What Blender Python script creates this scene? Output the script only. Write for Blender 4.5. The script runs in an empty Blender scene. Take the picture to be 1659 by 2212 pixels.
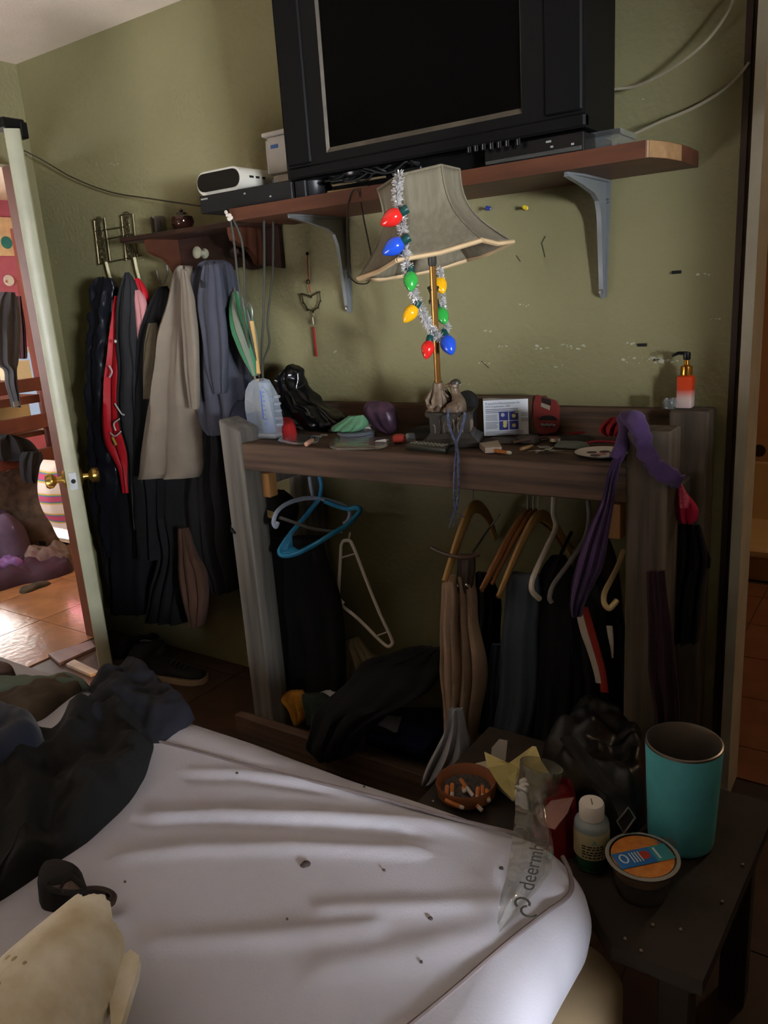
import bpy, math, random
import numpy as np
from mathutils import Vector, Matrix, noise
random.seed(7)
PI = math.pi
S = bpy.context.scene
COL = S.collection

# ------------------------------------------------------------------ camera
FPX, PW, PH = 1700.0, 1659.0, 2212.0
PITCH, YAW, ROLL = map(math.radians, (15.251, 34.91, -3.991))
CAM = Vector((0.0, -2.12, 1.45))
FW = Vector((-math.sin(YAW)*math.cos(PITCH), math.cos(YAW)*math.cos(PITCH), -math.sin(PITCH)))
_r = Vector((math.cos(YAW), math.sin(YAW), 0)); _u = _r.cross(FW)
RT = math.cos(ROLL)*_r + math.sin(ROLL)*_u
UP = -math.sin(ROLL)*_r + math.cos(ROLL)*_u
cd = bpy.data.cameras.new('camera'); cam = bpy.data.objects.new('camera', cd); COL.objects.link(cam)
cam.matrix_world = Matrix.Translation(CAM) @ Matrix((RT, UP, -FW)).transposed().to_4x4()
cd.sensor_fit = 'VERTICAL'; cd.sensor_height = 24.0; cd.lens = FPX/PH*24.0; cd.clip_start = .02
S.camera = cam
# ------------------------------------------------------------------ world, lights, exposure
W = bpy.data.worlds.new('sky'); S.world = W; W.use_nodes = True
W.node_tree.nodes['Background'].inputs[0].default_value = (.62, .74, .95, 1)
W.node_tree.nodes['Background'].inputs[1].default_value = .6
def area(name, loc, aim, sx, sy, power, color):
    l = bpy.data.lights.new(name, 'AREA'); l.shape = 'RECTANGLE'; l.size = sx; l.size_y = sy; l.energy = power; l.color = color
    o = bpy.data.objects.new(name, l); COL.objects.link(o); o.location = loc
    o.rotation_euler = (Vector(aim)-Vector(loc)).to_track_quat('-Z', 'Z').to_euler(); return o
area('daylight_bedroom_window', (3.72, -3.25, 1.26), (-.6, -1.2, 1.26), 1.3, .62, 900, (.92, .97, 1.05))
sl = bpy.data.lights.new('added_sun', 'SUN'); sl.energy = 145; sl.angle = .01; sl.color = (1.0, .96, .91)
so = bpy.data.objects.new('added_sun', sl); COL.objects.link(so); so.rotation_euler = Vector((.02, 1, -.47)).to_track_quat('-Z', 'Z').to_euler()  # added sunlight through an unseen rear window, bounced off the bed to lift the ceiling
area('daylight_far_room_window', (-6.66, 1.2, .87), (-4, 1.2, .87), 1.76, .70, 150, (1.0, .97, .93))
area('far_room_side_fill', (-4.6, -1.25, 1.45), (-4.6, 0, 1.35), 1.3, 1.0, 70, (.95, .98, 1.0))  # fill added to brighten the far room, set in an unseen side window
area('bathroom_ceiling_light', (.6, 1.5, 2.36), (.6, 1.5, 0), .3, .3, 9, (1.0, .74, .48))
S.view_settings.view_transform = 'Standard'; S.view_settings.look = 'None'
S.view_settings.exposure = 0.0; S.view_settings.gamma = 1.0; S.view_settings.use_curve_mapping = False
S.render.film_transparent = False
try: S.cycles.max_bounces = 8; S.cycles.sample_clamp_indirect = 10; S.cycles.caustics_reflective = False; S.cycles.caustics_refractive = False
except Exception: pass

# ------------------------------------------------------------------ helpers
def at(px, py, x=None, y=None, z=None):
    """point of the room seen at a photograph pixel on one of the room's planes"""
    d = FW*FPX + RT*(px-PW/2) - UP*(py-PH/2)
    if x is not None: t = (x-CAM.x)/d.x
    elif y is not None: t = (y-CAM.y)/d.y
    else: t = (z-CAM.z)/d.z
    return CAM + d*t
def mpp(p): return (Vector(p)-CAM).dot(FW)/FPX        # metres per pixel at a point
def lin(c):
    out = []
    for v in c:
        v /= 255.0; out.append(v/12.92 if v <= .04045 else ((v+.055)/1.055)**2.4)
    return out
MATS = {}
def M(name, rgb, rough=.6, metal=0.0, var=.12, scale=14.0, bump=0.0, bscale=None, stretch=None, spec=.4, sheen=0, coat=0, rgb2=None, detail=4, trans=0, alpha=1, ior=1.45):
    if name in MATS: return MATS[name]
    m = bpy.data.materials.new(name); m.use_nodes = True; nt = m.node_tree; N = nt.nodes; L = nt.links
    b = N['Principled BSDF']
    b.inputs['Roughness'].default_value = rough; b.inputs['Metallic'].default_value = metal
    b.inputs['Specular IOR Level'].default_value = spec; b.inputs['Sheen Weight'].default_value = sheen
    b.inputs['Coat Weight'].default_value = coat; b.inputs['Transmission Weight'].default_value = trans
    b.inputs['Alpha'].default_value = alpha; b.inputs['IOR'].default_value = ior
    c = lin(rgb); c2 = lin(rgb2) if rgb2 else [min(1, v*(1+var)) for v in c]
    c1 = c if rgb2 else [v*(1-var) for v in c]
    tc = N.new('ShaderNodeTexCoord'); mp = N.new('ShaderNodeMapping'); L.new(tc.outputs['Object'], mp.inputs[0])
    if stretch: mp.inputs['Scale'].default_value = stretch
    no = N.new('ShaderNodeTexNoise'); no.inputs['Scale'].default_value = scale; no.inputs['Detail'].default_value = detail
    L.new(mp.outputs[0], no.inputs['Vector'])
    rp = N.new('ShaderNodeValToRGB'); rp.color_ramp.elements[0].color = (*c1, 1); rp.color_ramp.elements[1].color = (*c2, 1)
    rp.color_ramp.elements[0].position = .3; rp.color_ramp.elements[1].position = .7
    L.new(no.outputs['Fac'], rp.inputs[0]); L.new(rp.outputs[0], b.inputs['Base Color'])
    if bump:
        n2 = N.new('ShaderNodeTexNoise'); n2.inputs['Scale'].default_value = bscale or scale*3; n2.inputs['Detail'].default_value = 3
        L.new(mp.outputs[0], n2.inputs['Vector'])
        bp = N.new('ShaderNodeBump'); bp.inputs['Strength'].default_value = bump; bp.inputs['Distance'].default_value = .004
        L.new(n2.outputs['Fac'], bp.inputs['Height']); L.new(bp.outputs[0], b.inputs['Normal'])
    MATS[name] = m; return m
def clear(name, tint=(255, 255, 255), gloss=.22, rough=.05, haze=0.0, hazecol=(220, 225, 228)):
    """thin clear plastic or glass: see-through with a surface reflection and a little haze"""
    if name in MATS: return MATS[name]
    m = bpy.data.materials.new(name); m.use_nodes = True; nt = m.node_tree; N = nt.nodes; L = nt.links
    N.remove(N['Principled BSDF']); out = N['Material Output']
    t = N.new('ShaderNodeBsdfTransparent'); t.inputs[0].default_value = (*lin(tint), 1)
    g = N.new('ShaderNodeBsdfGlossy'); g.inputs['Roughness'].default_value = rough; g.inputs[0].default_value = (.9, .92, .95, 1)
    d = N.new('ShaderNodeBsdfDiffuse'); d.inputs[0].default_value = (*lin(hazecol), 1)
    lw = N.new('ShaderNodeLayerWeight'); lw.inputs[0].default_value = gloss
    a = N.new('ShaderNodeMixShader'); L.new(lw.outputs['Facing'], a.inputs[0]); L.new(t.outputs[0], a.inputs[1]); L.new(g.outputs[0], a.inputs[2])
    mx = N.new('ShaderNodeMixShader'); mx.inputs[0].default_value = haze; L.new(a.outputs[0], mx.inputs[1]); L.new(d.outputs[0], mx.inputs[2])
    L.new(mx.outputs[0], out.inputs[0]); MATS[name] = m; return m

class B:
    """collects shapes in room coordinates and links them as one mesh object"""
    def __init__(s): s.v = []; s.f = []
    def add(s, vs, fs):
        k = len(s.v); s.v += [tuple(v) for v in vs]; s.f += [tuple(i+k for i in f) for f in fs]
    def box(s, lo, hi, rot=None, piv=None, ch=0.0):
        x0, y0, z0 = lo; x1, y1, z1 = hi
        if ch > 0:
            c = ch; vs = []
            for z, e in ((z0, c), (z0+c, 0), (z1-c, 0), (z1, c)):
                i = c if e else 0; o = c
                vs += [(x0+i+(o if not e else o*.4), y0+i, z), (x1-i-(o if not e else o*.4), y0+i, z), (x1-i, y0+i+o, z), (x1-i, y1-i-o, z), (x1-i-(o if not e else o*.4), y1-i, z), (x0+i+(o if not e else o*.4), y1-i, z), (x0+i, y1-i-o, z), (x0+i, y0+i+o, z)]
            fs = [tuple(range(7, -1, -1)), tuple(range(24, 32))]
            for k in range(3):
                for j in range(8): fs.append((k*8+j, k*8+(j+1) % 8, k*8+8+(j+1) % 8, k*8+8+j))
        else:
            vs = [(x0, y0, z0), (x1, y0, z0), (x1, y1, z0), (x0, y1, z0), (x0, y0, z1), (x1, y0, z1), (x1, y1, z1), (x0, y1, z1)]
            fs = [(3, 2, 1, 0), (4, 5, 6, 7), (0, 1, 5, 4), (1, 2, 6, 5), (2, 3, 7, 6), (3, 0, 4, 7)]
        if rot is not None:
            p = Vector(piv if piv is not None else ((x0+x1)/2, (y0+y1)/2, (z0+z1)/2))
            vs = [p + rot @ (Vector(v)-p) for v in vs]
        s.add(vs, fs); return s
    def tube(s, pts, r, n=8, flat=None, cap=True):
        """round bar along points; r a number or one per point; flat=(normal, k) squashes the section"""
        pts = [Vector(p) for p in pts]; m = len(pts); rs = r if isinstance(r, (list, tuple)) else [r]*m
        T = [(pts[min(i+1, m-1)]-pts[max(i-1, 0)]).normalized() for i in range(m)]
        a = Vector((0, 0, 1)) if abs(T[0].z) < .9 else Vector((1, 0, 0))
        if flat: a = Vector(flat[0])
        vs = []
        for i in range(m):
            u = (a - T[i]*a.dot(T[i])).normalized(); w = T[i].cross(u); 
            if not flat: a = u
            for j in range(n):
                t = 2*PI*j/n
                vs.append(pts[i] + u*math.cos(t)*rs[i]*(flat[1] if flat else 1) + w*math.sin(t)*rs[i])
        fs = [(i*n+j, i*n+(j+1) % n, (i+1)*n+(j+1) % n, (i+1)*n+j) for i in range(m-1) for j in range(n)]
        if cap: fs += [tuple(range(n-1, -1, -1)), tuple((m-1)*n+j for j in range(n))]
        s.add(vs, fs); return s
    def lathe(s, prof, base, axis=(0, 0, 1), n=24, sq=0.0, cap=True):
        """turned shape: prof = [(radius, height)]; sq>0 makes the section a rounded square"""
        ax = Vector(axis).normalized(); q = Vector((0, 0, 1)).rotation_difference(ax); base = Vector(base); vs = []
        for r, h in prof:
            for j in range(n):
                t = 2*PI*j/n; c, d = math.cos(t), math.sin(t)
                if sq: k = 1/((abs(c)**(2+sq)+abs(d)**(2+sq))**(1/(2+sq)))
                else: k = 1
                vs.append(base + q @ Vector((r*c*k, r*d*k, h)))
        m = len(prof); fs = [(i*n+j, i*n+(j+1) % n, (i+1)*n+(j+1) % n, (i+1)*n+j) for i in range(m-1) for j in range(n)]
        if cap: fs += [tuple(range(n-1, -1, -1)), tuple((m-1)*n+j for j in range(n))]
        s.add(vs, fs); return s
    def prism(s, poly, off):
        """polygon of 3-D points pushed along a vector"""
        poly = [Vector(p) for p in poly]; n = len(poly); off = Vector(off)
        s.add(poly+[p+off for p in poly], [tuple(range(n-1, -1, -1)), tuple(range(n, 2*n))]+[(i, (i+1) % n, n+(i+1) % n, n+i) for i in range(n)]); return s
    def grid(s, nu, nv, fn):
        vs = [fn(i/nu, j/nv) for j in range(nv+1) for i in range(nu+1)]
        s.add(vs, [(j*(nu+1)+i, j*(nu+1)+i+1, (j+1)*(nu+1)+i+1, (j+1)*(nu+1)+i) for j in range(nv) for i in range(nu)]); return s
    def build(s, name, mat, parent=None, smooth=True, angle=40, thick=0, kind=None, sub=0):
        me = bpy.data.meshes.new(name); v = np.array(s.v, dtype=float)
        lo, hi = v.min(0), v.max(0); o0 = Vector(((lo[0]+hi[0])/2, (lo[1]+hi[1])/2, lo[2]))
        me.from_pydata([tuple(p) for p in (v-np.array(o0))], [], s.f); me.update()
        if smooth:
            me.polygons.foreach_set('use_smooth', [True]*len(me.polygons))
            try: me.set_sharp_from_angle(angle=math.radians(angle))
            except Exception: pass
        o = bpy.data.objects.new(name, me); COL.objects.link(o); me.materials.append(mat)
        if parent is not None:
            o.parent = parent; o.location = o0 - world(parent)
        else: o.location = o0
        if thick:
            md = o.modifiers.new('thickness', 'SOLIDIFY'); md.thickness = thick; md.offset = 0
        if sub:
            md = o.modifiers.new('smooth', 'SUBSURF'); md.levels = sub; md.render_levels = sub
        if kind: o['kind'] = kind
        return o
def world(o):
    p = Vector(o.location)
    while o.parent is not None: o = o.parent; p += o.location
    return p
def tag(o, label, cat, group=None):
    o['label'] = label; o['category'] = cat
    if group: o['group'] = group
    return o
def thing(name, loc, label, cat, group=None):
    o = bpy.data.objects.new(name, None); COL.objects.link(o); o.location = loc; o.empty_display_size = .05
    return tag(o, label, cat, group)
def struct(name, b, mat, parent=None, **k):
    o = b.build(name, mat, parent, **k)
    if parent is None: o['kind'] = 'structure'
    return o
def spline(pts, k=8):
    """smooth curve through points"""
    pts = [Vector(p) for p in pts]; out = []
    for i in range(len(pts)-1):
        p0, p1, p2, p3 = pts[max(i-1, 0)], pts[i], pts[i+1], pts[min(i+2, len(pts)-1)]
        for j in range(k):
            t = j/k; out.append(.5*((2*p1)+(p2-p0)*t+(2*p0-5*p1+4*p2-p3)*t*t+(3*p1-p0-3*p2+p3)*t**3))
    return out+[pts[-1]]
def pl(pts, y=None, z=None, x=None):
    """photograph pixels (px, py[, own depth y]) to room points"""
    return [at(p[0], p[1], y=p[2]) if len(p) > 2 else at(p[0], p[1], x=x, y=y, z=z) for p in pts]
def cloth(b, rows, y=0, th=.06, folds=4, amp=.012, seed=0, nu=36, nv=40, wob=.004, sway=.6):
    """hanging fabric: rows = (py, left px, right px[, depth y]) from top to bottom; closed body with folds"""
    R = [(Vector(at(r[1], r[0], y=r[3] if len(r) > 3 else y)), Vector(at(r[2], r[0], y=r[3] if len(r) > 3 else y))) for r in rows]
    Ls = spline([r[0] for r in R], 6); Rs = spline([r[1] for r in R], 6); m = len(Ls); vs = []
    for i in range(m):
        c = (Ls[i]+Rs[i])/2; h = (Rs[i]-Ls[i])/2; w = h.length; v = i/(m-1)
        for j in range(nu):
            t = 2*PI*j/nu; cx, sy = math.cos(t), math.sin(t)
            sy2 = math.copysign(abs(sy)**.7, sy)
            f = amp*math.sin(folds*PI*cx + seed*1.7 + sway*2*v) * min(1, .25+v*1.5) * abs(sy)**.5
            f += amp*.5*math.sin(folds*1.9*PI*cx+seed*3.1-sway*3*v)*abs(sy)**.5
            q = c + h*cx + Vector((0, 1, 0))*(-sy2*min(th, w*1.2)/2*(.55+.45*min(1, v*3)) - math.copysign(1, sy)*f)
            nn = noise.noise_vector(Vector((q.x*9+seed, q.y*9, q.z*7)))
            vs.append(q+nn*wob*2)
    n = nu; fs = [(i*n+(j+1) % n, i*n+j, (i+1)*n+j, (i+1)*n+(j+1) % n) for i in range(m-1) for j in range(n)]
    fs += [tuple(range(n)), tuple((m-1)*n+n-1-j for j in range(n))]
    b.add(vs, fs); return b
def heap(b, outline, z, h, seed=0, amp=.012, freq=9, rings=14, n=72, power=2.2, plane=None, ridge=0, rdir=(1, 0), tilt=None, under=.0):
    """a cloth or soft thing lying on a surface: closed outline in pixels on the plane z, raised to h with creases"""
    P = [Vector(at(p[0], p[1], z=z)) for p in outline] if plane is None else [Vector(p) for p in outline]
    k = len(P); sm = []
    per = max(2, n//k)
    for i in range(k):
        p0, p1, p2, p3 = P[i-1], P[i], P[(i+1) % k], P[(i+2) % k]
        for j in range(per):
            t = j/per; sm.append(.5*((2*p1)+(p2-p0)*t*.8+(2*p0-5*p1+4*p2-p3)*t*t*.8+(3*p1-p0-3*p2+p3)*t**3*.8) + .0*p1)
    n = len(sm); c = sum(sm, Vector())/n; vs = []
    for i in range(rings+1):
        r = i/rings
        for j in range(n):
            q = c+(sm[j]-c)*r
            e = (1-r**(power*2.2))**.5 if r < 1 else 0
            nn = noise.noise(Vector((q.x*freq+seed*3.3, q.y*freq, seed)))*amp + noise.noise(Vector((q.x*freq*2.7+seed, q.y*freq*2.7, seed+5)))*amp*.5
            rd = ridge*math.sin((q.x*rdir[0]+q.y*rdir[1])*60+3*noise.noise(Vector((q.x*4, q.y*4, seed)))) if ridge else 0
            zz = z+under+h*e+(nn+rd)*min(1, e*1.5)
            if tilt: zz += tilt(q)
            vs.append(Vector((q.x, q.y, max(z+.0008 if tilt is None else zz, zz))))
    base = len(vs)
    for j in range(n): vs.append(Vector((sm[j].x, sm[j].y, z+.0005+(tilt(sm[j]) if tilt else 0))))
    fs = [(i*n+j, i*n+(j+1) % n, (i+1)*n+(j+1) % n, (i+1)*n+j) for i in range(rings) for j in range(n)]
    fs += [(rings*n+j, rings*n+(j+1) % n, base+(j+1) % n, base+j) for j in range(n)] + [tuple(base+j for j in range(n-1, -1, -1))]
    # orientation follows the outline's turn
    ar = sum(sm[i].x*sm[(i+1) % n].y-sm[(i+1) % n].x*sm[i].y for i in range(n))
    if ar < 0: fs = [tuple(reversed(f)) for f in fs]
    b.add(vs, fs); return b
def text(name, body, loc, right, up, size, mat, parent, align='LEFT'):
    c = bpy.data.curves.new(name, 'FONT'); c.body = body; c.size = size; c.extrude = .0002; c.align_x = align
    tmp = bpy.data.objects.new(name, c); me = bpy.data.meshes.new_from_object(tmp); bpy.data.objects.remove(tmp)
    me.materials.clear(); me.materials.append(mat); o = bpy.data.objects.new(name, me); COL.objects.link(o)
    r = Vector(right).normalized(); u = Vector(up).normalized(); n = r.cross(u)
    m = Matrix((r, u, n)).transposed().to_4x4()
    o.parent = parent; m.translation = Vector(loc)-world(parent); o.matrix_local = m
    return o
def rotz(a): return Matrix.Rotation(a, 3, 'Z')
def inst(o, parent=None): 
    c = o.copy(); COL.objects.link(c); c.parent = parent; return c

# ------------------------------------------------------------------ the room
olive = M('olive_wall_paint', (140, 134, 98), .62, var=.07, scale=2.2, bump=.9, bscale=62, rgb2=(130, 124, 90), spec=.35)
ceilm = M('ceiling_paint', (234, 220, 202), .85, var=.04, scale=5, bump=.5, bscale=90)
tan = M('far_wall_paint', (196, 178, 140), .8, var=.06, bump=.1)
pink = M('pink_wall_paint', (196, 108, 132), .8, var=.05)
grout = M('dark_grout', (58, 48, 42), .9)
btile = M('dark_brown_tile', (70, 50, 38), .42, var=.3, scale=9, bump=.12)
ftile = M('tan_glazed_tile', (150, 104, 68), .22, var=.22, scale=6, bump=.35, bscale=26, spec=.6)
wtile = M('bathroom_brown_tile', (112, 72, 46), .45, var=.2, scale=7)
white_pt = M('worn_cream_paint', (200, 196, 178), .5, var=.1, scale=9, bump=.15)
darkwood_trim = M('dark_trim', (58, 44, 34), .6, var=.2)
bathw = M('bathroom_wall_paint', (178, 132, 92), .7, var=.05)
tubm = M('almond_tub_enamel', (190, 160, 112), .35, var=.05, spec=.5)
WL, WR, WF = -3.11, 3.6, -4.1
b = B(); b.box((WL-.12, 0, 0), (-.40, .12, 2.44)); b.box((.36, 0, 0), (WR+.12, .12, 2.44)); b.box((-.40, 0, 2.12), (.36, .12, 2.44))
wall_back = struct('wall_back', b, olive, smooth=False)
b = B(); b.box((WL-.065, -.09, 0), (WL, 0, 2.44)); b.box((WL-.065, WF, 0), (WL, -.93, 2.44)); b.box((WL-.065, -.93, 2.06), (WL, -.09, 2.44))
struct('wall_left', b, olive, smooth=False)
def holed(axis, at_, lo, hi, h0, h1, z0, z1, zt=2.44):
    """wall with a window opening from h0 to h1 along it and z0 to z1 up"""
    q = B()
    for a, c, e, f in ((lo, h0, 0, zt), (h1, hi, 0, zt), (h0, h1, 0, z0), (h0, h1, z1, zt)):
        if axis == 'x': q.box((at_, a, e), (at_+.12, c, f))
        else: q.box((a, at_, e), (c, at_+.12, f))
    return q
struct('wall_right', holed('x', WR, WF, 0, -3.9, -2.6, .94, 1.58), olive, smooth=False)
struct('light_blocker_partition', holed('x', 1.2, WF, 0, -2.95, -1.42, 0, 1.86), olive, smooth=False)  # unseen wall added to cut stray bounce light reaching the desk
struct('wall_rear', holed('y', WF-.12, WL-.12, WR+.12, -2.8, -1.8, 1.0, 2.0), olive, smooth=False)
b = B(); b.box((-6.7, WF-.12, 2.44), (3.75, 2.9, 2.56)); struct('ceiling', b, ceilm, smooth=False)
b = B(); b.box((-6.7, WF-.12, -.12), (3.75, 2.9, -.004)); floor = struct('floor', b, grout, smooth=False)
def tiles(x0, x1, y0, y1, s, ox, oy, mat, gap=.004):
    proto = None
    for i in range(int((x0-ox)//s), int((x1-ox)//s)+1):
        for j in range(int((y0-oy)//s), int((y1-oy)//s)+1):
            ax, bx, ay, by = ox+i*s, ox+(i+1)*s, oy+j*s, oy+(j+1)*s
            full = ax >= x0-1e-6 and bx <= x1+1e-6 and ay >= y0-1e-6 and by <= y1+1e-6
            if full and proto is not None:
                o = proto.copy(); COL.objects.link(o); o.parent = floor; o.location = Vector(((ax+bx)/2, (ay+by)/2, -.004))-floor.location
                continue
            ax, bx, ay, by = max(ax, x0), min(bx, x1), max(ay, y0), min(by, y1)
            if bx-ax < .02 or by-ay < .02: continue
            q = B(); q.box((ax+gap/2, ay+gap/2, -.004), (bx-gap/2, by-gap/2, 0)); o = q.build('floor_tile', mat, floor, smooth=False)
            if full: proto = o
tiles(-6.5, -3.12, -1.1, 2.2, .45, -3.57, -.085, ftile)
tiles(-3.1, 1.45, -1.25, 0, .45, -3.57, -.085, btile)
tiles(-.3, 1.45, -2.6, -1.25, .45, -3.57, -.085, btile)
tiles(-1.2, 1.2, .12, 1.79, .33, -.52, .30, wtile)
b = B(); b.box((WL-.07, -.098, 0), (WL+.002, -.088, 2.06)); b.box((WL-.07, -.932, 0), (WL+.002, -.922, 2.06)); struct('trim_4', b, M('reddish_door_frame', (104, 62, 48), .5, var=.15), smooth=False)
# chips of paint missing from the back wall
chipm = M('bare_plaster', (176, 174, 156), .8)
b = B()
for px, py, n, sp in ((245, 355, 5, 12), (1165, 750, 7, 22), (1235, 750, 12, 30), (1390, 778, 16, 45), (1440, 780, 14, 30), (1360, 742, 5, 10), (1520, 592, 6, 16), (1045, 785, 6, 12), (1053, 715, 4, 8), (1085, 748, 4, 10), (1388, 215, 1, 3), (1212, 790, 4, 20), (1130, 660, 4, 14), (1545, 690, 3, 10), (310, 560, 2, 12), (720, 760, 2, 10), (1000, 830, 3, 14)):
    for k in range(n):
        c = at(px+random.uniform(-sp, sp), py+random.uniform(-sp*.18, sp*.18)-.02*sp, y=-.0004); r = random.uniform(.0010, .0042)*(1.2 if n > 6 else 1)
        m = random.randint(5, 7); poly = [c+Vector((math.cos(2*PI*i/m)*r*random.uniform(.6, 1.5), 0, math.sin(2*PI*i/m)*r*random.uniform(.4, .9))) for i in range(m)]
        b.prism(poly, (0, .0006, 0))
b.build('paint_chip', chipm, wall_back, smooth=False, kind='stuff')
b = B()
for p in (((1178, 510), (1170, 525), (1174, 540), (1177, 555)), ((1115, 552), (1124, 565)), ((1040, 780), (1056, 795))): b.tube(pl(p, y=-.0008), .0012, 5)
b.build('scratch', M('scratch_line', (60, 55, 42), .9), wall_back, kind='stuff')
blackrub = M('black_rubber', (22, 20, 18), .7)
for px, py in ((1462, 588), (1388, 745)):
    q = B(); c = at(px, py, y=0); q.box((c.x-.011, -.006, c.z-.004), (c.x+.011, .001, c.z+.004)); q.build('wall_anchor', blackrub, wall_back)
# doorway to the bathroom: dark stop strips and worn cream jamb
b = B(); b.box((-.402, -.004, 0), (-.388, .12, 2.12)); struct('trim_1', b, darkwood_trim, smooth=False)
b = B(); b.box((-.388, .012, 0), (-.379, .125, 2.12)); struct('trim_2', b, M('brown_trim', (96, 76, 58), .6), smooth=False)
b = B(); b.box((-.377, -.012, 0), (-.352, .13, 2.12)); b.box((-.377, -.012, 2.09), (.36, .13, 2.12)); b.box((.335, -.012, 0), (.36, .13, 2.12)); struct('trim_3', b, white_pt, smooth=False)
# bathroom shell
b = B(); b.box((-1.3, 2.65, 0), (1.5, 2.77, 2.44)); struct('wall_bathroom', b, bathw, smooth=False)
b = B(); b.box((-1.42, .12, 0), (-1.3, 2.77, 2.44)); b.box((1.5, .12, 0), (1.62, 2.77, 2.44)); struct('wall_bathroom_side', b, bathw, smooth=False)
zr = at(1625, 1190, y=1.82).z
t = thing('bathtub', (0, 1.8, 0), 'almond bathtub with a round overflow ring beyond the bathroom doorway', 'bathtub')
b = B(); b.box((-1.28, 1.84, 0), (1.4, 1.88, zr-.03)); b.build('apron', tubm, t, smooth=False)
b = B(); b.box((-1.28, 1.80, zr-.03), (1.4, 1.9, zr+.012), ch=.008); b.build('rim', tubm, t)
b = B(); b.box((-1.28, 1.9, .08), (1.4, 2.5, .12)); b.box((-1.28, 2.5, .08), (1.4, 2.56, zr+.28)); b.build('basin', tubm, t, smooth=False)
rg = at(1640, 973, y=2.49); b = B(); b.lathe([(.03, 0), (.034, .004), (.034, .010), (.026, .012)], rg, (0, -1, 0), 20); b.build('overflow_ring', M('dull_bronze', (70, 52, 36), .4, .7), t)
bt = at(1652, 375, y=2.58); zc = at(1655, 412, y=2.55).z
b = B(); b.box((-1.2, 2.5, zc-.02), (1.3, 2.65, zc)); t = b.build('bathroom_shelf', M('shelf_brown', (110, 78, 52), .5), smooth=False); tag(t, 'narrow brown shelf high on the bathroom wall', 'shelf')
b = B(); b.lathe([(.03, 0), (.034, .01), (.034, .06), (.02, .075), (.012, .08), (.012, .1)], (bt.x+.02, 2.57, zc), n=16); t = b.build('blue_bottle', M('teal_plastic', (20, 70, 90), .4)); tag(t, 'small dark blue bottle on the high shelf in the bathroom', 'bottle')
c = at(1598, 1738, z=0); b = B()
for i in range(7):
    q = Vector((c.x+random.uniform(-.03, .03), c.y+random.uniform(-.02, .02), .004)); b.lathe([(.004, 0), (.012, .004), (.014, .01), (.006, .016)], q, (random.uniform(-.5, .5), random.uniform(-.5, .5), 1), 7)
t = b.build('crumpled_paper', M('dingy_paper', (140, 125, 98), .9)); tag(t, 'dingy wad of crumpled paper on the tiles by the bathroom jamb', 'paper')
# bedroom window frame and pane (daylight)
pane = clear('window_glass', gloss=.1); steel_ = M('dull_steel', (150, 150, 148), .35, .85)
def window(name, axis, at_, h0, h1, z0, z1):
    q = B(); m_ = (h0+h1)/2
    for a, c, e, f in ((h0, h0+.05, z0, z1), (h1-.05, h1, z0, z1), (h0, h1, z0, z0+.05), (h0, h1, z1-.05, z1), (m_-.02, m_+.02, z0, z1)):
        if axis == 'x': q.box((at_, a, e), (at_+.1, c, f))
        else: q.box((a, at_, e), (c, at_+.1, f))
    w = struct(name, q, white_pt, smooth=False); q = B()
    if axis == 'x': q.box((at_+.048, h0+.04, z0+.04), (at_+.052, h1-.04, z1-.04))
    else: q.box((h0+.04, at_+.048, z0+.04), (h1-.04, at_+.052, z1-.04))
    q.build('pane', pane, w, smooth=False); return w
window('window_1', 'x', WR+.01, -3.9, -2.6, .94, 1.58); window('added_rear_window', 'y', WF-.11, -2.8, -1.8, 1.0, 2.0)  # the rear one is unseen, added to let in sunlight for ceiling bounce
# unseen bathroom door leaf, added to darken the wall beside the doorway
b = B(); b.box((.37, -.75, .01), (.405, -.02, 2.08)); blocker_leaf = struct('light_blocker_door', b, white_pt, smooth=False)
b = B(); b.lathe([(.012, 0), (.012, .03), (.026, .04), (.028, .06), (.015, .07)], (.37, -.69, .93), (-1, 0, 0), 16); b.build('knob', M('brass_old', (168, 138, 72), .3, .9), blocker_leaf)

# unseen chests of drawers, added to block window light from bench and bed
drw = M('dark_walnut', (84, 60, 44), .5, var=.2, scale=14)
def chest(y0, y1, h, n, lab):
    t = thing('light_blocker_chest', (.75, (y0+y1)/2, 0), lab, 'chest')
    b = B(); b.box((.52, y0, 0), (1.0, y1, h), ch=.004); b.build('carcass', drw, t); p = (h-.06)/n
    for k in range(n):
        b = B(); b.box((.50, y0+.03, .05+k*p), (.522, y1-.03, .03+(k+1)*p), ch=.003); d_ = b.build('drawer', drw, t)
        for f in (.25, .75): b = B(); b.lathe([(.006, 0), (.006, .012), (.015, .018), (.012, .026)], (.50, y0+(y1-y0)*f, .04+(k+.5)*p), (-1, 0, 0), 12); b.build('knob', steel_, d_)
chest(-1.70, -.84, 1.20, 4, 'dark walnut chest of drawers added out of view to shade the bench and under the desk'); chest(-2.98, -2.15, 1.9, 6, 'tall dark walnut chest of drawers added out of view to shade the near end of the bed')

# ------------------------------------------------------------------ the room beyond the open door
FX = -6.5
struct('wall_far_room', holed('x', FX-.12, -1.22, 2.9, .3, 2.1, .5, 1.24), pink, smooth=False)
struct('wall_far_room_side', holed('y', -1.22, FX, WL-.05, -5.3, -3.9, .9, 2.0), tan, smooth=False)
b = B(); b.box((FX, 2.2, 0), (-3.11, 2.32, 2.44)); b.box((-3.23, .11, 0), (-3.10, 2.2, 2.44)); struct('wall_far_room_end', b, tan, smooth=False)
window('added_side_window', 'y', -1.21, -5.3, -3.9, .9, 2.0)  # unseen window added around the far room's side fill light
window('window_2', 'x', FX-.11, .3, 2.1, .5, 1.24)
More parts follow.
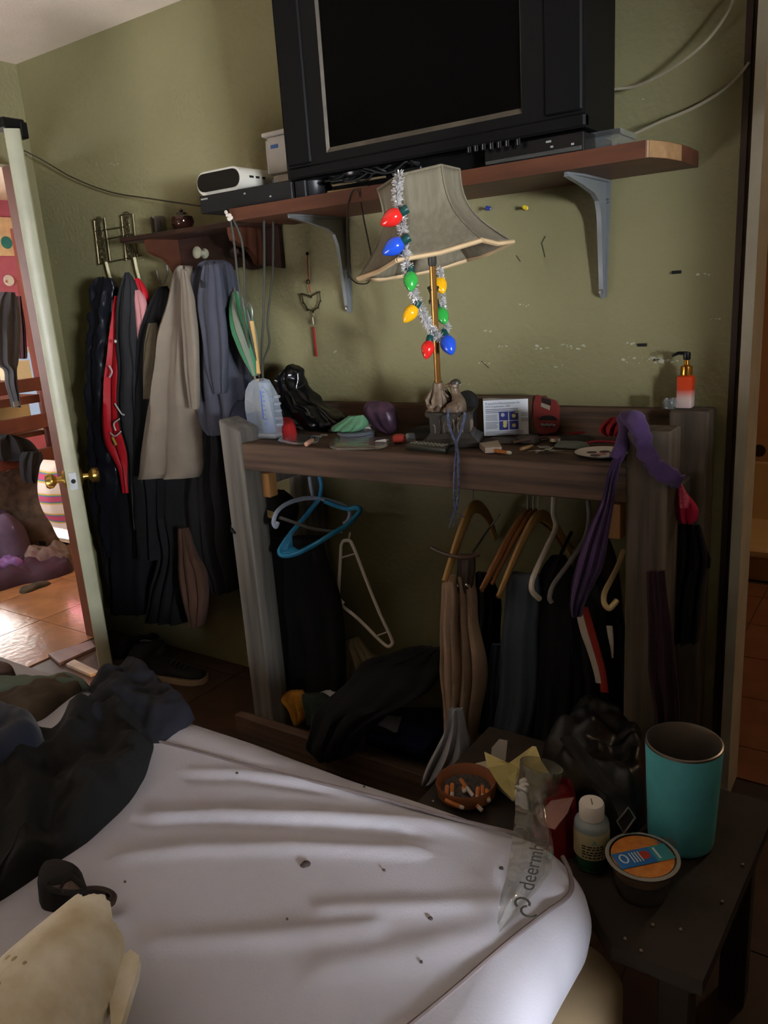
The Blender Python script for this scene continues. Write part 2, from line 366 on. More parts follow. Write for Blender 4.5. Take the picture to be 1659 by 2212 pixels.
# the open door: leaf edge towards us, brass knobs on both faces
hx, hy, ex, ey = -3.11, -.1055, -2.432, -.545
dv = Vector((ex-hx, ey-hy, 0)); dw = dv.length; dv.normalize(); dn = Vector((-dv.y, dv.x, 0))
edge_m = M('worn_door_edge', (168, 168, 142), .35, var=.12, scale=8, bump=.1, spec=.5)
doorbody = M('brown_door_veneer', (150, 112, 74), .4, var=.15, stretch=(1, 1, .08), scale=30)
H = Vector((hx, hy, .012))
b = B(); th = .046
b.prism([H+dn*.002, H+dv*(dw-.004)+dn*.002, H+dv*(dw-.004)+dn*th, H+dn*th], (0, 0, 2.02))
door1 = struct('door_1', b, doorbody, smooth=False)
b = B(); b.prism([H+dv*(dw-.004)-dn*.0005, H+dv*(dw-.0005)+dn*.001, H+dv*dw+dn*.008, H+dv*dw+dn*(th-.003), H+dv*(dw-.003)+dn*(th+.0005), H+dv*(dw-.004)+dn*(th+.0005)], (0, 0, 2.02)); b.build('latch_edge', edge_m, door1, angle=60)
b = B(); b.prism([H+dn*(th+.0002), H+dv*(dw-.004)+dn*(th+.0002), H+dv*(dw-.004)+dn*(th+.002), H+dn*(th+.002)], (0, 0, 2.02)); b.build('painted_face', olive, door1, smooth=False)
kz = .905; kc = H+dv*(dw-.062)
brass = M('worn_brass', (190, 158, 84), .28, .95, var=.15)
for sgn, off in ((1, th), (-1, 0)):
    k0 = Vector((kc.x, kc.y, kz))+dn*off; ax = dn*sgn
    b = B(); b.lathe([(.030, 0), (.032, .003), (.028, .009), (.012, .012), (.010, .030), (.018, .036), (.026, .044), (.027, .058), (.022, .066), (.008, .068)], k0, ax, 22); b.build('doorknob', brass, door1)
steel = M('dull_steel', (150, 150, 148), .35, .85)
b = B(); c = H+dv*(dw+.0005)+dn*(th/2); c.z = kz
w = dn*.0125; b.prism([c-w-Vector((0, 0, .03)), c+w-Vector((0, 0, .03)), c+w+Vector((0, 0, .03)), c-w+Vector((0, 0, .03))], dv*.002); lp = b.build('latch_plate', steel, door1, smooth=False)
b = B(); b.lathe([(.008, 0), (.008, .003)], c+dv*.001, dv, 14); b.build('latch_hole', blackrub, lp)
# black over-the-door hook strap
e = H+dv*(dw-.03); zt = 2.036
b = B(); b.box((e.x-.05, e.y-.02, zt), (e.x+.035, e.y+.055, zt+.028), ch=.003)
b.box((e.x+.005, e.y+.035, zt-.028), (e.x+.04, e.y+.06, zt+.02), ch=.003); t = b.build('door_hook', M('black_metal', (20, 20, 20), .45, .3)); tag(t, 'black metal over-the-door strap on top of the open door', 'hook')
# bunk bed with a ladder end
redw = M('reddish_stained_wood', (112, 58, 46), .45, var=.2, scale=10, stretch=(1, 1, .2))
LX = -4.62
t = thing('bunk_bed', (LX, .6, 0), 'reddish wood bunk bed ladder with flat rungs in the room beyond the door', 'bed')
pr = at(97, 800, x=LX).y
b = B(); b.box((LX-.05, pr-.035, 0), (LX+.03, pr+.045, 2.0), ch=.004); b.build('post', redw, t)
for y0, y1 in ((823, 852), (906, 938), (984, 1014)):
    a = at(20, (y0), x=LX); c = at(20, y1, x=LX); b = B(); b.box((LX-.02, -.55, c.z), (LX+.02, pr-.03, a.z), ch=.004); b.build('rung', redw, t)
b = B(); b.box((LX-.05, -.65, 0), (LX+.03, -.57, 2.0), ch=.004); b.build('post', redw, t)
c = at(67, 700, x=LX-.35); b = B(); b.box((LX-.38, c.y-.03, 0), (LX-.32, c.y+.04, 1.72)); b.build('rear_post', redw, t)
b = B(); b.box((LX-.9, -.55, .95), (LX-.05, pr-.04, 1.0)); b.build('bed_slat', redw, t, smooth=False)
# things in that room
cream = M('pale_cream_board', (232, 214, 170), .7, var=.05)
lo, hi = at(36, 822, x=-5.35), at(63, 778, x=-5.35)
b = B(); b.box((-5.55, lo.y, lo.z), (-5.35, hi.y, hi.z)); o = b.build('carton', cream, smooth=False); tag(o, 'small orange-cream carton on the bunk behind the ladder', 'box')
b = B(); b.box((-5.6, -.5, lo.z-.03), (-5.3, 1.2, lo.z)); o2 = b.build('bunk_board', redw, t, smooth=False)
lo, hi = at(-60, 942, x=-5.0), at(60, 854, x=-5.0)
b = B(); b.box((-5.5, -.5, lo.z-.03), (-4.68, pr-.04, lo.z), ch=.003); b.build('lower_bunk_board', redw, t, smooth=False)
b = B(); b.box((-5.3, lo.y, lo.z+.001), (-5.0, hi.y, hi.z), ch=.004); o = b.build('carton', cream, smooth=False); tag(o, 'large pale cream carton standing behind the middle rung of the ladder', 'box')
c0 = at(-30, 600, x=FX+.005); c1 = at(26, 500, x=FX+.005)
b = B(); b.box((FX, c0.y, at(10, 553, x=FX).z), (FX+.02, at(28, 520, x=FX).y+.25, at(10, 470, x=FX).z)); art = b.build('wall_board', M('pale_paper_board', (236, 205, 165), .8), smooth=False); tag(art, 'cream paper board with a teal spot on the pink wall', 'picture')
b = B(); c = at(14, 524, x=FX+.022); b.lathe([(.05, 0), (.05, .004)], c, (1, 0, 0), 16); b.build('teal_spot', M('teal_ink', (60, 140, 140), .7), art)
b = B(); c = at(18, 606, x=FX+.0); b.lathe([(.045, 0), (.048, .01), (.04, .02)], c, (1, 0, 0), 18); o = b.build('wall_disc', M('white_enamel', (235, 230, 225), .5)); tag(o, 'round white plaque on the pink wall', 'plaque')
b = B(); c = at(14, 608, x=FX+.022); b.lathe([(.012, 0), (.012, .003)], c, (1, 0, 0), 12); b.build('plaque_centre', M('plaque_tan', (190, 150, 120), .6), o)
greyc = M('dark_grey_cotton', (58, 56, 60), .9, bump=.2, bscale=120, sheen=.1)
def cloth_x(rows, X, th, seed, amp=.01, folds=3):
    q = B(); Rr = [(at(r[1], r[0], x=X), at(r[2], r[0], x=X)) for r in rows]; Ls = spline([r[0] for r in Rr], 5); Rs = spline([r[1] for r in Rr], 5); m = len(Ls); vs = []
    for i in range(m):
        c = (Ls[i]+Rs[i])/2; h = (Rs[i]-Ls[i])/2
        for j in range(24):
            t = 2*PI*j/24; f = amp*math.sin(folds*PI*math.cos(t)+seed+i*.1)*abs(math.sin(t))
            vs.append(c+h*math.cos(t)+Vector((1, 0, 0))*(math.sin(t)*th/2+f)+noise.noise_vector(c*6+h*math.cos(t)*6)*.006)
    q.add(vs, [(i*24+j, i*24+(j+1) % 24, (i+1)*24+(j+1) % 24, (i+1)*24+j) for i in range(m-1) for j in range(24)]+[tuple(range(23, -1, -1)), tuple((m-1)*24+j for j in range(24))]); return q
o = cloth_x([(632, 0, 30), (660, -14, 40), (720, -16, 44), (780, -12, 38), (800, 10, 34), (830, 14, 36), (862, 24, 40), (880, 29, 41)], LX+.10, .07, 2).build('hanging_shirt', greyc); tag(o, 'dark grey top with a trailing strap hung on the bunk bed ladder', 'clothing')
b = B(); b.prism([at(p[0], p[1], x=LX+.15) for p in ((27, 868), (38, 866), (41, 876), (30, 879))], (.01, 0, 0)); b.build('strap_buckle', M('grey_plastic', (120, 118, 120), .5), o, smooth=False)
o = cloth_x([(640, 34, 44), (690, 34, 52), (760, 40, 58), (775, 42, 56)], LX-.12, .05, 4).build('hanging_jacket', M('maroon_cotton', (62, 36, 40), .9)); tag(o, 'dark maroon garment behind the bunk bed ladder', 'clothing')
o = cloth_x([(640, 12, 27), (668, 10, 27), (680, 4, 24)], LX+.06, .05, 5).build('pink_garment', M('pink_cotton', (225, 150, 160), .9)); tag(o, 'bit of pale pink cloth above the dark grey top', 'clothing')
o = cloth_x([(938, 0, 20), (950, -20, 62), (975, -22, 84), (992, -18, 90), (996, -10, 60)], LX+.07, .08, 7, .02).build('folded_trousers', M('black_cotton_far', (34, 32, 36), .9)); tag(o, 'black clothing heaped over the lowest bunk rung', 'clothing')
o = cloth_x([(976, 50, 88), (990, 44, 92), (1010, 43, 88), (1030, 46, 82), (1042, 54, 76)], LX+.14, .07, 9).build('black_shirt', M('black_cotton_far', (34, 32, 36), .9)); tag(o, 'knotted black shirt hanging off the lowest bunk rung', 'clothing')
# rainbow striped plush
m = M('rainbow_plush', (225, 205, 190), .9, bump=.3, bscale=80); nt = m.node_tree
if True:
    N = nt.nodes; L = nt.links; wv = N.new('ShaderNodeTexWave'); wv.bands_direction = 'Z'; wv.inputs['Scale'].default_value = 2.6; wv.inputs['Distortion'].default_value = 2.5; wv.inputs['Detail Scale'].default_value = .6
    tc = N.new('ShaderNodeTexCoord'); L.new(tc.outputs['Object'], wv.inputs['Vector']); rp = N.new('ShaderNodeValToRGB'); el = rp.color_ramp.elements
    cols = [(228, 210, 200), (226, 205, 196), (222, 140, 90), (215, 190, 80), (90, 150, 110), (90, 110, 170), (190, 80, 110)]
    el[0].position = 0; el[0].color = (*lin(cols[0]), 1); el[1].position = .42; el[1].color = (*lin(cols[1]), 1)
    for i, c in enumerate(cols[2:]): e_ = el.new(.5+.1*i); e_.color = (*lin(c), 1)
    L.new(wv.outputs['Fac'], rp.inputs[0]); L.new(rp.outputs[0], N['Principled BSDF'].inputs['Base Color'])
o = cloth_x([(995, 112, 124), (1012, 96, 140), (1045, 89, 150), (1080, 92, 156), (1110, 104, 160), (1135, 122, 164), (1160, 136, 166), (1172, 146, 164)], LX+.55, .2, 3, .01).build('plush_toy', m); tag(o, 'rainbow striped white plush behind the brass doorknob', 'toy')
def fheap(name, outline, z, h, mat, lab, cat, seed, **k):
    q = B(); heap(q, outline, z, h, seed=seed, **k); o = q.build(name, mat, angle=70); tag(o, lab, cat); return o
brownfur = M('grey_brown_plush', (92, 74, 62), .95, var=.4, scale=18, bump=.5, bscale=60)
purp = M('dusty_purple_cotton', (92, 72, 92), .9, var=.3, scale=8, bump=.2)
maroonp = M('deep_plum_fabric', (58, 36, 48), .85, var=.25, scale=8, bump=.2)
# heaps stand on the tiled floor, built from their footprint
def mound(name, a, c_, h, mat, lab, cat, seed, d=.4, **k):
    """soft pile: footprint from pixel a to pixel c_ on the floor, d metres deep towards the far wall"""
    p, q_ = at(*a, z=0), at(*c_, z=0); u = (q_-p); w = u.length; u.normalize(); n_ = Vector((-u.y, u.x, 0))
    if n_.x > 0: n_ = -n_
    out = [p+u*(w*s)+n_*(d*t_) for s, t_ in ((0, .1), (.25, -.04), (.5, .05), (.75, -.03), (1, .1), (1.06, .5), (.95, .9), (.7, 1), (.4, .96), (.1, 1), (-.05, .5))]
    b_ = B(); heap(b_, out, 0, h, seed=seed, plane=1, **k); o = b_.build(name, mat, angle=70); tag(o, lab, cat); return o
mound('stuffed_toys', (-60, 1205), (120, 1190), .52, brownfur, 'grey brown plush animals piled at the foot of the bunk bed', 'toy', 3, d=.3, amp=.12, freq=5)
mound('purple_blanket', (-60, 1240), (70, 1215), .30, purp, 'dusty purple blanket rumpled on the far room floor', 'blanket', 5, d=.35, amp=.07, freq=7)
mound('plum_clothes', (-60, 1290), (158, 1240), .09, maroonp, 'deep plum clothes spread along the tiled floor', 'clothing', 7, d=.34, amp=.05, freq=9)
mound('lavender_cloth', (-20, 1270), (60, 1250), .15, M('lavender_satin', (120, 84, 140), .5, var=.3), 'shiny lavender cloth on top of the plum clothes', 'clothing', 9, d=.1, amp=.04, freq=14)
mound('brown_blanket', (60, 1245), (160, 1225), .13, M('mushroom_blanket', (110, 90, 84), .9, var=.3, bump=.2), 'mushroom brown crumpled cloth beside the plum clothes', 'blanket', 11, d=.25, amp=.05, freq=11)
mound('camo_scrap', (55, 1283), (112, 1262), .025, M('olive_scrap', (60, 52, 40), .9, var=.5), 'olive brown scrap of cloth on the shiny tiles', 'cloth', 13, d=.08, amp=.012)
c = at(80, 1195, z=0); X = c.x-.05
o = cloth_x([(1142, 86, 128), (1150, 82, 136), (1162, 76, 140), (1175, 84, 150), (1198, 86, 120)], X, .03, 1, .003).build('white_card', M('white_card', (228, 232, 240), .5)); tag(o, 'torn white card leaning on the clothes pile by the door', 'card')
o = cloth_x([(1168, 84, 150), (1180, 90, 152), (1186, 110, 154), (1196, 112, 156)], X+.06, .05, 2, .01).build('black_strap', M('black_cotton_far', (34, 32, 36), .9)); tag(o, 'tangled black straps draped across the torn white card', 'strap')
plank1 = M('purplish_laminate', (140, 120, 122), .35, var=.25, stretch=(.3, 1, 1), scale=20); plank2 = M('pale_laminate', (196, 184, 172), .45, var=.2)
for pts, mt, lab, z0 in ((((104, 1412), (196, 1383), (206, 1397), (128, 1432)), plank1, 'purple brown laminate offcut lying across the tiles by the open door', .0), (((142, 1434), (160, 1424), (214, 1450), (196, 1457)), plank2, 'pale laminate offcut beside the open door', .0)):
    b = B(); P = [at(*p, z=.012) for p in pts]; P = [Vector((p.x, p.y, .0)) for p in P]; b.prism(P, (0, 0, .012)); o = b.build('laminate_plank', mt, smooth=False); tag(o, lab, 'plank')

# ------------------------------------------------------------------ television shelf
cedar = M('red_brown_shelf_wood', (76, 44, 30), .5, rgb2=(98, 58, 40), stretch=(.15, 1, 1), scale=26, bump=.12)
SZ0, SZ1, SY = 1.698, 1.733, -.29
b = B(); poly = [(-1.762, 0), (-1.762, SY), (-.535, SY), (-.528, SY+.004), (-.508, SY+.06), (-.496, SY+.14), (-.492, SY+.20), (-.494, 0)]
b.prism([(x, y-.001, SZ0) for x, y in poly], (0, 0, SZ1-SZ0)); shelf = b.build('shelf_plank', cedar, smooth=False)
tag(shelf, 'long red-brown wooden wall shelf plank holding the television', 'shelf')
b = B(); b.prism([(x+.0006, y, SZ0+.001) for x, y in ((-.533, SY-.001), (-.528, SY+.004), (-.508, SY+.06), (-.496, SY+.14))]+[(-.50, SY+.14, SZ0+.001), (-.535, SY+.004, SZ0+.001)], (0, 0, SZ1-SZ0-.002)); b.build('end_grain', M('raw_end_grain', (150, 116, 78), .7, var=.2, scale=40), shelf, smooth=False)
grey_metal = M('grey_enamelled_steel', (128, 132, 134), .32, .35, var=.05, spec=.6)
def bracket(x, lab):
    t = thing('shelf_bracket', (x, 0, 1.41), lab, 'bracket', 'steel shelf brackets'); y0 = -.001
    b = B(); prof = [(y0, SZ0-.002), (-.262, SZ0-.002), (-.262, SZ0-.010), (-.17, SZ0-.022), (-.09, SZ0-.036), (-.058, SZ0-.052), (-.042, SZ0-.085), (-.036, SZ0-.14), (-.022, 1.43), (-.014, 1.412), (y0, 1.412)]
    b.prism([(x-.006, y, z) for y, z in prof], (.012, 0, 0)); b.build('web', grey_metal, t, angle=30)
    b = B(); b.prism([(x-.017, y0, SZ0-.002), (x+.017, y0, SZ0-.002), (x+.017, y0, SZ0-.06), (x+.010, y0, 1.43), (x+.006, y0, 1.408), (x-.006, y0, 1.408), (x-.010, y0, 1.43), (x-.017, y0, SZ0-.06)], (0, -.005, 0)); b.build('wall_flange', grey_metal, t)
    b = B(); b.prism([(x-.016, 0, SZ0-.0005), (x-.016, -.19, SZ0-.0005), (x-.004, -.265, SZ0-.0005), (x+.004, -.265, SZ0-.0005), (x+.016, -.19, SZ0-.0005), (x+.016, 0, SZ0-.0005)], (0, 0, -.005)); b.build('shelf_flange', grey_metal, t)
    for z in (SZ0-.05, 1.425):
        b = B(); b.lathe([(.006, 0), (.0055, .002), (.002, .0035)], (x+(.010 if z > 1.5 else 0), -.006 if z > 1.5 else -.024, z), (0, -1, 0), 12); b.build('screw', steel, t)
bracket(-.722, 'grey steel shelf bracket under the bare end of the plank'); bracket(-1.556, 'grey steel shelf bracket beside the lampshade, under the black pots')
# ------------------------------------------------------------------ television
tvm = M('black_tv_plastic', (13, 13, 13), .5, var=.05, spec=.2); tvd = M('dark_tv_panel', (11, 11, 11), .55, spec=.18, var=.05)
scr = M('dark_tv_screen', (3, 3, 3), .22, spec=.06, var=0); sil = M('dusty_silver_bezel', (84, 76, 64), .5, .2, var=.4)
TX0, TX1, TZ0, TZ1, TY = -1.516, -.662, 1.778, 2.335, -.30
tv = thing('television', ((TX0+TX1)/2, -.15, TZ0), 'large black flat-tube television with side speaker panels on the plank', 'television')
sx0, sx1, sz0 = at(705, 330, y=TY).x, at(1128, 263, y=TY).x, at(705, 330, y=TY).z; sz1 = sz0+(sx1-sx0)*.75
b = B(); f = TY; y1 = -.05
for lo, hi in (((TX0, f, TZ0), (sx0, f+.07, TZ1)), ((sx1, f, TZ0), (TX1, f+.07, TZ1)), ((sx0, f, TZ0), (sx1, f+.07, sz0)), ((sx0, f, sz1), (sx1, f+.07, TZ1)), ((TX0+.02, f+.05, TZ0+.01), (TX1-.02, y1, TZ1-.02))): b.box(lo, hi)
b.build('cabinet', tvm, tv, smooth=False)
for x0, x1 in ((TX0+.006, sx0-.052), (sx1+.055, TX1-.008)):
    b = B(); b.box((x0, f-.005, TZ0+.035), (x1, f+.004, TZ1-.01), ch=.004); b.build('speaker_panel', tvd, tv)
b = B(); e = .006
b.prism([(sx0, f+.001, sz0), (sx1, f+.001, sz0), (sx1-e, f+.009, sz0+.013), (sx0+e, f+.009, sz0+.013)], (0, .002, 0))
b.prism([(sx0, f+.001, sz0), (sx0+e, f+.009, sz0+.013), (sx0+e, f+.009, sz1-e), (sx0, f+.001, sz1)], (0, .002, 0))
b.prism([(sx1, f+.001, sz0), (sx1, f+.001, sz1), (sx1-e, f+.009, sz1-e), (sx1-e, f+.009, sz0+.013)], (0, .002, 0)); b.build('inner_bezel', sil, tv, smooth=False)
b = B(); b.box((sx0+.003, f+.009, sz0+.006), (sx1-.003, f+.02, sz1)); b.build('screen', scr, tv, smooth=False)
b = B()
b.box((TX0+.004, f-.006, TZ0), (TX1, f+.02, TZ0+.03), ch=.005); b.build('lower_lip', tvd, tv)
mark = M('pale_print', (150, 148, 140), .6)
for px, py in ((1013, 309), (1028, 306), (1044, 303), (1061, 301), (1078, 298), (1095, 295), (1119, 292)):
    q = at(px, py+1, y=f-.001); b = B(); b.box((q.x-.006, f-.005, q.z-.022), (q.x+.006, f, q.z-.005), ch=.0015); k = b.build('control_button', tvd, tv)
    b = B(); b.box((q.x-.005, f-.0012, q.z-.0015), (q.x+.005, f, q.z+.0015)); b.build('button_mark', mark, k, smooth=False)
    b = B(); b.box((q.x-.0005, f-.0056, q.z-.020), (q.x+.0005, f-.0045, q.z-.008)); b.build('button_line', mark, k, smooth=False)
b = B(); b.box((-1.40, -.25, SZ1), (-.78, -.07, TZ0+.002)); b.build('stand', tvd, tv, smooth=False)
# disc player under the TV's end
gl = M('glossy_black', (14, 14, 15), .22, spec=.5, var=0)
a, c = at(1046, 362, y=-.285), at(1260, 322, y=-.285)
t = thing('disc_player', ((a.x+c.x)/2, -.18, SZ1), 'slim black disc player tucked under the television over the bare plank', 'player')
b = B(); b.box((a.x, -.283, SZ1), (c.x, -.09, SZ1+.042), ch=.002); b.build('case', gl, t)
b = B(); b.box((a.x+.004, -.288, SZ1+.003), (c.x-.004, -.282, SZ1+.012), ch=.001); b.build('front_strip', M('dark_grey_strip', (64, 64, 62), .35), t)
for k, (px, py) in enumerate(((1185, 306), (1192, 317), (1237, 311))):
    q = at(px, py, y=-.284); b = B(); b.box((q.x-(.006 if k == 0 else .003), -.2855, q.z-.002), (q.x+(.006 if k == 0 else .003), -.282, q.z+.002)); b.build('indicator', mark, t, smooth=False)
# clear clamshell container
t = thing('plastic_container', (-.62, -.15, SZ1), 'empty clear plastic container on the bare end of the plank', 'container')
cl = clear('clear_plastic', gloss=.4, rough=.12, haze=.07)
a, c = at(1283, 318, y=-.16), at(1352, 308, y=-.16)
b = B(); z1 = SZ1+.034
P0 = [(a.x+.012, -.20), (c.x-.012, -.20), (c.x-.012, -.10), (a.x+.012, -.10)]; P1 = [(a.x, -.21), (c.x, -.21), (c.x, -.09), (a.x, -.09)]
vs = [(x, y, SZ1+.001) for x, y in P0]+[(x, y, z1) for x, y in P1]+[(x, y, z1) for x, y in [(a.x-.006, -.216), (c.x+.006, -.216), (c.x+.006, -.084), (a.x-.006, -.084)]]
b.add(vs, [(3, 2, 1, 0)]+[(i, (i+1) % 4, 4+(i+1) % 4, 4+i) for i in range(4)]+[(4+i, 4+(i+1) % 4, 8+(i+1) % 4, 8+i) for i in range(4)]); b.build('tray', cl, t, thick=.0012, smooth=False)
b = B(); xa, xb = a.x-.006, c.x+.006
b.prism([(xa, -.216, z1), (xb, -.216, z1), (xb-.006, -.20, z1+.014), (xa+.006, -.20, z1+.014)], (0, .001, 0)); b.box((xa+.004, -.205, z1+.012), (xb-.004, -.09, z1+.0135)); b.box((xb-.004, -.21, z1), (xb-.0025, -.09, z1+.012)); b.box((xa+.004, -.21, z1), (xa+.0055, -.09, z1+.012)); b.build('lid', cl, t, smooth=False)
b = B(); b.box((a.x+.02, -.19, SZ1+.0025), (c.x-.012, -.11, SZ1+.006)); b.build('paper_liner', M('white_paper', (225, 222, 215), .7), t, smooth=False)
# two small white packs beside the TV
wb = M('white_coated_board', (178, 172, 160), .6, var=.08); bl = M('blue_print', (70, 100, 150), .6)
zz = SZ1
for k, (pa, pc, lab) in enumerate((((586, 386), (628, 320), 'white blue-printed pack standing under another between television and player box'), ((573, 322), (622, 236), 'white blue-printed pack with a peaked lid, topmost beside the television'))):
    lo, hi = at(*pa, y=-.2), at(*pc, y=-.2); hgt = .083 if k == 0 else .105
    z0 = SZ1+.002 if k == 0 else SZ1+.087
    t = thing('white_carton', ((lo.x+hi.x)/2, -.16, z0), lab, 'box', 'white packs by the television')
    x0 = lo.x; x1 = TX0-.004
    b = B(); b.box((x0+.006, -.20, z0), (x1, -.11, z0+hgt), ch=.004); b.build('carton_body', wb, t)
    b = B(); b.box((x0+.001, -.198, z0+.005), (x0+.007, -.12, z0+hgt-.01)); b.build('side_flap', wb if k else M('pale_blue_board', (130, 150, 175), .6), t, smooth=False)
    b = B(); b.box((x0+.022, -.2012, z0+hgt-.034), (x0+.05, -.1995, z0+hgt-.024)); b.build('blue_print', bl, t, smooth=False)
    if k: b = B(); b.box((x0-.006, -.206, z0+hgt), (x1, -.10, z0+hgt+.012), ch=.002); b.build('carton_lid', wb, t)
# cable box and the white player on top
a, c = at(452, 455, y=-.275), at(640, 430, y=-.275)
t = thing('cable_box', ((a.x+c.x)/2, -.2, SZ1), 'flat black cable box under the white player at the plank end', 'cable box')
bx0, bx1 = at(432, 440, y=-.275).x, at(632, 425, y=-.275).x
b = B(); b.box((bx0, -.276, SZ1+.001), (bx1, -.08, SZ1+.052), ch=.002); b.build('case', M('matte_black_case', (24, 24, 25), .5), t)
for px, py, w in ((441, 430, .014), (528, 418, .003), (584, 424, .003)):
    q = at(px, py, y=-.277); b = B(); b.box((q.x-w, -.2775, q.z-.0022), (q.x+w, -.2755, q.z+.0022)); b.build('front_mark', mark, t, smooth=False)
whp = M('warm_white_plastic', (205, 200, 186), .4, var=.04)
a, c = at(424, 388, y=-.25), at(515, 370, y=-.25); x0, x1 = a.x, c.x
zb = SZ1+.055; hgt = .068
t = thing('media_player', ((x0+x1)/2, -.2, zb), 'white rounded player with a dark oval front on the cable box', 'player')
def stadium(x0, x1, z0, z1, n=10):
    r = (z1-z0)/2; return [(x1-r+r*math.sin(PI*i/n), z0+r-r*math.cos(PI*i/n)) for i in range(n+1)]+[(x0+r-r*math.sin(PI*i/n), z0+r+r*math.cos(PI*i/n)) for i in range(n+1)]
st = stadium(x0, x1+.01, zb, zb+hgt); b = B(); b.prism([(x, -.25, z) for x, z in st], (0, .17, 0)); b.build('shell', whp, t, angle=50)
st = stadium(x0+.006, x1+.002, zb+.010, zb+hgt-.006); b = B(); b.prism([(x, -.254, z) for x, z in st], (0, .01, 0)); b.build('oval_front', M('smoked_front', (22, 20, 18), .35), t, angle=50)
for k in range(3):
    b = B(); b.box((x1+.0085, -.215+k*.028, zb+.035), (x1+.0115, -.198+k*.026, zb+.041)); b.build('side_port', blackrub, t, smooth=False)
# black jack box, pot, sticks, papers
q = at(612, 420, y=-.26); b = B(); b.box((bx1+.006, -.27, SZ1+.001), (bx1+.045, -.15, SZ1+.062), ch=.003); t = b.build('black_adapter', M('matte_black_case', (24, 24, 25), .5)); tag(t, 'small black adapter block between the cable box and the dark pot', 'adapter')
c = at(678, 420, y=-.21); t = thing('dark_pot', (c.x, -.21, SZ1), 'dark grey round pot with a bright rim on the plank', 'pot')
b = B(); b.lathe([(.046, 0), (.049, .004), (.050, .05), (.050, .060), (.045, .060), (.044, .008), (.001, .006)], (c.x, -.21, SZ1+.001), n=28); b.build('pot_body', M('dark_grey_ceramic', (44, 44, 46), .35), t)
b = B(); b.lathe([(.0455, .0), (.052, .001), (.054, .004), (.050, .006), (.0455, .004)], (c.x, -.21, SZ1+.060), n=28); b.build('pot_rim', M('pewter', (150, 150, 150), .25, .8), t)
stick = M('pale_stick_wood', (170, 140, 96), .6, var=.15)
for k, (p0, p1) in enumerate((((708, 416), (795, 409)), ((718, 409), (830, 399)), ((725, 403), (812, 396)))):
    b = B(); z = SZ1+.004+k*.007; A, C_ = at(*p0, y=-.27+.03*k), at(*p1, y=-.25+.03*k); b.tube([(A.x, A.y, z), (C_.x, C_.y, z)], .0035, 6); o = b.build('wooden_stick', stick)
    tag(o, ('lowest and frontmost pale stick on the plank by the dark pot', 'middle pale wooden stick of the three by the dark pot', 'rearmost pale stick, under the tan papers on the plank')[k], 'stick', 'pale sticks by the dark pot')
b = B(); A, C_ = at(720, 412, y=-.25), at(835, 398, y=-.25); b.box((A.x, -.255, SZ1+.019), (C_.x, -.16, SZ1+.024)); o = b.build('paper_stack', M('tan_paper', (150, 132, 98), .8), smooth=False); tag(o, 'thin stack of tan papers behind the sticks on the plank', 'papers')
b = B()
for k in range(5):
    pts = [(-1.40+.28*s/9+.01*random.uniform(-1, 1), -.265+.02*random.uniform(-1, 1), SZ1+.03+.012*math.sin(s*1.4+k)+.003*k) for s in range(10)]
    b.tube(spline(pts, 4), .003, 6)
o = b.build('cable_tangle', M('black_cable', (20, 20, 20), .5)); tag(o, 'tangle of thin black cables on the plank in front of the television', 'cables')
c = at(770, 388, y=-.24); b = B(); b.lathe([(.05, 0), (.056, .006), (.06, .02), (.056, .022), (.02, .012)], (c.x, -.22, SZ1+.034), n=24); o = b.build('black_dish', gl); tag(o, 'shallow black dish resting on the cables below the screen', 'dish')
c = at(885, 367, y=-.27); b = B(); b.box((c.x-.03, -.28, SZ1+.001), (c.x+.04, -.22, SZ1+.03), ch=.003); o = b.build('black_receiver', gl); tag(o, 'little glossy black receiver behind the top of the tinsel', 'receiver')
# push pins
for px, py, col, nm in ((1058, 451, (40, 50, 120), 'blue'), (1138, 450, (205, 180, 40), 'yellow')):
    c = at(px, py, y=0); t = thing('push_pin', c, nm+' push pin stuck in the wall below the plank', 'push pin', 'push pins'); mp_ = M(nm+'_pin', col, .35)
    b = B(); b.lathe([(.006, .006), (.006, .008), (.003, .010), (.0028, .018), (.0055, .021), (.0055, .025), (.002, .026)], c, (.15, -1, .05), 12); b.build('pin_head', mp_, t)
    b = B(); b.lathe([(.0006, 0), (.0006, .008)], c, (.15, -1, .05), 6); b.build('pin_needle', steel, t)
# cables on the walls
cabm = M('grey_beige_cable', (150, 142, 120), .55); 
b = B(); P = [at(1262, 203, y=-.06)]+[at(p[0], p[1], y=p[2]) for p in ((1320, 194, -.05), (1380, 184, -.04), (1450, 148, -.05), (1520, 95, -.06), (1570, 30, -.05), (1590, -20, -.03), (1600, -60, -.005))]; b.tube(spline(P, 8), .0035, 8); o = b.build('antenna_cable', cabm); tag(o, 'beige cable curving from the television up to the ceiling corner', 'cable')
b = B(); P = [at(p[0], p[1], y=p[2]) for p in ((1352, 298, -.07), (1420, 266, -.05), (1500, 232, -.03), (1560, 196, -.02), (1598, 160, -.012), (1618, 135, -.006))]; b.tube(spline(P, 8), .0035, 8); o = b.build('power_cable', cabm); tag(o, 'beige cable running from the clear container to the door trim', 'cable')
b = B(); P = [Vector((-3.08, -.09, at(22, 318, y=-.09).z))]+[at(p[0], p[1], y=p[2]) for p in ((90, 345, -.05), (160, 385, -.04), (240, 415, -.04), (330, 430, -.06), (432, 445, -.12))]; b.tube(spline(P, 8), .0026, 8); o = b.build('thin_cord', M('brown_cord', (52, 44, 30), .6)); tag(o, 'thin brown cord strung along the wall from the door to the cable box', 'cord')  # thin cord strung along the wall

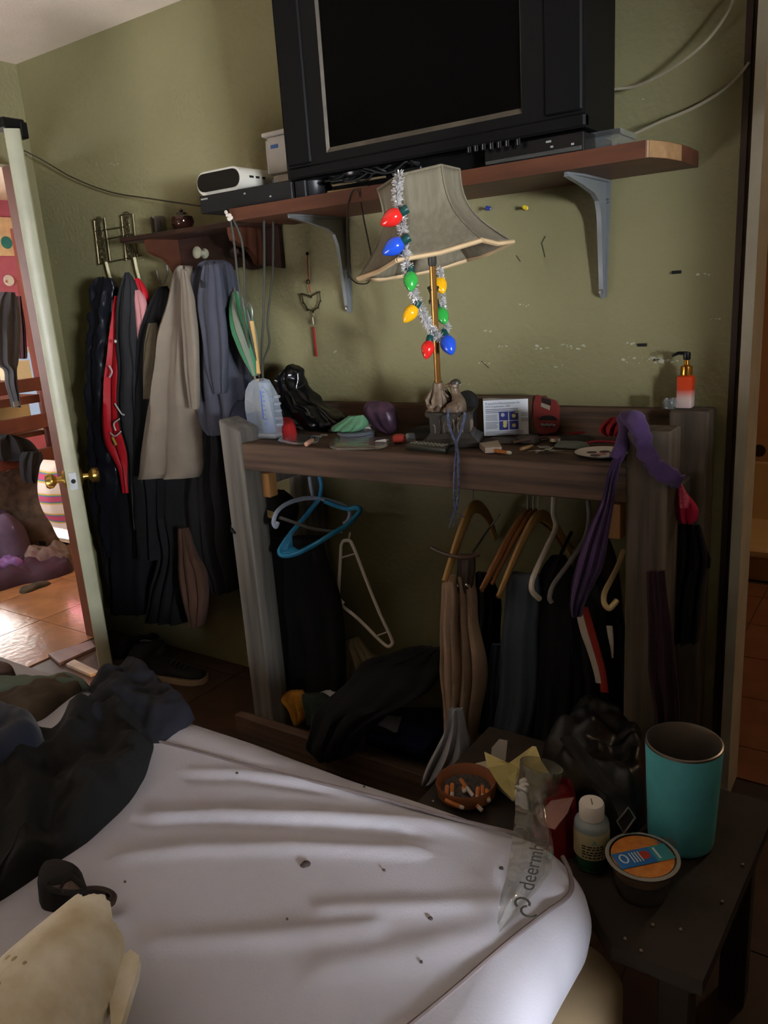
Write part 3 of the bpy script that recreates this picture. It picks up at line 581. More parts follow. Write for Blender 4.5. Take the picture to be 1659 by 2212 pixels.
# ------------------------------------------------------------------ coat shelf with hooks
rackw = M('mahogany_stain', (42, 28, 22), .45, rgb2=(58, 36, 28), stretch=(.2, 1, 1), scale=20, bump=.1)
t = thing('coat_shelf', (-2.06, -.08, 1.56), 'dark mahogany coat shelf with scrolled brackets under the plank end', 'shelf'); RX0, RX1 = -2.42, -1.812
b = B(); b.box((-2.44, -.165, 1.70), (-1.80, -.001, 1.718), ch=.004); b.build('top_board', rackw, t)
b = B(); zb_ = at(610, 580, y=0).z; n = 24
pts = [(RX0+.10, 1.70), (RX1, 1.70), (RX1, zb_)] + [(RX1-(RX1-RX0-.10)*s/n, zb_+.012*math.sin(s/n*PI*4)**2+.02*s/n) for s in range(1, n+1)]
b.prism([(x, -.020, z) for x, z in pts], (0, .019, 0)); b.build('back_board', rackw, t, smooth=False)
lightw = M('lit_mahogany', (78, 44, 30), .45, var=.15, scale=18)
for bx in (-2.305, -1.90):
    b = B(); prof = [(-.018, 1.70), (-.155, 1.70), (-.155, 1.682), (-.148, 1.66), (-.12, 1.645), (-.085, 1.635), (-.06, 1.612), (-.045, 1.585), (-.018, 1.578)]
    b.prism([(bx-.012, y, z) for y, z in prof], (.024, 0, 0)); b.build('scroll_bracket', lightw, t, smooth=False)
for px, py in ((440, 548), (520, 545)):
    c = at(px, py, y=-.03); b = B(); b.lathe([(.016, 0), (.018, .006), (.009, .012), (.009, .03), (.019, .036), (.021, .043), (.012, .05), (.002, .051)], (c.x, -.020, c.z), (0, -1, .1), 20); b.build('coat_peg', M('cream_peg', (165, 160, 135), .5, var=.15) if px < 500 else rackw, t)
c = at(393, 470, y=-.10); t = thing('lidded_jar', (c.x, -.1, 1.718), 'small dark lacquered ball-shaped jar on the coat shelf', 'jar'); lac = M('dark_lacquer', (44, 22, 16), .12, spec=.6)
b = B(); b.lathe([(.018, 0), (.030, .006), (.040, .026), (.036, .044), (.02, .052)], (c.x, -.1, 1.7185), n=22); b.build('jar_body', lac, t)
b = B(); b.lathe([(.02, .052), (.016, .058), (.005, .06), (.007, .066), (.002, .07)], (c.x, -.1, 1.7185), n=18); b.build('jar_lid', lac, t)
c = at(345, 470, y=-.05); b = B(); b.lathe([(.028, 0), (.028, .06), (.024, .065), (.024, .004)], (c.x, -.06, 1.7185), n=18); o = b.build('glass_tumbler', clear('smoked_glass', (170, 160, 140), .3, haze=.15, hazecol=(70, 60, 48))); tag(o, 'smoky little glass on the end of the coat shelf', 'glass')
# wrought wire wall hooks
wire = M('tarnished_bronze_wire', (96, 86, 62), .4, .7, var=.2); ivory = M('ivory_paint', (215, 205, 165), .45)
t = thing('wire_hook_rack', at(255, 520, y=0), 'ornate tarnished wire rack with two panels and ivory hooks on the wall', 'hook rack')
y = -.012
for pan in (((203, 475), (226, 472), (238, 563), (214, 571)), ((262, 465), (287, 462), (297, 556), (273, 563))):
    b = B(); P = pl(pan, y=y); b.tube(P+[P[0]], .0035, 6); pn = b.build('wire_panel', wire, t)
    b = B(); p0, p1, p2, p3 = P
    for k in range(7):
        s = (k+.5)/7; L_ = p0.lerp(p3, s); R_ = p1.lerp(p2, s); c = L_.lerp(R_, .5); r = (R_-L_).length*.36
        b.tube([c+Vector((math.cos(a*.6+k)*r*(1-a/16), -.004, math.sin(a*.6+k)*r*(1-a/16))) for a in range(13)], .002, 5)
        b.lathe([(.001, 0), (.006, .002), (.007, .006), (.001, .009)], c+Vector((r*.2, -.001, 0)), (0, -1, 0), 8)
    b.build('scroll_work', wire, pn)
for p in (((214, 571), (305, 552)), ((226, 517), (290, 506)), ((206, 500), (268, 490))):
    b = B(); b.tube(pl(p, y=y), .003, 6); b.build('cross_wire', wire, t)
for p in (((229, 566), (240, 610)), ((290, 556), (300, 605))):
    A, C_ = pl(p, y=-.018); b = B(); b.tube(spline([A, A.lerp(C_, .5), C_, C_+Vector((0, -.03, -.012)), C_+Vector((0, -.05, .012))], 5), .006, 8); b.build('ivory_hook', ivory, t)
for p in (((338, 585), (342, 600), (350, 612), (357, 606), (358, 590)), ((357, 560), (362, 585), (360, 600))):
    b = B(); b.tube(spline(pl(p, y=-.05), 5), .003, 6); o = b.build('wire_hook', steel); tag(o, 'bent silver wire hook curling up above the black coat' if p[0][0] < 350 else 'short straight silver wire hook just beneath the scrolled bracket', 'hook', 'silver wire hooks')

# ------------------------------------------------------------------ hanging grey cords, knot and cat charm
cordm = M('grey_green_cord', (60, 59, 50), .6, var=.1)
def cord(name, pts, r, lab, mat=cordm, cat='cord', group=None, k=8):
    b = B(); b.tube(spline([at(p[0], p[1], y=p[2]) for p in pts], k), r, 7); o = b.build(name, mat); tag(o, lab, cat, group); return o
G = 'grey cords hanging from the plank corner'
cord('grey_cord', ((497, 470, -.295), (505, 520, -.29), (514, 600, -.27), (525, 680, -.25), (540, 760, -.24), (552, 812, -.23)), .0035, 'grey cord falling from the plank corner to the clear breathing device', group=G)
cord('grey_cord', ((502, 470, -.292), (522, 520, -.28), (528, 590, -.26), (530, 660, -.25), (545, 740, -.24), (560, 815, -.23)), .0035, 'grey cord hanging just behind the corner cord', group=G)
cord('grey_cord', ((570, 475, -.20), (571, 560, -.20), (569, 680, -.20), (565, 760, -.2), (568, 815, -.2)), .004, 'straight dark cord hanging behind the wooden cane', group=G)
cord('grey_cord', ((590, 470, -.15), (589, 590, -.15), (578, 690, -.16), (582, 740, -.16), (572, 770, -.17), (560, 805, -.18)), .0035, 'dark cord with a slack bend ending above the breathing device', group=G)
cord('lamp_cord', ((752, 600, -.04), (750, 470, -.26), (756, 424, -.295), (766, 410, -.297), (776, 420, -.295), (785, 470, -.25), (806, 572, -.2)), .0024, 'thin brown cord looped over the plank beside the lampshade', M('brown_cord', (52, 44, 30), .6))  # the table lamp's cord
cord('sagging_wire', ((750, 590, -.03), (758, 602, -.06), (772, 612, -.1), (790, 613, -.16), (800, 606, -.2)), .002, 'thin brown wire sagging under the lampshade corner', M('brown_cord', (52, 44, 30), .6))
b = B()
for k in range(7): c = at(494+random.uniform(-5, 6), 466+random.uniform(-8, 8), y=-.3); b.lathe([(.002, 0), (.006, .003), (.006, .008), (.001, .011)], c, (random.uniform(-1, 1), -1, random.uniform(-1, 1)), 7)
o = b.build('string_knot', M('white_string', (205, 195, 180), .8)); tag(o, 'white knotted string on the front corner of the plank', 'string')
t = thing('cat_charm', at(672, 650, y=-.01), 'wire cat-head charm on a red cord with a red tassel on the wall', 'charm')
redc = M('red_cord', (150, 28, 26), .7); bead = M('dark_bronze_bead', (60, 48, 32), .4, .5)
b = B(); P = pl(((664, 548), (665, 580), (668, 620), (671, 632)), y=-.012); b.tube(spline(P, 5), .0016, 6); b.build('cord', redc, t)
b = B(); b.lathe([(.002, 0), (.006, .003), (.006, .012), (.002, .016)], at(666, 614, y=-.012), (0, 0, 1), 10); b.lathe([(.002, 0), (.005, .003), (.005, .008), (.002, .012)], at(664, 552, y=-.012), (0, 0, 1), 10); b.build('knot_bead', bead, t)
b = B(); P = pl(((651, 634), (672, 640), (690, 630), (692, 648), (687, 663), (676, 672), (664, 668), (655, 652), (651, 634)), y=-.012); b.tube(P, .0024, 6)
for p in P[:-1]: b.lathe([(.001, 0), (.0036, .002), (.0036, .005), (.001, .007)], p+Vector((0, .003, -.003)), (0, -1, 0), 6)
b.build('cat_outline', bead, t)
b = B(); P = pl(((676, 672), (677, 682)), y=-.012); b.tube(P, .002, 6); c = at(676, 693, y=-.012); b.box((c.x-.006, -.018, c.z-.013), (c.x+.006, -.006, c.z+.013), ch=.002); b.build('bell_block', M('pale_bronze', (130, 120, 95), .4, .4), t)
b = B(); P = pl(((677, 706), (680, 735), (684, 770)), y=-.012); b.tube(spline(P, 5), [.003]+[.004]*9+[.0035], 7); b.build('tassel', redc, t)

# ------------------------------------------------------------------ rough timber bench-desk
timber = M('rough_brown_timber', (52, 40, 33), .75, rgb2=(106, 82, 64), stretch=(.05, 1, 1), scale=44, bump=.5, bscale=60)
timber_v = M('grey_weathered_timber', (80, 77, 72), .8, rgb2=(118, 112, 103), stretch=(1, 1, .06), scale=40, bump=.3, bscale=40)
timber_r = M('brown_weathered_post', (66, 57, 48), .8, rgb2=(106, 95, 80), stretch=(1, 1, .06), scale=40, bump=.3, bscale=40)
rawwood = M('raw_pine_block', (172, 122, 72), .7, var=.15, stretch=(1, 1, .2), scale=20)
DZ = 1.047
desk = thing('timber_desk', (-1.1, -.2, 0), 'rough timber frame table of thick posts and beams against the wall', 'table')
def post(x0, x1, y0, y1, z1, mat, slope=0):
    b = B(); b.box((x0, y0, 0), (x1, y1, z1), ch=.004)
    if slope: b.v = [(x, y, z-(slope if z > .5 and x > (x0+x1)/2 else 0)) for x, y, z in b.v]
    b.build('post', mat, desk)
post(-1.802, -1.716, -.402, -.315, 1.118, timber_v, .03); post(-.531, -.437, -.402, -.315, 1.130, timber_r)
post(-1.802, -1.716, -.105, -.018, 1.118, timber_v); post(-.52, -.425, -.105, -.018, 1.128, timber_r)
b = B(); b.box((-1.716, -.400, .962), (-.531, -.362, DZ), ch=.003); b.build('front_beam', timber, desk)
for y0, y1 in ((-.360, -.245), (-.242, -.128), (-.125, -.045)):
    b = B(); b.box((-1.715, y0, 1.012), (-.532, y1, DZ-.001+random.uniform(-.002, 0)), ch=.002); b.build('top_plank', timber, desk)
b = B(); b.box((-1.716, -.044, 1.00), (-.52, -.006, 1.122), ch=.003); b.build('back_rail', timber, desk)
for x_ in (-1.79, -.50): b = B(); b.box((x_, -.315, .88), (x_+.04, -.105, .965), ch=.003); b.build('side_rail', timber_v, desk)
for pa, pc, y in (((526, 1018), (551, 1072), -.33), ((1310, 1086), (1341, 1167), -.25)):
    a, c = at(*pa, y=y), at(*pc, y=y)
    if y == -.33: a.x, c.x = -1.716, -1.685
    b = B(); b.box((a.x, y, c.z), (c.x, y+.04, a.z), ch=.003); b.build('wood_cleat', rawwood, desk)
b = B(); b.tube([(-1.75, -.2, .925), (-.46, -.2, .925)], .014, 12); b.build('hanging_rod', M('dark_steel_rod', (60, 58, 56), .4, .7), desk)
b = B(); b.box((-1.86, -.440, 0), (-.53, -.404, .10), ch=.003); b.build('lower_rail', timber, desk)
b = B(); b.box((-1.716, -.40, .0), (-.53, -.06, .035), ch=.003); b.build('lower_shelf', timber, desk)

def D(px, py, dz=0): return at(px, py, z=DZ+dz)
E0 = DZ+.0015
# ------------------------------------------------------------------ lamp
LC = at(957, 968, z=DZ); LC = Vector((LC.x-.012, LC.y+.075, E0)); LY = LC.y
bronze = M('dark_bronze', (120, 102, 84), .42, .3, var=.35, scale=40, bump=.5); gunm = M('pewter_black', (72, 68, 62), .4, .4, var=.2); goldp = M('brushed_gold_pole', (196, 142, 78), .3, .85)
t = lamp = thing('table_lamp', LC, 'brass table lamp with a crooked hexagonal fabric shade and bird sculpture base', 'lamp')
ang = math.radians(31); RZ = rotz(ang-math.radians(8)); s_ = mpp(LC)
def sq(b, r0, r1, z0, z1):
    vs = []
    for r, z in ((r0, z0), (r1, z1)):
        for x, y in ((-1, -1), (1, -1), (1, 1), (-1, 1)): vs.append(LC+RZ @ Vector((x*r, y*r, 0))+Vector((0, 0, z)))
    b.add(vs, [(3, 2, 1, 0), (4, 5, 6, 7)]+[(i, (i+1) % 4, 4+(i+1) % 4, 4+i) for i in range(4)])
b = B(); sq(b, .080, .080, 0, .012); sq(b, .078, .066, .012, .022); sq(b, .064, .056, .022, .034); b.build('plinth', gunm, t, smooth=False)
b = B(); sq(b, .053, .055, .034, .085); sq(b, .062, .064, .085, .091); b.build('pedestal', gunm, t, smooth=False)
b = B()
for k in range(7):
    x = -.040+.0125*k; o_ = LC+RZ @ Vector((x, -.0545, 0)); b.tube([o_+Vector((0, 0, .036)), o_+Vector((.003*math.sin(k*2), 0, .055)), o_+RZ @ Vector((.004*(k % 3-1), 0, .060+.012*((k*5) % 3)/2))], .0018, 5)
    o_ = LC+RZ @ Vector((.0545, x, 0)); b.tube([o_+Vector((0, 0, .036)), o_+Vector((0, 0, .058+.008*(k % 2)))], .0018, 5)
b.build('reed_relief', bronze, t)
zt = LC.z+.091
pole0 = at(948, 868, y=LY); pole1 = at(934, 566, y=LY-.12); pd = (pole1-pole0).normalized()
q0 = Vector((pole0.x, LY, zt))
b = B(); b.lathe([(.034, 0), (.030, .012), (.024, .03), (.018, .055), (.014, .078), (.012, .085)], q0, pd, 16)
for k in range(9):
    a = k*2.4; p = q0+Vector((math.cos(a)*.028, math.sin(a)*.028, .004)); b.tube([p, p+Vector((math.cos(a)*.008, math.sin(a)*.008, .025)), q0+pd*.05+Vector((math.cos(a)*.02, math.sin(a)*.02, .002*k))], [.007, .006, .002], 6)
b.build('leaf_sheath', bronze, t)
# big bird, one continuous body
def PX(px, py, dy=0): return at(px, py, y=LY+dy)
b = B(); b.tube(spline([PX(968, 912, -.015), PX(975, 900, -.02), PX(985, 885, -.02), PX(990, 870, -.015), PX(986, 855, -.01), PX(982, 842, -.01), PX(981, 834, -.01), PX(975, 831, -.012), PX(966, 832, -.014), PX(959, 833, -.016)], 4),
       [.010+.0]*1+[.014, .018, .021, .024, .026, .028, .029, .029, .028, .026, .024, .021, .019, .017, .015, .0135, .0125, .0118, .0114, .0112, .0112, .0115, .0125, .0135, .014, .0135, .0125, .011, .008, .006, .0045, .0038, .0032, .0026, .002, .0012, .001], 12)
b.build('bird_body', bronze, t, angle=80)
b = B()
for k in range(16):
    p = PX(992-(k % 4)*5, 868+(k//4)*10, -.036+.004*(k % 4)); b.lathe([(.001, 0), (.0055, .002), (.006, .008), (.001, .014)], p, (-.2, -.3, -1), 6)
b.build('wing_feathers', bronze, t)
b = B(); c = PX(984, 829, -.012); b.lathe([(.0145, -.001), (.015, .002), (.012, .009), (.004, .013)], c, (0, 0, 1), 14); b.build('head_crest', gunm, t)
b = B(); b.tube(spline([PX(921, 898, -.03), PX(927, 893, -.03), PX(931, 884, -.03), PX(929, 877, -.032), PX(924, 876, -.034), PX(920, 878, -.036)], 4), [.006, .009, .011, .012, .012, .011, .010, .009, .0085, .0085, .0085, .0085, .008, .007, .006, .004, .003, .002, .0015, .001, .001], 10); b.build('chick', bronze, t, angle=80)
b = B()
for px, py in ((935, 900), (943, 903), (955, 905), (962, 900), (948, 896)): b.lathe([(.001, 0), (.010, .003), (.012, .012), (.008, .022), (.001, .028)], PX(px, py+2, -.035), (0, 0, 1), 8)
b.build('nest_leaves', bronze, t)
b = B(); b.tube([q0+pd*.08, pole1], .0085, 16); b.build('pole', goldp, t)
c = q0+pd*((pole1-q0).length*.72)
jc = at(937, 654, y=LY-.083)
b = B(); b.lathe([(.010, -.002), (.0135, 0), (.0135, .006), (.010, .010), (.009, .022), (.012, .032), (.0155, .040), (.010, .041)], jc, pd, 18); b.build('pole_collar', gunm, t)
b = B(); b.lathe([(.010, -.004), (.011, 0), (.011, .012), (.009, .03), (.009, .06)], pole1-pd*.004, pd, 16); b.build('socket', gunm, t)
# shade: six curved panels, tilted
shade_m = M('taupe_linen', (108, 100, 82), .85, rgb2=(124, 116, 96), stretch=(1, 1, .08), scale=90, bump=.25, bscale=120)
lining = M('cream_lining', (196, 168, 128), .8)
vd = (LC-CAM); vd.z = 0; vd.normalize(); rr = Vector((-vd.y, vd.x, 0))*-1
c0 = at(940, 562, y=LY-.155); c1 = at(904, 388, y=LY-.155)
axis = (c1-c0).normalized(); axis = (axis+vd*-.02).normalized(); u0 = (-vd-axis*(-vd).dot(axis)).normalized(); w0 = axis.cross(u0)
Hs = (c1-c0).length
def ringp(i, s, R): 
    a = math.radians(5-30+60*i); k = R*.945
    return c0+axis*(Hs*s)+(u0*math.cos(a)+w0*math.sin(a))*k
def Rs(s): return .203-.110*s+.052*math.sin(PI*s)*-1*.75+.012*s
shp = thing  # noqa
for i in range(6):
    b = B(); nv = 14
    def fn(uu, vv, i=i):
        a, c = ringp(i, vv, Rs(vv)), ringp(i+1, vv, Rs(vv)); p = a.lerp(c, uu); mid = (a+c)/2-(c0+axis*(Hs*vv)); sag = .010*math.sin(PI*uu)*(1-vv*.5)
        return p-mid.normalized()*sag*.5 - axis*(.006*math.sin(PI*uu)*(1-vv))
    b.grid(8, nv, fn); b.build('shade_panel', shade_m, lamp, thick=.0015)
b = B()
for i in range(6):
    b.tube([ringp(i, s/10, Rs(s/10)+.001) for s in range(11)], .0022, 6)
    b.tube([ringp(i, 1, Rs(1)), ringp(i+1, 1, Rs(1))], .0035, 6)
b.build('shade_piping', shade_m, lamp)
b = B()
for i in range(6): 
    a, c = ringp(i, 0, Rs(0)), ringp(i+1, 0, Rs(0)); mid = ((a+c)/2-c0).normalized()
    b.tube([a, a.lerp(c, .5)-mid*.004-axis*.005, c], .0055, 6)
b.build('frayed_hem', lining, lamp)
b = B()
for i in (1, 4): b.tube([ringp(i, .93, Rs(.93)), c0+axis*Hs*.86, ], .0015, 5)
b.tube([pole1+pd*.05, c0+axis*Hs*.86], .003, 6); b.build('shade_fitter', steel, lamp)

# ------------------------------------------------------------------ tinsel garland with bulbs
tin = M('silver_tinsel', (236, 234, 232), .28, .5, spec=.8)
gp = [at(p[0], p[1], y=p[2]) for p in ((862, 378, LY-.255), (858, 420, LY-.285), (866, 470, LY-.305), (874, 530, LY-.325), (882, 590, LY-.33), (900, 650, LY-.25), (920, 690, LY-.16), (934, 716, LY-.10), (952, 728, LY-.075), (964, 708, LY-.025), (958, 670, LY-.02), (954, 620, LY-.03), (950, 580, LY-.04))]
t = gar = thing('tinsel_garland', gp[8], 'silver tinsel garland with big toy bulbs draped over the lamp', 'garland')
path = spline(gp, 22); b = B(); 
for i, p in enumerate(path[:-1]):
    far = i > 22*9
    for k in range(16):
        d = Vector((random.gauss(0, 1), random.gauss(0, 1), random.gauss(0, 1))).normalized(); L_ = random.uniform(.010, .017)*(.7 if far else 1); q = p.lerp(path[i+1], random.random()); w = d.cross(Vector((random.random(), random.random(), random.random()))).normalized()*.0015
        k0 = len(b.v); b.v += [tuple(q-w), tuple(q+w), tuple(q+d*L_+w*.6), tuple(q+d*L_-w*.6)]; b.f.append((k0, k0+1, k0+2, k0+3))
b.tube(path, .0022, 5); b.build('tinsel', tin, gar, smooth=False, kind='stuff')
sock = M('dark_green_socket', (20, 66, 62), .4)
bulbs = [((866, 459), (822, 486), 'red', -.32), ((870, 521), (826, 549), 'blue', -.335), ((887, 590), (887, 630), 'green', -.335), ((897, 662), (872, 697), 'yellow', -.25), ((927, 738), (920, 776), 'red', -.12), ((962, 728), (977, 766), 'blue', -.07), ((946, 601), (958, 634), 'yellow', -.025), ((950, 668), (962, 700), 'green', -.02)]
bc = {'red': (225, 40, 34), 'blue': (36, 84, 210), 'green': (50, 165, 66), 'yellow': (238, 176, 20)}
for s0, s1, col, dy in bulbs:
    A, C_ = at(*s0, y=LY+dy), at(*s1, y=LY+dy-.02); ax = (C_-A); L_ = ax.length; ax.normalize(); R = L_*.37
    if dy > -.03: R *= .95
    b = B(); b.lathe([(R*.5, .0), (R*.8, L_*.12), (R, L_*.32), (R*.97, L_*.48), (R*.78, L_*.68), (R*.5, L_*.85), (R*.22, L_*.96), (.0008, L_)], A, ax, 18); m = M(col+'_bulb', bc[col], .18, var=.02, spec=.6, coat=.4); k = b.build('toy_bulb', m, gar); k['label'] = col+' toy bulb'
    b = B(); b.lathe([(R*.45, -L_*.34), (R*.5, -L_*.3), (R*.55, -L_*.02), (R*.5, L_*.02)], A, ax, 12); b.build('bulb_socket', sock, k)

# ------------------------------------------------------------------ things on the desk
# breathing exerciser
c = D(574, 945); c.y += .01; t = thing('breathing_exerciser', (c.x, c.y, E0), 'clear plastic breathing exerciser with a blue piston on the desk', 'medical device'); yx = c.y
clr = clear('clear_blue_plastic', (225, 238, 250), .35, .10, haze=.24, hazecol=(225, 236, 250)); clr2 = clear('frosted_plastic', (232, 240, 248), .35, .2, haze=.3, hazecol=(228, 234, 240))
zt_ = at(572, 818, y=yx).z; Hx = zt_-E0; 
def XX(px): return at(px, 900, y=yx).x
b = B(); xl, xr = at(543, 900, y=yx).x, at(603, 900, y=yx).x; wv = xr-xl
prof = [(xl+.012, E0+.012)]+[(xl+wv*(.12-.14*math.sin(PI*s/10)), E0+.012+(Hx-.03)*s/10) for s in range(1, 10)]+[(xl+wv*.22, zt_-.012), (xl+wv*.4, zt_), (xl+wv*.62, zt_-.006), (xl+wv*.86, zt_-.05), (xr-wv*.05, zt_-.12), (xr, E0+.012)]
b.prism([(x, yx-.022, z) for x, z in prof], (0, .044, 0)); b.build('housing', clr, t, smooth=False)
b = B(); cx = at(580, 900, y=yx).x; b.lathe([(.020, 0), (.020, Hx*.86)], (cx, yx-.002, E0+.014), n=24, cap=False); b.build('piston_tube', clr2, t)
b = B(); b.lathe([(.0185, 0), (.0185, .018), (.009, .020), (.009, .026), (.0185, .028), (.0185, .034)], (cx, yx-.002, E0+.018), n=20); b.build('blue_piston', M('bright_blue_plastic', (60, 140, 235), .35), t)
b = B()
for k in range(9): b.box((cx+.004, yx-.0236, E0+.045+k*.014), (cx+(.016 if k % 2 else .011), yx-.0226, E0+.0465+k*.014))
b.box((cx-.002, yx-.0236, E0+.06), (cx+.0, yx-.0226, E0+.15)); b.build('scale_print', M('blue_scale_print', (70, 100, 200), .5), t, smooth=False)
b = B(); b.box((xl+.004, yx-.035, E0), (xr+.004, yx+.03, E0+.013), ch=.004); b.lathe([(.001, 0), (.016, .0), (.018, .006), (.001, .008)], (xl-.012, yx-.02, E0+.003), n=16); b.lathe([(.001, 0), (.02, .0), (.021, .008), (.001, .01)], (xl+.03, yx-.048, E0), n=16); b.build('foot_base', clr2, t)
b = B(); 
for k in range(5): b.lathe([(.010, 0), (.013, .004), (.010, .008)], (xr-.002, yx, E0+.035+k*.022), n=12)
b.build('hose_ribs', clr2, t)
# rubbish bag
blackbag = M('black_bag_plastic', (14, 14, 15), .22, spec=.55, var=0, bump=.5, bscale=14)
bb = D(672, 930); ybg = bb.y+.03
t = thing('rubbish_bag', (bb.x, ybg, E0), 'knotted glossy black plastic rubbish bag on the desk', 'bag')
b = B(); cloth(b, [(790, 614, 632, ybg), (803, 598, 648, ybg), (822, 592, 652, ybg), (842, 602, 657, ybg), (865, 606, 690, ybg), (890, 612, 722, ybg), (910, 618, 738, ybg), (928, 640, 732, ybg), (940, 655, 722, ybg)], th=.13, folds=4, amp=.007, seed=4, nu=60, wob=.016); b.v = [(x, y, max(z, E0)) for x, y, z in b.v]; b.v = [tuple(Vector(v)+noise.noise_vector(Vector(v)*28)*.009) for v in b.v]; b.v = [(x, y, max(z, E0)) for x, y, z in b.v]; b.build('bag_body', blackbag, t, angle=60)
b = B(); cloth(b, [(906, 715, 735, ybg), (912, 700, 757, ybg-.01), (922, 690, 764, ybg-.02), (938, 700, 730, ybg-.03)], th=.05, folds=4, amp=.006, seed=8); b.v = [(x, y, max(z, E0)) for x, y, z in b.v]; b.build('bag_tail', blackbag, t, angle=75)
# navy cap / cloth
navy = M('navy_knit', (36, 38, 54), .9, var=.15, bump=.25, bscale=150)
b = B(); cloth(b, [(866, 516, 538, -.2), (880, 505, 547, -.2), (905, 501, 552, -.2), (925, 506, 556, -.21), (938, 522, 552, -.22)], th=.12, folds=2, amp=.006, seed=2); t = b.build('knit_cap', navy, angle=80); tag(t, 'navy knit cap slumped on the desk corner behind the breathing device', 'cap')
def dheap(name, px, h, mat, lab, cat, seed, **k):
    b = B(); heap(b, px, E0, h, seed=seed, **k); o = b.build(name, mat, angle=70); tag(o, lab, cat); return o
redf = M('red_cloth', (165, 30, 34), .8, var=.15)
t = dheap('red_pouch', [(600, 938), (612, 945), (640, 944), (640, 932), (622, 922), (604, 924)], .045, redf, 'red cloth pouch with a pale stripe beside the black bag', 'pouch', 5, amp=.004)
b = B(); c = at(614, 936, y=t.location.y-.045); b.prism([c+Vector((-.012, -.004, .0)), c+Vector((-.004, -.004, .0)), c+Vector((.012, -.004, .02)), c+Vector((.004, -.004, .02))], (0, .004, 0)); b.build('pale_stripe', M('cream_print', (220, 200, 180), .7), t, smooth=False)
t = dheap('clear_film', [(600, 952), (630, 960), (680, 958), (690, 945), (650, 938), (610, 942)], .006, clear('clear_film', gloss=.3, haze=.06), 'flat scrap of clear film on the desk in front of the red pouch', 'film', 6, amp=.003)
# green cloth, discs, purple pouch
disc = M('silver_disc', (180, 185, 192), .25, .5)
c = D(770, 945)
for k in range(4):
    b = B(); b.lathe([(.014, 0), (.056-.002*(k % 2), 0), (.056-.002*(k % 2), .0035), (.014, .0035)], (c.x+.004*math.sin(k*2), c.y+.005*math.cos(k*3), E0+k*.0048), n=30); o = b.build('clear_disc_case', clear('disc_plastic', (225, 230, 240), .4, .15, haze=.35, hazecol=(185, 190, 205)))
    tag(o, ('lowest of the flat silvery discs on the desk under the green cloth', 'second disc up in the silvery stack under the green cloth', 'third disc up in the silvery stack under the green cloth', 'topmost silvery disc, touching the green cloth')[k], 'disc', 'silvery discs under the green cloth')
mint = M('mint_green_cloth', (104, 156, 120), .85, var=.12, bump=.2, bscale=100)
zg = E0+.021
b = B(); cloth(b, [(897, 752, 782, c.y), (908, 738, 788, c.y), (920, 722, 788, c.y-.005), (930, 718, 775, c.y-.01), (938, 720, 745, c.y-.015)], th=.07, folds=3, amp=.006, seed=3); b.v = [(x, y, max(z, zg)) for x, y, z in b.v]; t = b.build('green_cloth', mint, angle=75); tag(t, 'mint green folded cloth on the silvery discs', 'cloth')
b = B(); q = D(748, 912); b.lathe([(.001, 0), (.03, .002), (.028, .02), (.001, .03)], (c.x-.02, c.y+.075, E0), n=12); t = b.build('white_tissue', M('white_tissue', (200, 196, 190), .9, bump=.4)); tag(t, 'white crumpled tissue behind the mint green cloth', 'tissue')
c = D(826, 938); 
b = B(); cloth(b, [(871, 800, 836, c.y), (880, 790, 846, c.y), (895, 789, 853, c.y), (912, 796, 857, c.y), (930, 815, 857, c.y), (941, 832, 852, c.y)], th=.07, folds=2, amp=.004, seed=6, wob=.003); t = b.build('purple_pouch', M('purple_iridescent', (46, 34, 48), .35, .2, var=.6, scale=30, rgb2=(96, 66, 86)), angle=80); tag(t, 'dark purple shiny rounded pouch leaning by the discs', 'pouch')
t.location.z = max(t.location.z, E0)
# clear bag with red strip, lighters
t = dheap('clear_bag', [(712, 958), (722, 972), (800, 972), (836, 966), (838, 948), (790, 946), (728, 944)], .009, clear('clear_bag_film', (235, 232, 226), .35, .2, haze=.2, hazecol=(150, 140, 130)), 'flat clear plastic bag with a red seal near the desk edge', 'bag', 7, amp=.004)
b = B(); A, C_ = D(734, 963), D(818, 963); A.z = C_.z = E0+.009; b.tube([A, (A+C_)/2+Vector((0, -.012, 0)), C_], .003, 6, flat=((0, 0, 1), .4)); b.build('red_seal', M('dull_red_plastic', (130, 44, 44), .5), t)
c = D(862, 958); b = B(); b.box((c.x-.018, c.y-.010, E0), (c.x+.014, c.y+.015, E0+.024), rot=rotz(.4), ch=.004); t = b.build('red_lighter', M('coral_plastic', (170, 62, 50), .4)); tag(t, 'coral red squat lighter in front of the black clutter', 'lighter')
b = B(); b.lathe([(.013, 0), (.015, .003), (.015, .02), (.012, .026)], (c.x+.03, c.y+.015, E0), n=14); t = b.build('clear_dome', clear('clear_plastic', gloss=.35, rough=.12, haze=.10)); tag(t, 'small clear round dome of plastic next to the coral lighter', 'dome')
def lighter(px0, px1, body, r, lab):
    A, C_ = D(*px0), D(*px1); A.z = C_.z = E0+r; t = thing('cigarette_lighter', (A.x, A.y, E0), lab, 'lighter'); d = (C_-A); L_ = d.length
    b = B(); b.lathe([(r*.8, 0), (r, .003), (r, L_*.72), (r*.9, L_*.75)], A, d, 12); b.build('lighter_body', body, t)
    b = B(); b.lathe([(r*.85, L_*.75), (r*.85, L_*.92), (r*.5, L_)], A, d, 12); b.build('metal_top', M('chrome', (200, 200, 200), .15, .9), t); return t
lighter((662, 966), (679, 954), M('pink_white_plastic', (200, 150, 130), .35), .007, 'small pinkish lighter at the front edge of the desk below the bag')
lighter((812, 962), (840, 957), M('white_plastic_lighter', (215, 210, 205), .35), .006, 'small white lighter lying beside the coral lighter')
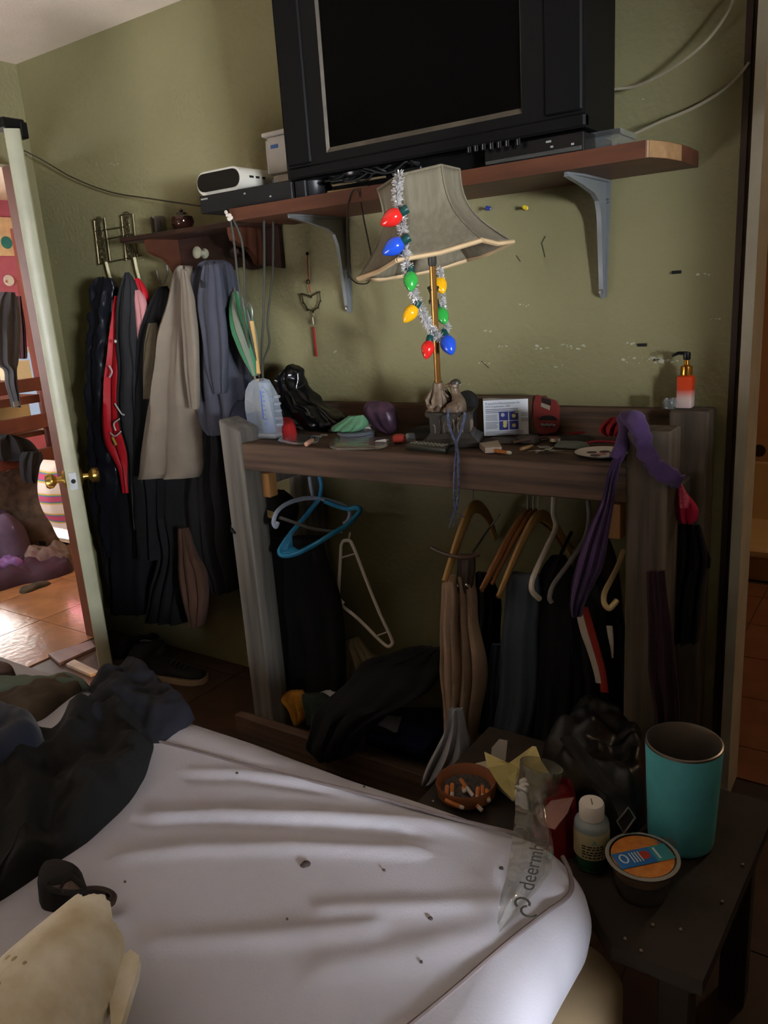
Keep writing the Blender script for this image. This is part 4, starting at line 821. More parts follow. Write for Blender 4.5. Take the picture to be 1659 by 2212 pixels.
for px, py, r in ((683, 938, .02), (700, 935, .012)): 
    c = D(px, py+8); b = B(); b.box((c.x-r, c.y-.006, E0), (c.x+r, c.y+.006, E0+.006), rot=rotz(.2), ch=.002); t = b.build('silver_clip', steel); tag(t, 'larger silver clip lying at the foot of the black bag' if r > .015 else 'tiny silver clip between the black bag and the green cloth', 'clip', 'silver clips by the bag')
# black clutter behind
for o_, h, nm, lab, cat, mt in (([(-1.24, -.20), (-1.12, -.22), (-1.11, -.14), (-1.22, -.12)], .03, 'black_case', 'low black zip case behind the lamp plinth', 'case', blackrub), ):
    b = B(); heap(b, [(x, y, E0) for x, y in o_], E0, h, seed=9, plane=1, amp=.002); t = b.build(nm, mt, angle=70); tag(t, lab, cat)
# remote control
A, C_, F_ = D(876, 972), D(962, 981), D(958, 962); 
t = thing('remote_control', ((A.x+C_.x)/2, (A.y+C_.y)/2, E0), 'dark remote control with rows of pale buttons before the lamp plinth', 'remote control')
u = (C_-A); L_ = u.length; u.normalize(); n_ = Vector((-u.y, u.x, 0)); wd = .042; A.z = E0
b = B(); zc = .016; P = [A, A+u*L_, A+u*L_+n_*wd, A+n_*wd]; Q = [A+u*.004+n_*.004, A+u*(L_-.004)+n_*.004, A+u*(L_-.004)+n_*(wd-.004), A+u*.004+n_*(wd-.004)]
b.add([p for p in P]+[p+Vector((0, 0, zc*.7)) for p in P]+[p+Vector((0, 0, zc)) for p in Q], [(3, 2, 1, 0), (8, 9, 10, 11)]+[(i, (i+1) % 4, 4+(i+1) % 4, 4+i) for i in range(4)]+[(4+i, 4+(i+1) % 4, 8+(i+1) % 4, 8+i) for i in range(4)]); b.build('remote_body', M('dark_olive_plastic', (44, 44, 36), .45), t, smooth=False)
bm_ = M('pale_button', (150, 148, 130), .5)
for i in range(9):
    for j in range(3):
        p = A+u*(L_*(.1+.095*i))+n_*(wd*(.25+.25*j)); b = B(); b.box((p.x-.0028, p.y-.002, E0+zc-.0005), (p.x+.0028, p.y+.002, E0+zc+.0018), rot=rotz(math.atan2(u.y, u.x))); b.build('button', bm_, t, smooth=False)
# beaded lanyard over the desk front
lan = M('blue_grey_beads', (110, 120, 150), .4, var=.6, scale=90, rgb2=(60, 66, 96))
t = thing('bead_necklace', D(985, 960), 'blue and grey beaded necklace looped on the lamp base and hanging over the beam', 'necklace')
b = B()
st1 = spline([PX(968, 885, -.06), PX(968, 905, -.085), PX(972, 925, -.095), PX(978, 942, -.10), PX(984, 955, -.105), at(986, 968, y=-.385), at(985, 985, y=-.412), at(982, 1020, y=-.412), at(981, 1060, y=-.41), at(983, 1100, y=-.41)], 9)
st2 = spline([PX(1004, 892, -.05), PX(1002, 908, -.065), PX(997, 928, -.08), PX(990, 945, -.09), PX(986, 957, -.10), at(987, 968, y=-.389), at(990, 985, y=-.416), at(990, 1020, y=-.414), at(991, 1060, y=-.412), at(986, 1100, y=-.41)], 9)
for P in (st1, st2):
    for i, p in enumerate(P): b.lathe([(.0008, -.0036), (.0034, -.0015), (.0034, .0015), (.0008, .0036)], p, (P[min(i+1, len(P)-1)]-P[max(i-1, 0)]), 7)
b.build('bead_strand', lan, t)
b = B()
for p in ((983, 1100, 967, 1120), (983, 1100, 970, 1140), (984, 1102, 984, 1138), (986, 1108, 1004, 1118), (985, 1104, 976, 1130)): b.tube([at(p[0], p[1], y=-.41), at(p[2], p[3], y=-.41)], .0014, 5)
b.lathe([(.001, -.006), (.005, 0), (.001, .006)], at(984, 1096, y=-.41), (0, 0, 1), 8); b.build('loose_ends', lan, t)
# black headset pad behind the lamp
c = D(1014, 935); c.y = -.15
b = B(); cz = at(1012, 868, y=-.15); b.lathe([(.030, 0), (.034, .008), (.032, .02), (.02, .026)], cz, (.1, -1, 0), 20); b.box((cz.x-.012, -.16, E0), (cz.x+.016, -.135, cz.z)); t = b.build('headset', blackrub); tag(t, 'black round headset pad standing behind the bronze bird', 'headset')
# medicine carton
y0 = D(1048, 942).y; A, C_ = D(1046, 943), D(1152, 938); dirx = (C_-A); dirx.z = 0; W_ = dirx.length; dirx.normalize(); back = Vector((-dirx.y, dirx.x, 0)); A.z = E0
htl = at(1037, 866, y=A.y).z-E0
t = thing('medicine_carton', A, 'white medicine carton with printed text and four blue photographs', 'box')
paperw = M('white_carton_print', (222, 226, 232), .55, var=.02)
b = B(); P = [A, A+dirx*W_, A+dirx*W_+back*.055, A+back*.055]; b.prism(P, (0, 0, htl)); b.build('carton_body', paperw, t, smooth=False)
front = A-back*.0004; UPZ = Vector((0, 0, 1))
def cp(u, v): return front+dirx*(W_*u)+UPZ*(htl*v)
ink = M('navy_ink', (50, 56, 92), .7); ink2 = M('grey_ink', (96, 104, 122), .7)
text('title_text', 'Preparation/Reconstitution for', cp(.04, .885), dirx, UPZ, htl*.078, ink, t); text('title_text', 'Oral Suspension, USP', cp(.04, .80), dirx, UPZ, htl*.078, ink, t)
b = B()
def bar(b, u0, u1, v, hgt=.012): b.prism([cp(u0, v), cp(u1, v), cp(u1, v+hgt), cp(u0, v+hgt)], -back*.0004)
for v in (.735, .69, .645): bar(b, .04, .70 if v > .66 else .62, v, .018)
for k in range(5): bar(b, .04, .29-.02*(k % 2), .58-.035*k)
for k in range(6): bar(b, .04, .29-.03*(k % 3 == 2), .37-.035*k)
for k in range(3): bar(b, .76, .93, .60-.035*k); bar(b, .76, .90, .45-.035*k)
for v in (.10, .065, .03): bar(b, .04, .80, v, .012)
b.build('small_print', ink2, t, smooth=False)
blue = M('blue_photo', (52, 58, 140), .5, var=.2, scale=60); yel = M('pale_yellow_photo', (220, 205, 130), .5)
for k, (u, v) in enumerate(((.315, .42), (.52, .42), (.315, .15), (.52, .15))):
    b = B(); b.prism([cp(u, v), cp(u+.185, v), cp(u+.185, v+.25), cp(u, v+.25)], -back*.0005); ph = b.build('blue_photograph', blue, t, smooth=False)
    b = B(); c = cp(u+.095+(.02 if k == 2 else -.02 if k == 0 else 0), v+(.12 if k else .16))-back*.0006; b.lathe([(htl*.055, 0), (htl*.055, .0004)], c, -back, 14)
    if k in (2,): b.lathe([(htl*.06, 0), (htl*.06, .0004)], cp(u+.12, v+.2)-back*.0006, -back, 12)
    if k == 1: b.prism([cp(u+.09, v+.22)-back*.0007, cp(u+.18, v+.19)-back*.0007, cp(u+.18, v+.24)-back*.0007], -back*.0003)
    b.build('photo_subject', yel if k else M('pale_grey_photo', (200, 190, 200), .5), ph, smooth=False)
# brown box behind and the red clamshell package
b = B(); c0_, c1_ = at(1020, 943, y=A.y+.06), at(1156, 860, y=A.y+.06); b.box((c0_.x, A.y+.058, E0), (c1_.x+.03, A.y+.075, c1_.z+.006), ch=.002); t = b.build('brown_carton', M('dark_brown_board', (78, 60, 44), .7)); tag(t, 'dark brown carton standing behind the white medicine carton', 'box')
redp = M('brick_red_board', (122, 46, 42), .55, var=.06); yk = C_.y+.0
t = thing('red_package', (D(1180, 938).x, yk, E0), 'brick red hanging package with a dark window beside the medicine carton', 'package')
P = [at(p[0], p[1], y=yk-.012) for p in ((1158, 852), (1200, 866), (1207, 880), (1207, 920), (1200, 933), (1172, 938), (1160, 930), (1152, 905), (1152, 870))]; dz = E0-min(p.z for p in P); P = [p+Vector((0, 0, dz*.6)) if p.z+dz*.6 >= E0 else Vector((p.x, p.y, E0)) for p in P]
b = B(); b.prism(P, (0, .010, 0)); b.build('card', redp, t, smooth=False)
b = B(); b.prism([at(p[0], p[1], y=yk-.0125) for p in ((1170, 858), (1190, 864), (1190, 876), (1170, 869))], (0, .001, 0)); b.build('dark_band', M('near_black_print', (34, 28, 24), .5), t, smooth=False)
b = B(); b.prism([at(p[0], p[1], y=yk-.0127) for p in ((1169, 870), (1188, 877), (1187, 886), (1168, 878))], (0, .001, 0)); b.build('hang_slot', M('slot_grey', (150, 146, 130), .5), t, smooth=False)
b = B(); c = at(1184, 908, y=yk-.0125); r = .026; b.prism([c+Vector((math.cos(PI*i/10)*r*1.05, 0, math.sin(PI*i/10)*r*.55)) for i in range(11)], (0, .001, 0)); b.build('dark_window', M('near_black_print', (34, 28, 24), .5), t, smooth=False)
for k in range(6): 
    b = B(); p = at(1172+k*5.2, 917+(k % 2)*1.5, y=yk-.016); b.lathe([(.0035, 0), (.0045, .003), (.002, .006)], p, (0, -1, 0), 8); b.build('metal_bit', steel, t)
# low clutter along the desk
paperg = M('dingy_white_paper', (176, 160, 142), .7)
b = B(); b.prism([D(*p, .0015) for p in ((1036, 968), (1048, 979), (1084, 977), (1076, 962))], (0, 0, .014)); t = b.build('cigarette_packet', paperg, smooth=False); tag(t, 'crushed pale cigarette packet at the desk edge', 'packet')
def cig(A, C_, r, lab, grp=None, filt=True, name='cigarette_end', at_=.45):
    A, C_ = Vector(A), Vector(C_); d = C_-A; L_ = d.length; t = thing(name, A, lab, 'cigarette', grp)
    b = B(); b.lathe([(r, 0), (r, L_*at_)], A, d, 9); b.build('filter', M('cork_filter', (186, 112, 58), .8, var=.15, scale=200), t)
    b = B(); b.lathe([(r*.98, L_*at_), (r*.98, L_*.93), (r*.6, L_)], A, d, 9); b.build('paper_stub', M('cigarette_paper', (200, 192, 180), .8), t); return t
A, C_ = D(1070, 979), D(1104, 984); A.z = C_.z = E0+.005; t = cig(A, C_, .005, 'whole cigarette stub lying on the desk edge beside the packet', at_=.8)
A, C_ = D(1125, 975), D(1150, 968); A.z = C_.z = E0+.0045; b = B(); b.tube([A, C_], .004, 8); t = b.build('pale_stick', stick); tag(t, 'pale thin stick on the desk beside the keys', 'stick')
chrome = M('chrome', (200, 200, 200), .15, .9)
c = D(1178, 977); t = thing('key_bunch', (c.x, c.y, E0), 'bunch of shiny metal keys on the desk below the red package', 'keys')
for k in range(6):
    a = k*1.05+.3; d = Vector((math.cos(a), math.sin(a), 0)); p = c+d*.008; p.z = E0+.002+.003*(k % 3); b = B(); b.lathe([(.007, 0), (.009, .0012), (.007, .0024)], p+d*.008, (0, 0, 1), 12); q = p+d*.016; b.tube([q, q+d*.018], .0028, 6, flat=((0, 0, 1), .4)); b.build('key', chrome, t)
b = B(); b.tube([c+Vector((math.cos(a*PI/8)*.012, math.sin(a*PI/8)*.012, E0+.012-c.z)) for a in range(17)], .0012, 6); b.build('key_ring', chrome, t)
b = B(); A, C_ = D(1108, 962), D(1182, 950); A.z = C_.z = E0+.006; b.tube(spline([A, A.lerp(C_, .5)+Vector((0, -.02, .004)), C_], 6), .009, 8, flat=((0, 0, 1), .35)); t = b.build('watch_strap', M('brown_leather', (82, 62, 50), .6)); tag(t, 'brown leather strap curled on the desk behind the keys', 'strap')
c = D(1200, 956); b = B(); b.lathe([(.016, 0), (.020, .004), (.018, .012), (.006, .014)], (c.x, c.y, E0), n=18); t = b.build('steel_lid', chrome); tag(t, 'small shiny steel lid behind the keys', 'lid')
for px, py, w, h, col, nm, lab in ((1085, 955, .035, .012, (70, 62, 54), 'dark_wrapper', 'dark wrapper lying between the carton and the packet'), (1140, 955, .03, .02, (60, 54, 50), 'dark_tin', 'dark low tin in front of the medicine carton'), (1240, 950, .05, .010, (44, 40, 40), 'black_comb', 'flat black comb on the desk right of the red package'), (1235, 966, .04, .012, (110, 122, 116), 'grey_wrapper', 'grey green wrapper on the desk behind the printed plate')):
    c = D(px, py); b = B(); heap(b, [(c.x-w, c.y-.02, E0), (c.x+w, c.y-.025, E0), (c.x+w, c.y+.02, E0), (c.x-w, c.y+.025, E0)], E0, h, seed=px, plane=1, amp=.003, n=32, rings=6); t = b.build(nm, M(nm+'_m', col, .6, bump=.3)); tag(t, lab.replace('right of', 'past'), 'wrapper' if 'wrapper' in nm else 'tin' if 'tin' in nm else 'comb')
b = B(); P = [D(*p) for p in ((1246, 968), (1285, 960), (1330, 962), (1340, 970))]; P = [Vector((p.x, p.y, E0+.006)) for p in P]; b.tube(spline(P, 6), .006, 8, flat=((0, 0, 1), .5)); t = b.build('pink_ribbon', M('crimson_ribbon', (170, 34, 70), .6)); tag(t, 'crimson pink ribbon behind the printed plate', 'ribbon')
c = D(1300, 985); t = thing('printed_plate', (c.x, c.y, E0), 'white round plate with dark and pink print at the desk end', 'plate')
b = B(); b.lathe([(.03, 0), (.045, .002), (.062, .008), (.064, .010), (.045, .005), (.001, .004)], (c.x, c.y, E0), n=32); b.build('dish', M('white_glaze', (225, 218, 212), .35), t)
b = B()
for a, r in ((.5, .03), (1.6, .022), (2.9, .028), (4.4, .025)): b.lathe([(.013, 0), (.013, .0006)], (c.x+math.cos(a)*r, c.y+math.sin(a)*r, E0+.0045), n=9)
b.build('dark_print', M('plum_print', (60, 30, 40), .5), t, smooth=False)
b = B(); b.lathe([(.012, 0), (.012, .0006)], (c.x+.002, c.y-.008, E0+.005), n=9); b.build('pink_print', M('pink_print', (200, 130, 140), .5), t, smooth=False)
# maroon glove-like cloth, purple scarf, bandana
b = B(); cloth(b, [(903, 1318, 1340, -.33), (912, 1304, 1352, -.335), (924, 1292, 1352, -.34), (934, 1294, 1346, -.34), (942, 1306, 1336, -.34)], th=.06, folds=3, amp=.007, seed=4, wob=.006); t = b.build('red_scarf', M('dark_red_knit', (140, 30, 36), .9, var=.2, bump=.3, bscale=120), angle=80); tag(t, 'dark red knitted cloth bunched against the purple scarf and post', 'scarf')
b = B(); A, C_ = D(1215, 945), D(1300, 935); A.z = C_.z = E0+.006; b.tube([A, A.lerp(C_, .5), C_], .003, 6); b.build('red_tie', M('dark_red_knit', (140, 30, 36), .9), t)
purple = M('purple_knit', (66, 44, 84), .95, var=.2, bump=.4, bscale=110, sheen=.15)
t = thing('purple_scarf', at(1400, 980, y=-.42), 'long purple knitted scarf tied over the front post of the desk', 'scarf')
P = [at(p[0], p[1], y=p[2]) for p in ((1352, 925, -.36), (1352, 908, -.38), (1370, 908, -.42), (1385, 945, -.43), (1400, 985, -.43), (1420, 1010, -.43), (1445, 1028, -.425), (1466, 1042, -.41))]; b = B(); sp = spline(P, 8); b.tube(sp, [.012+.008*min(1, i/10)+.002*math.sin(i*1.3) for i in range(len(sp))], 16, flat=((0, 1, 0), .7)); 
b.v = [tuple(Vector(v)+noise.noise_vector(Vector(v)*45)*.007) for v in b.v]; b.build('shoulder_length', purple, t, angle=80)
b = B(); cloth(b, [(985, 1322, 1342, -.43), (1020, 1312, 1336, -.435), (1080, 1302, 1328, -.43), (1150, 1270, 1312, -.43), (1230, 1248, 1300, -.43), (1300, 1236, 1270, -.425), (1330, 1240, 1262, -.42)], th=.035, folds=3, amp=.006, seed=3); b.build('hanging_length', purple, t, angle=80)
b = B(); P = [at(p[0], p[1], y=p[2]) for p in ((1330, 992, -.425), (1342, 965, -.41), (1350, 935, -.385), (1352, 918, -.37))]; b.tube(spline(P, 6), [.016]*19, 12, flat=((0, 1, 0), .6)); b.build('knot_length', purple, t, angle=80)
band = M('crimson_bandana', (190, 28, 74), .85, var=.12); paisley = M('pink_paisley', (215, 110, 130), .85, rgb2=(190, 40, 80), scale=160)
t = thing('pink_bandana', at(1480, 1080, y=-.30), 'crimson pink bandana tied beside the timber post', 'bandana')
b = B(); cloth(b, [(1040, 1461, 1468, -.33), (1062, 1462, 1484, -.33), (1080, 1463, 1500, -.33), (1100, 1462, 1511, -.33), (1120, 1466, 1509, -.33), (1130, 1478, 1500, -.33)], th=.05, folds=2, amp=.004, seed=2); b.build('bandana_fold', band, t, angle=80)
b = B(); cloth(b, [(1036, 1464, 1469, -.37), (1055, 1466, 1478, -.37), (1075, 1467, 1490, -.37), (1097, 1470, 1489, -.37)], th=.012, folds=2, amp=.002, seed=2); b.build('paisley_corner', paisley, t, angle=80)
# rear post things
PZ = 1.130
c = at(1446, 889, y=-.062); c.x = min(c.x, -.497); t = thing('glass_jar', (-.495, -.085, PZ), 'small clear glass jar with a bright rim on the rear timber post', 'jar'); x_ = at(1446, 880, y=-.085).x
b = B(); b.lathe([(.014, 0), (.017, .002), (.018, .02), (.016, .026), (.0135, .026), (.014, .004), (.001, .003)], (x_, -.085, PZ), n=20); b.build('jar_glass', clear('clear_glass', (225, 232, 230), .45, .05, haze=.08), t)
b = B(); b.lathe([(.0175, .026), (.018, .030), (.001, .031)], (x_, -.085, PZ), n=20); b.build('jar_lid', chrome, t)
c = at(1480, 885, y=-.05); x_ = c.x; s_ = .00128
t = thing('pump_bottle', (x_, -.05, PZ), 'orange pump bottle with a black nozzle and gold collar on the rear post', 'bottle')
om = M('orange_gradient_label', (200, 66, 20), .35); nt = om.node_tree; N = nt.nodes; L = nt.links
gr = N.new('ShaderNodeTexCoord'); sep = N.new('ShaderNodeSeparateXYZ'); L.new(gr.outputs['Object'], sep.inputs[0]); rp = N.new('ShaderNodeValToRGB'); el = rp.color_ramp.elements
el[0].position = .022; el[0].color = (*lin((215, 190, 182)), 1); el[1].position = .046; el[1].color = (*lin((200, 62, 26)), 1); e_ = el.new(.075); e_.color = (*lin((196, 60, 18)), 1)
L.new(sep.outputs['Z'], rp.inputs[0]); L.new(rp.outputs[0], N['Principled BSDF'].inputs['Base Color'])
zs = at(1480, 812, y=-.05).z-PZ
b = B(); b.lathe([(.0175, 0), (.019, .003), (.019, zs*.96), (.017, zs), (.010, zs+.003)], (x_, -.05, PZ), n=32, sq=6); b.build('bottle_body', om, t)
b = B(); b.lathe([(.014, zs+.002), (.0145, zs+.004), (.0145, zs+.024), (.010, zs+.026), (.006, zs+.028), (.006, zs+.042)], (x_, -.05, PZ), n=24); b.build('gold_collar', M('polished_gold', (214, 150, 60), .18, .95), t)
b = B(); z_ = PZ+zs+.040; b.lathe([(.008, 0), (.009, .002), (.009, .018), (.004, .020)], (x_, -.05, z_), n=20); b.tube([(x_, -.05, z_+.016), (x_-.02, -.055, z_+.017), (x_-.034, -.06, z_+.010)], [.005, .0042, .003], 10); b.build('pump_nozzle', M('black_pump', (18, 18, 19), .3), t)
b = B(); b.box((x_-.0202, -.058, PZ+zs*.5), (x_-.0185, -.042, PZ+zs*.85)); b.build('side_label', M('olive_gold_print', (110, 90, 40), .5), t, smooth=False)

# ------------------------------------------------------------------ coats on the wall hooks
def garment(name, rows, y, th, mat, lab, cat='clothing', seed=1, group=None, parts=(), **k):
    rough = k.pop('rough', 0); b = B(); cloth(b, rows, y=y, th=th, seed=seed, **k)
    if rough: b.v = [tuple(Vector(v)+noise.noise_vector(Vector((v[0]*26, v[1]*26, v[2]*34)))*rough) for v in b.v]
    b.v = [(v[0], min(v[1], -.004), max(v[2], .004)) for v in b.v]
    o = b.build(name, mat, angle=80); tag(o, lab, cat, group); return o
puffer = M('black_shiny_nylon', (24, 25, 33), .24, spec=.8, var=.1, bump=1.0, bscale=22, stretch=(1, 1, .45))
g = garment('puffer_jacket', [(600, 212, 236), (612, 206, 247), (660, 202, 249), (720, 197, 247), (780, 196, 245), (860, 195, 250), (940, 199, 246), (1000, 204, 262), (1060, 206, 270), (1130, 214, 262), (1200, 232, 258)], -.09, .12, puffer, 'shiny black quilted jacket hanging nearest the open door', seed=3, folds=2, amp=.007, wob=.004, rough=.013, nu=60, sway=.8)
redj = M('red_nylon', (190, 28, 40), .45, spec=.5, var=.15, bump=.4, bscale=30)
g = garment('red_jacket', [(640, 252, 262), (670, 247, 262), (730, 238, 268), (790, 234, 272), (850, 230, 276), (910, 232, 284), (960, 240, 290), (1010, 262, 290), (1060, 272, 292)], -.115, .10, redj, 'bright red jacket squeezed between black coats, with white trim', seed=6, folds=2, amp=.010)
b = B()
for P in (((236, 790), (242, 803), (237, 815)), ((250, 930), (246, 915), (258, 905)), ((238, 935), (249, 942), (261, 932)), ((248, 872), (262, 893), (268, 896))): b.tube(spline([at(p[0], p[1], y=-.176) for p in P], 5), .003, 6)
b.build('white_trim', M('white_trim_cloth', (205, 195, 190), .7), g)
b = B(); b.lathe([(.001, 0), (.006, .002), (.006, .006), (.001, .008)], at(251, 737, y=-.172), (0, -1, 0), 9); b.build('snap_button', M('pale_snap', (210, 200, 195), .4), g)
b = B(); b.tube([at(p[0], p[1], y=-.175) for p in ((243, 945), (251, 962))], .008, 7, flat=((0, 1, 0), .4)); b.build('yellow_tag', M('ochre_tag', (180, 150, 70), .7), g)
charc = M('charcoal_wool', (40, 40, 42), .95, var=.15, bump=.2, bscale=140)
garment('charcoal_coat', [(590, 273, 278), (606, 268, 288), (640, 262, 294), (720, 260, 300), (800, 262, 304), (900, 264, 310), (980, 280, 316), (1060, 286, 322), (1140, 292, 322)], -.125, .10, charc, 'charcoal coat with a pointed shoulder between the red jacket and taupe coat', seed=8, folds=2, amp=.008)
garment('red_pink_top', [(603, 292, 300), (615, 291, 308), (640, 293, 318), (660, 294, 317), (680, 297, 312)], -.085, .06, redj, 'red and pink top peeking out behind the charcoal coat', seed=4, folds=2, amp=.006)
garment('pink_lining', [(628, 293, 304), (650, 294, 314), (690, 296, 318), (740, 300, 314)], -.12, .04, M('dusty_pink_cloth', (190, 130, 130), .8, var=.1), 'dusty pink cloth hanging below the red and pink top', seed=5, folds=2, amp=.004)
blackw = M('black_wool', (20, 20, 22), .95, var=.2, bump=.2, bscale=120)
garment('black_coat', [(620, 345, 358), (636, 336, 366), (680, 322, 372), (740, 312, 372), (820, 302, 372), (900, 296, 360), (1000, 292, 360), (1100, 300, 370), (1200, 300, 380)], -.10, .12, blackw, 'black coat on a silver hook behind the taupe coat', seed=9, folds=3, amp=.012)
garment('brown_shirt', [(700, 322, 338), (740, 316, 344), (800, 314, 340), (860, 312, 335)], -.17, .05, M('dark_khaki', (84, 74, 56), .9, var=.2), 'dark khaki sleeve beside the black coat', seed=12, folds=2, amp=.006)
taupe = M('taupe_wool', (120, 110, 96), .92, var=.08, bump=.15, bscale=160)
g = garment('taupe_coat', [(574, 388, 408), (586, 380, 418), (640, 368, 424), (700, 356, 428), (780, 344, 430), (860, 332, 432), (940, 318, 436), (1000, 310, 442), (1018, 308, 440), (1028, 306, 432)], -.17, .13, taupe, 'taupe wool coat hanging in front of the black coats', seed=2, folds=2, amp=.016)
b = B(); cloth(b, [(584, 392, 404, -.25), (640, 394, 414, -.25), (720, 396, 426, -.255), (800, 402, 428, -.255), (880, 412, 430, -.25)], th=.03, folds=1, amp=.004, seed=3); b.build('lapel', taupe, g, angle=80)
slate = M('slate_blue_twill', (64, 66, 76), .85, var=.1, bump=.2, bscale=140)
g = garment('slate_jacket', [(562, 447, 482), (572, 434, 494), (600, 424, 500), (650, 422, 506), (700, 426, 512), (760, 432, 524), (820, 438, 534), (870, 442, 542), (915, 450, 540), (935, 460, 520)], -.16, .13, slate, 'slate blue jacket hanging from the coat shelf peg', seed=5, folds=3, amp=.018)
b = B(); cloth(b, [(572, 440, 470, -.235), (640, 430, 482, -.24), (720, 438, 488, -.24), (800, 452, 492, -.235), (850, 464, 490, -.225)], th=.03, folds=2, amp=.006, seed=8); b.build('sleeve', slate, g, angle=80)
b = B(); b.tube(spline([at(p[0], p[1], y=-.256) for p in ((432, 606), (438, 612), (440, 622))], 4), .005, 6); b.build('dark_tear', blackrub, g)
garment('black_trousers', [(900, 425, 470), (960, 420, 478), (1020, 418, 482), (1100, 415, 500), (1180, 420, 505), (1240, 450, 512), (1275, 462, 512)], -.13, .12, blackw, 'black trousers hanging below the slate jacket beside the timber post', seed=3, folds=3, amp=.012)
garment('navy_coat', [(960, 215, 300), (1020, 222, 320), (1080, 225, 345), (1120, 230, 350), (1180, 236, 350), (1250, 240, 345), (1320, 250, 340)], -.075, .11, M('black_navy_wool', (15, 15, 22), .9, var=.2), 'long blackish navy coat hanging low behind the doorknob', seed=4, folds=4, amp=.014)
garment('black_skirt', [(1020, 325, 415), (1080, 330, 425), (1140, 340, 430), (1200, 350, 430), (1280, 330, 420), (1340, 320, 412)], -.11, .10, blackw, 'black skirt hanging below the taupe coat', seed=7, folds=4, amp=.012)
garment('brown_scarf', [(1140, 386, 405), (1200, 388, 425), (1230, 388, 440), (1280, 395, 446), (1320, 408, 442), (1355, 418, 438)], -.20, .06, M('dark_brown_fringe', (70, 48, 38), .95, var=.3, scale=40, stretch=(1, 1, .1)), 'dark brown fringed scarf hanging low among the black clothes', seed=7, folds=3, amp=.008)
b = B(); c = at(485, 1060, y=-.1); b.tube([c, c+Vector((.03, -.02, 0)), c+Vector((.05, -.0, -.02))], .009, 8); o = b.build('wooden_peg', rawwood); tag(o, 'short raw wood peg end sticking out by the timber post', 'peg')
# folded striped umbrella and cane
grn = M('green_umbrella_cloth', (60, 120, 82), .7, var=.1); grn2 = M('grey_umbrella_cloth', (120, 128, 112), .7)
P0, P1 = at(508, 632, y=-.17), at(550, 812, y=-.25)
t = thing('folded_umbrella', P1, 'green and grey furled umbrella with a strap hanging by the cords', 'umbrella')
d = P1-P0
for k, mt in ((0, grn2), (1, grn), (2, grn2), (3, grn)):
    b = B()
    for q in range(2):
        a = (k+4*q)*PI/4; sp = []
        for s in range(11):
            f = s/10; r = .004+.024*math.sin(PI*min(1, f*1.05))**.8*(1.0 if f < .55 else .9); sp.append(P0+d*f+Vector((math.cos(a+f*.6)*r, math.sin(a+f*.6)*r, 0)))
        b.tube(sp, [.004+.011*math.sin(PI*min(1, .1+s/11)) for s in range(11)], 7)
    b.build('umbrella_fold', mt, t)
b = B(); c = P0+d*.45; b.lathe([(.032, -.014), (.034, 0), (.032, .014)], c, d, 14); b.build('strap', M('dark_strap', (50, 50, 44), .7), t)
b = B(); b.tube([P0-d*.06, P1+d*.05], .004, 7); b.build('shaft', steel, t)
A, C_ = at(543, 695, y=-.2), at(558, 808, y=-.24)
t = thing('wooden_cane', C_, 'pale wooden cane with a wire hook hanging beside the green umbrella', 'cane')
b = B(); b.tube([A, A.lerp(C_, .5), C_], .008, 10); b.build('cane_shaft', M('pale_cane_wood', (206, 166, 104), .5), t)
b = B(); b.tube(spline([A]+[at(p[0], p[1], y=-.2) for p in ((545, 680), (543, 664), (537, 654), (533, 662))], 5), .0028, 6); b.build('wire_hook', steel, t)
# shoes under the coats
def shoe(px, py, L_, a, upper, sole, lab, toe=1):
    c = at(px, py, z=0); R_ = rotz(a); t = thing('shoe', (c.x, c.y, 0), lab, 'shoe')
    def ring(y_, w, z0, z1, n=14): return [c+R_ @ Vector((math.cos(2*PI*i/n)*w, y_, z0+(z1-z0)*(.5+.5*math.sin(2*PI*i/n)))) for i in range(n)]
    secs = [(-.5, .026, .02, .075), (-.44, .034, .02, .095), (-.25, .036, .02, .105), (-.05, .038, .02, .085), (.15, .043, .02, .062), (.35, .042, .02, .048), (.47, .03, .02, .04), (.5, .012, .02, .032)]
    b = B(); vs = []
    for s in secs: vs += ring(s[0]*L_, s[1], s[2], s[3])
    n = 14; b.add(vs, [(i*n+j, i*n+(j+1) % n, (i+1)*n+(j+1) % n, (i+1)*n+j) for i in range(len(secs)-1) for j in range(n)]+[tuple(range(n-1, -1, -1)), tuple((len(secs)-1)*n+j for j in range(n))]); b.build('upper', upper, t, angle=70)
    b = B(); out = [(.0, -.51), (.030, -.48), (.036, -.25), (.036, 0), (.046, .2), (.044, .38), (.028, .5), (0, .53), (-.028, .5), (-.044, .38), (-.046, .2), (-.036, 0), (-.036, -.25), (-.030, -.48)]
    b.prism([c+R_ @ Vector((x, y*L_, .0005)) for x, y in out], (0, 0, .024)); b.build('sole', sole, t, angle=50)
    b = B()
    for k in range(4): b.tube([c+R_ @ Vector((-.022, (.02+.06*k)*L_, .085-.008*k)), c+R_ @ Vector((0, (.03+.06*k)*L_, .091-.009*k)), c+R_ @ Vector((.022, (.02+.06*k)*L_, .085-.008*k))], .003, 5)
    b.build('laces', M('grey_lace', (90, 88, 84), .8), t)
shoe(378, 1468, .28, -1.25, blackrub, M('dusty_cream_sole', (150, 128, 102), .7), 'black sneaker with a dusty cream sole on the floor under the coats')
shoe(318, 1425, .27, .5, M('dark_grey_suede', (56, 54, 52), .9), M('grey_sole', (110, 104, 96), .7), 'dark grey shoe lying behind the cream-soled sneaker')
shoe(300, 1408, .26, .2, blackrub, M('grey_sole', (110, 104, 96), .7), 'black shoe at the back beneath the long navy coat')

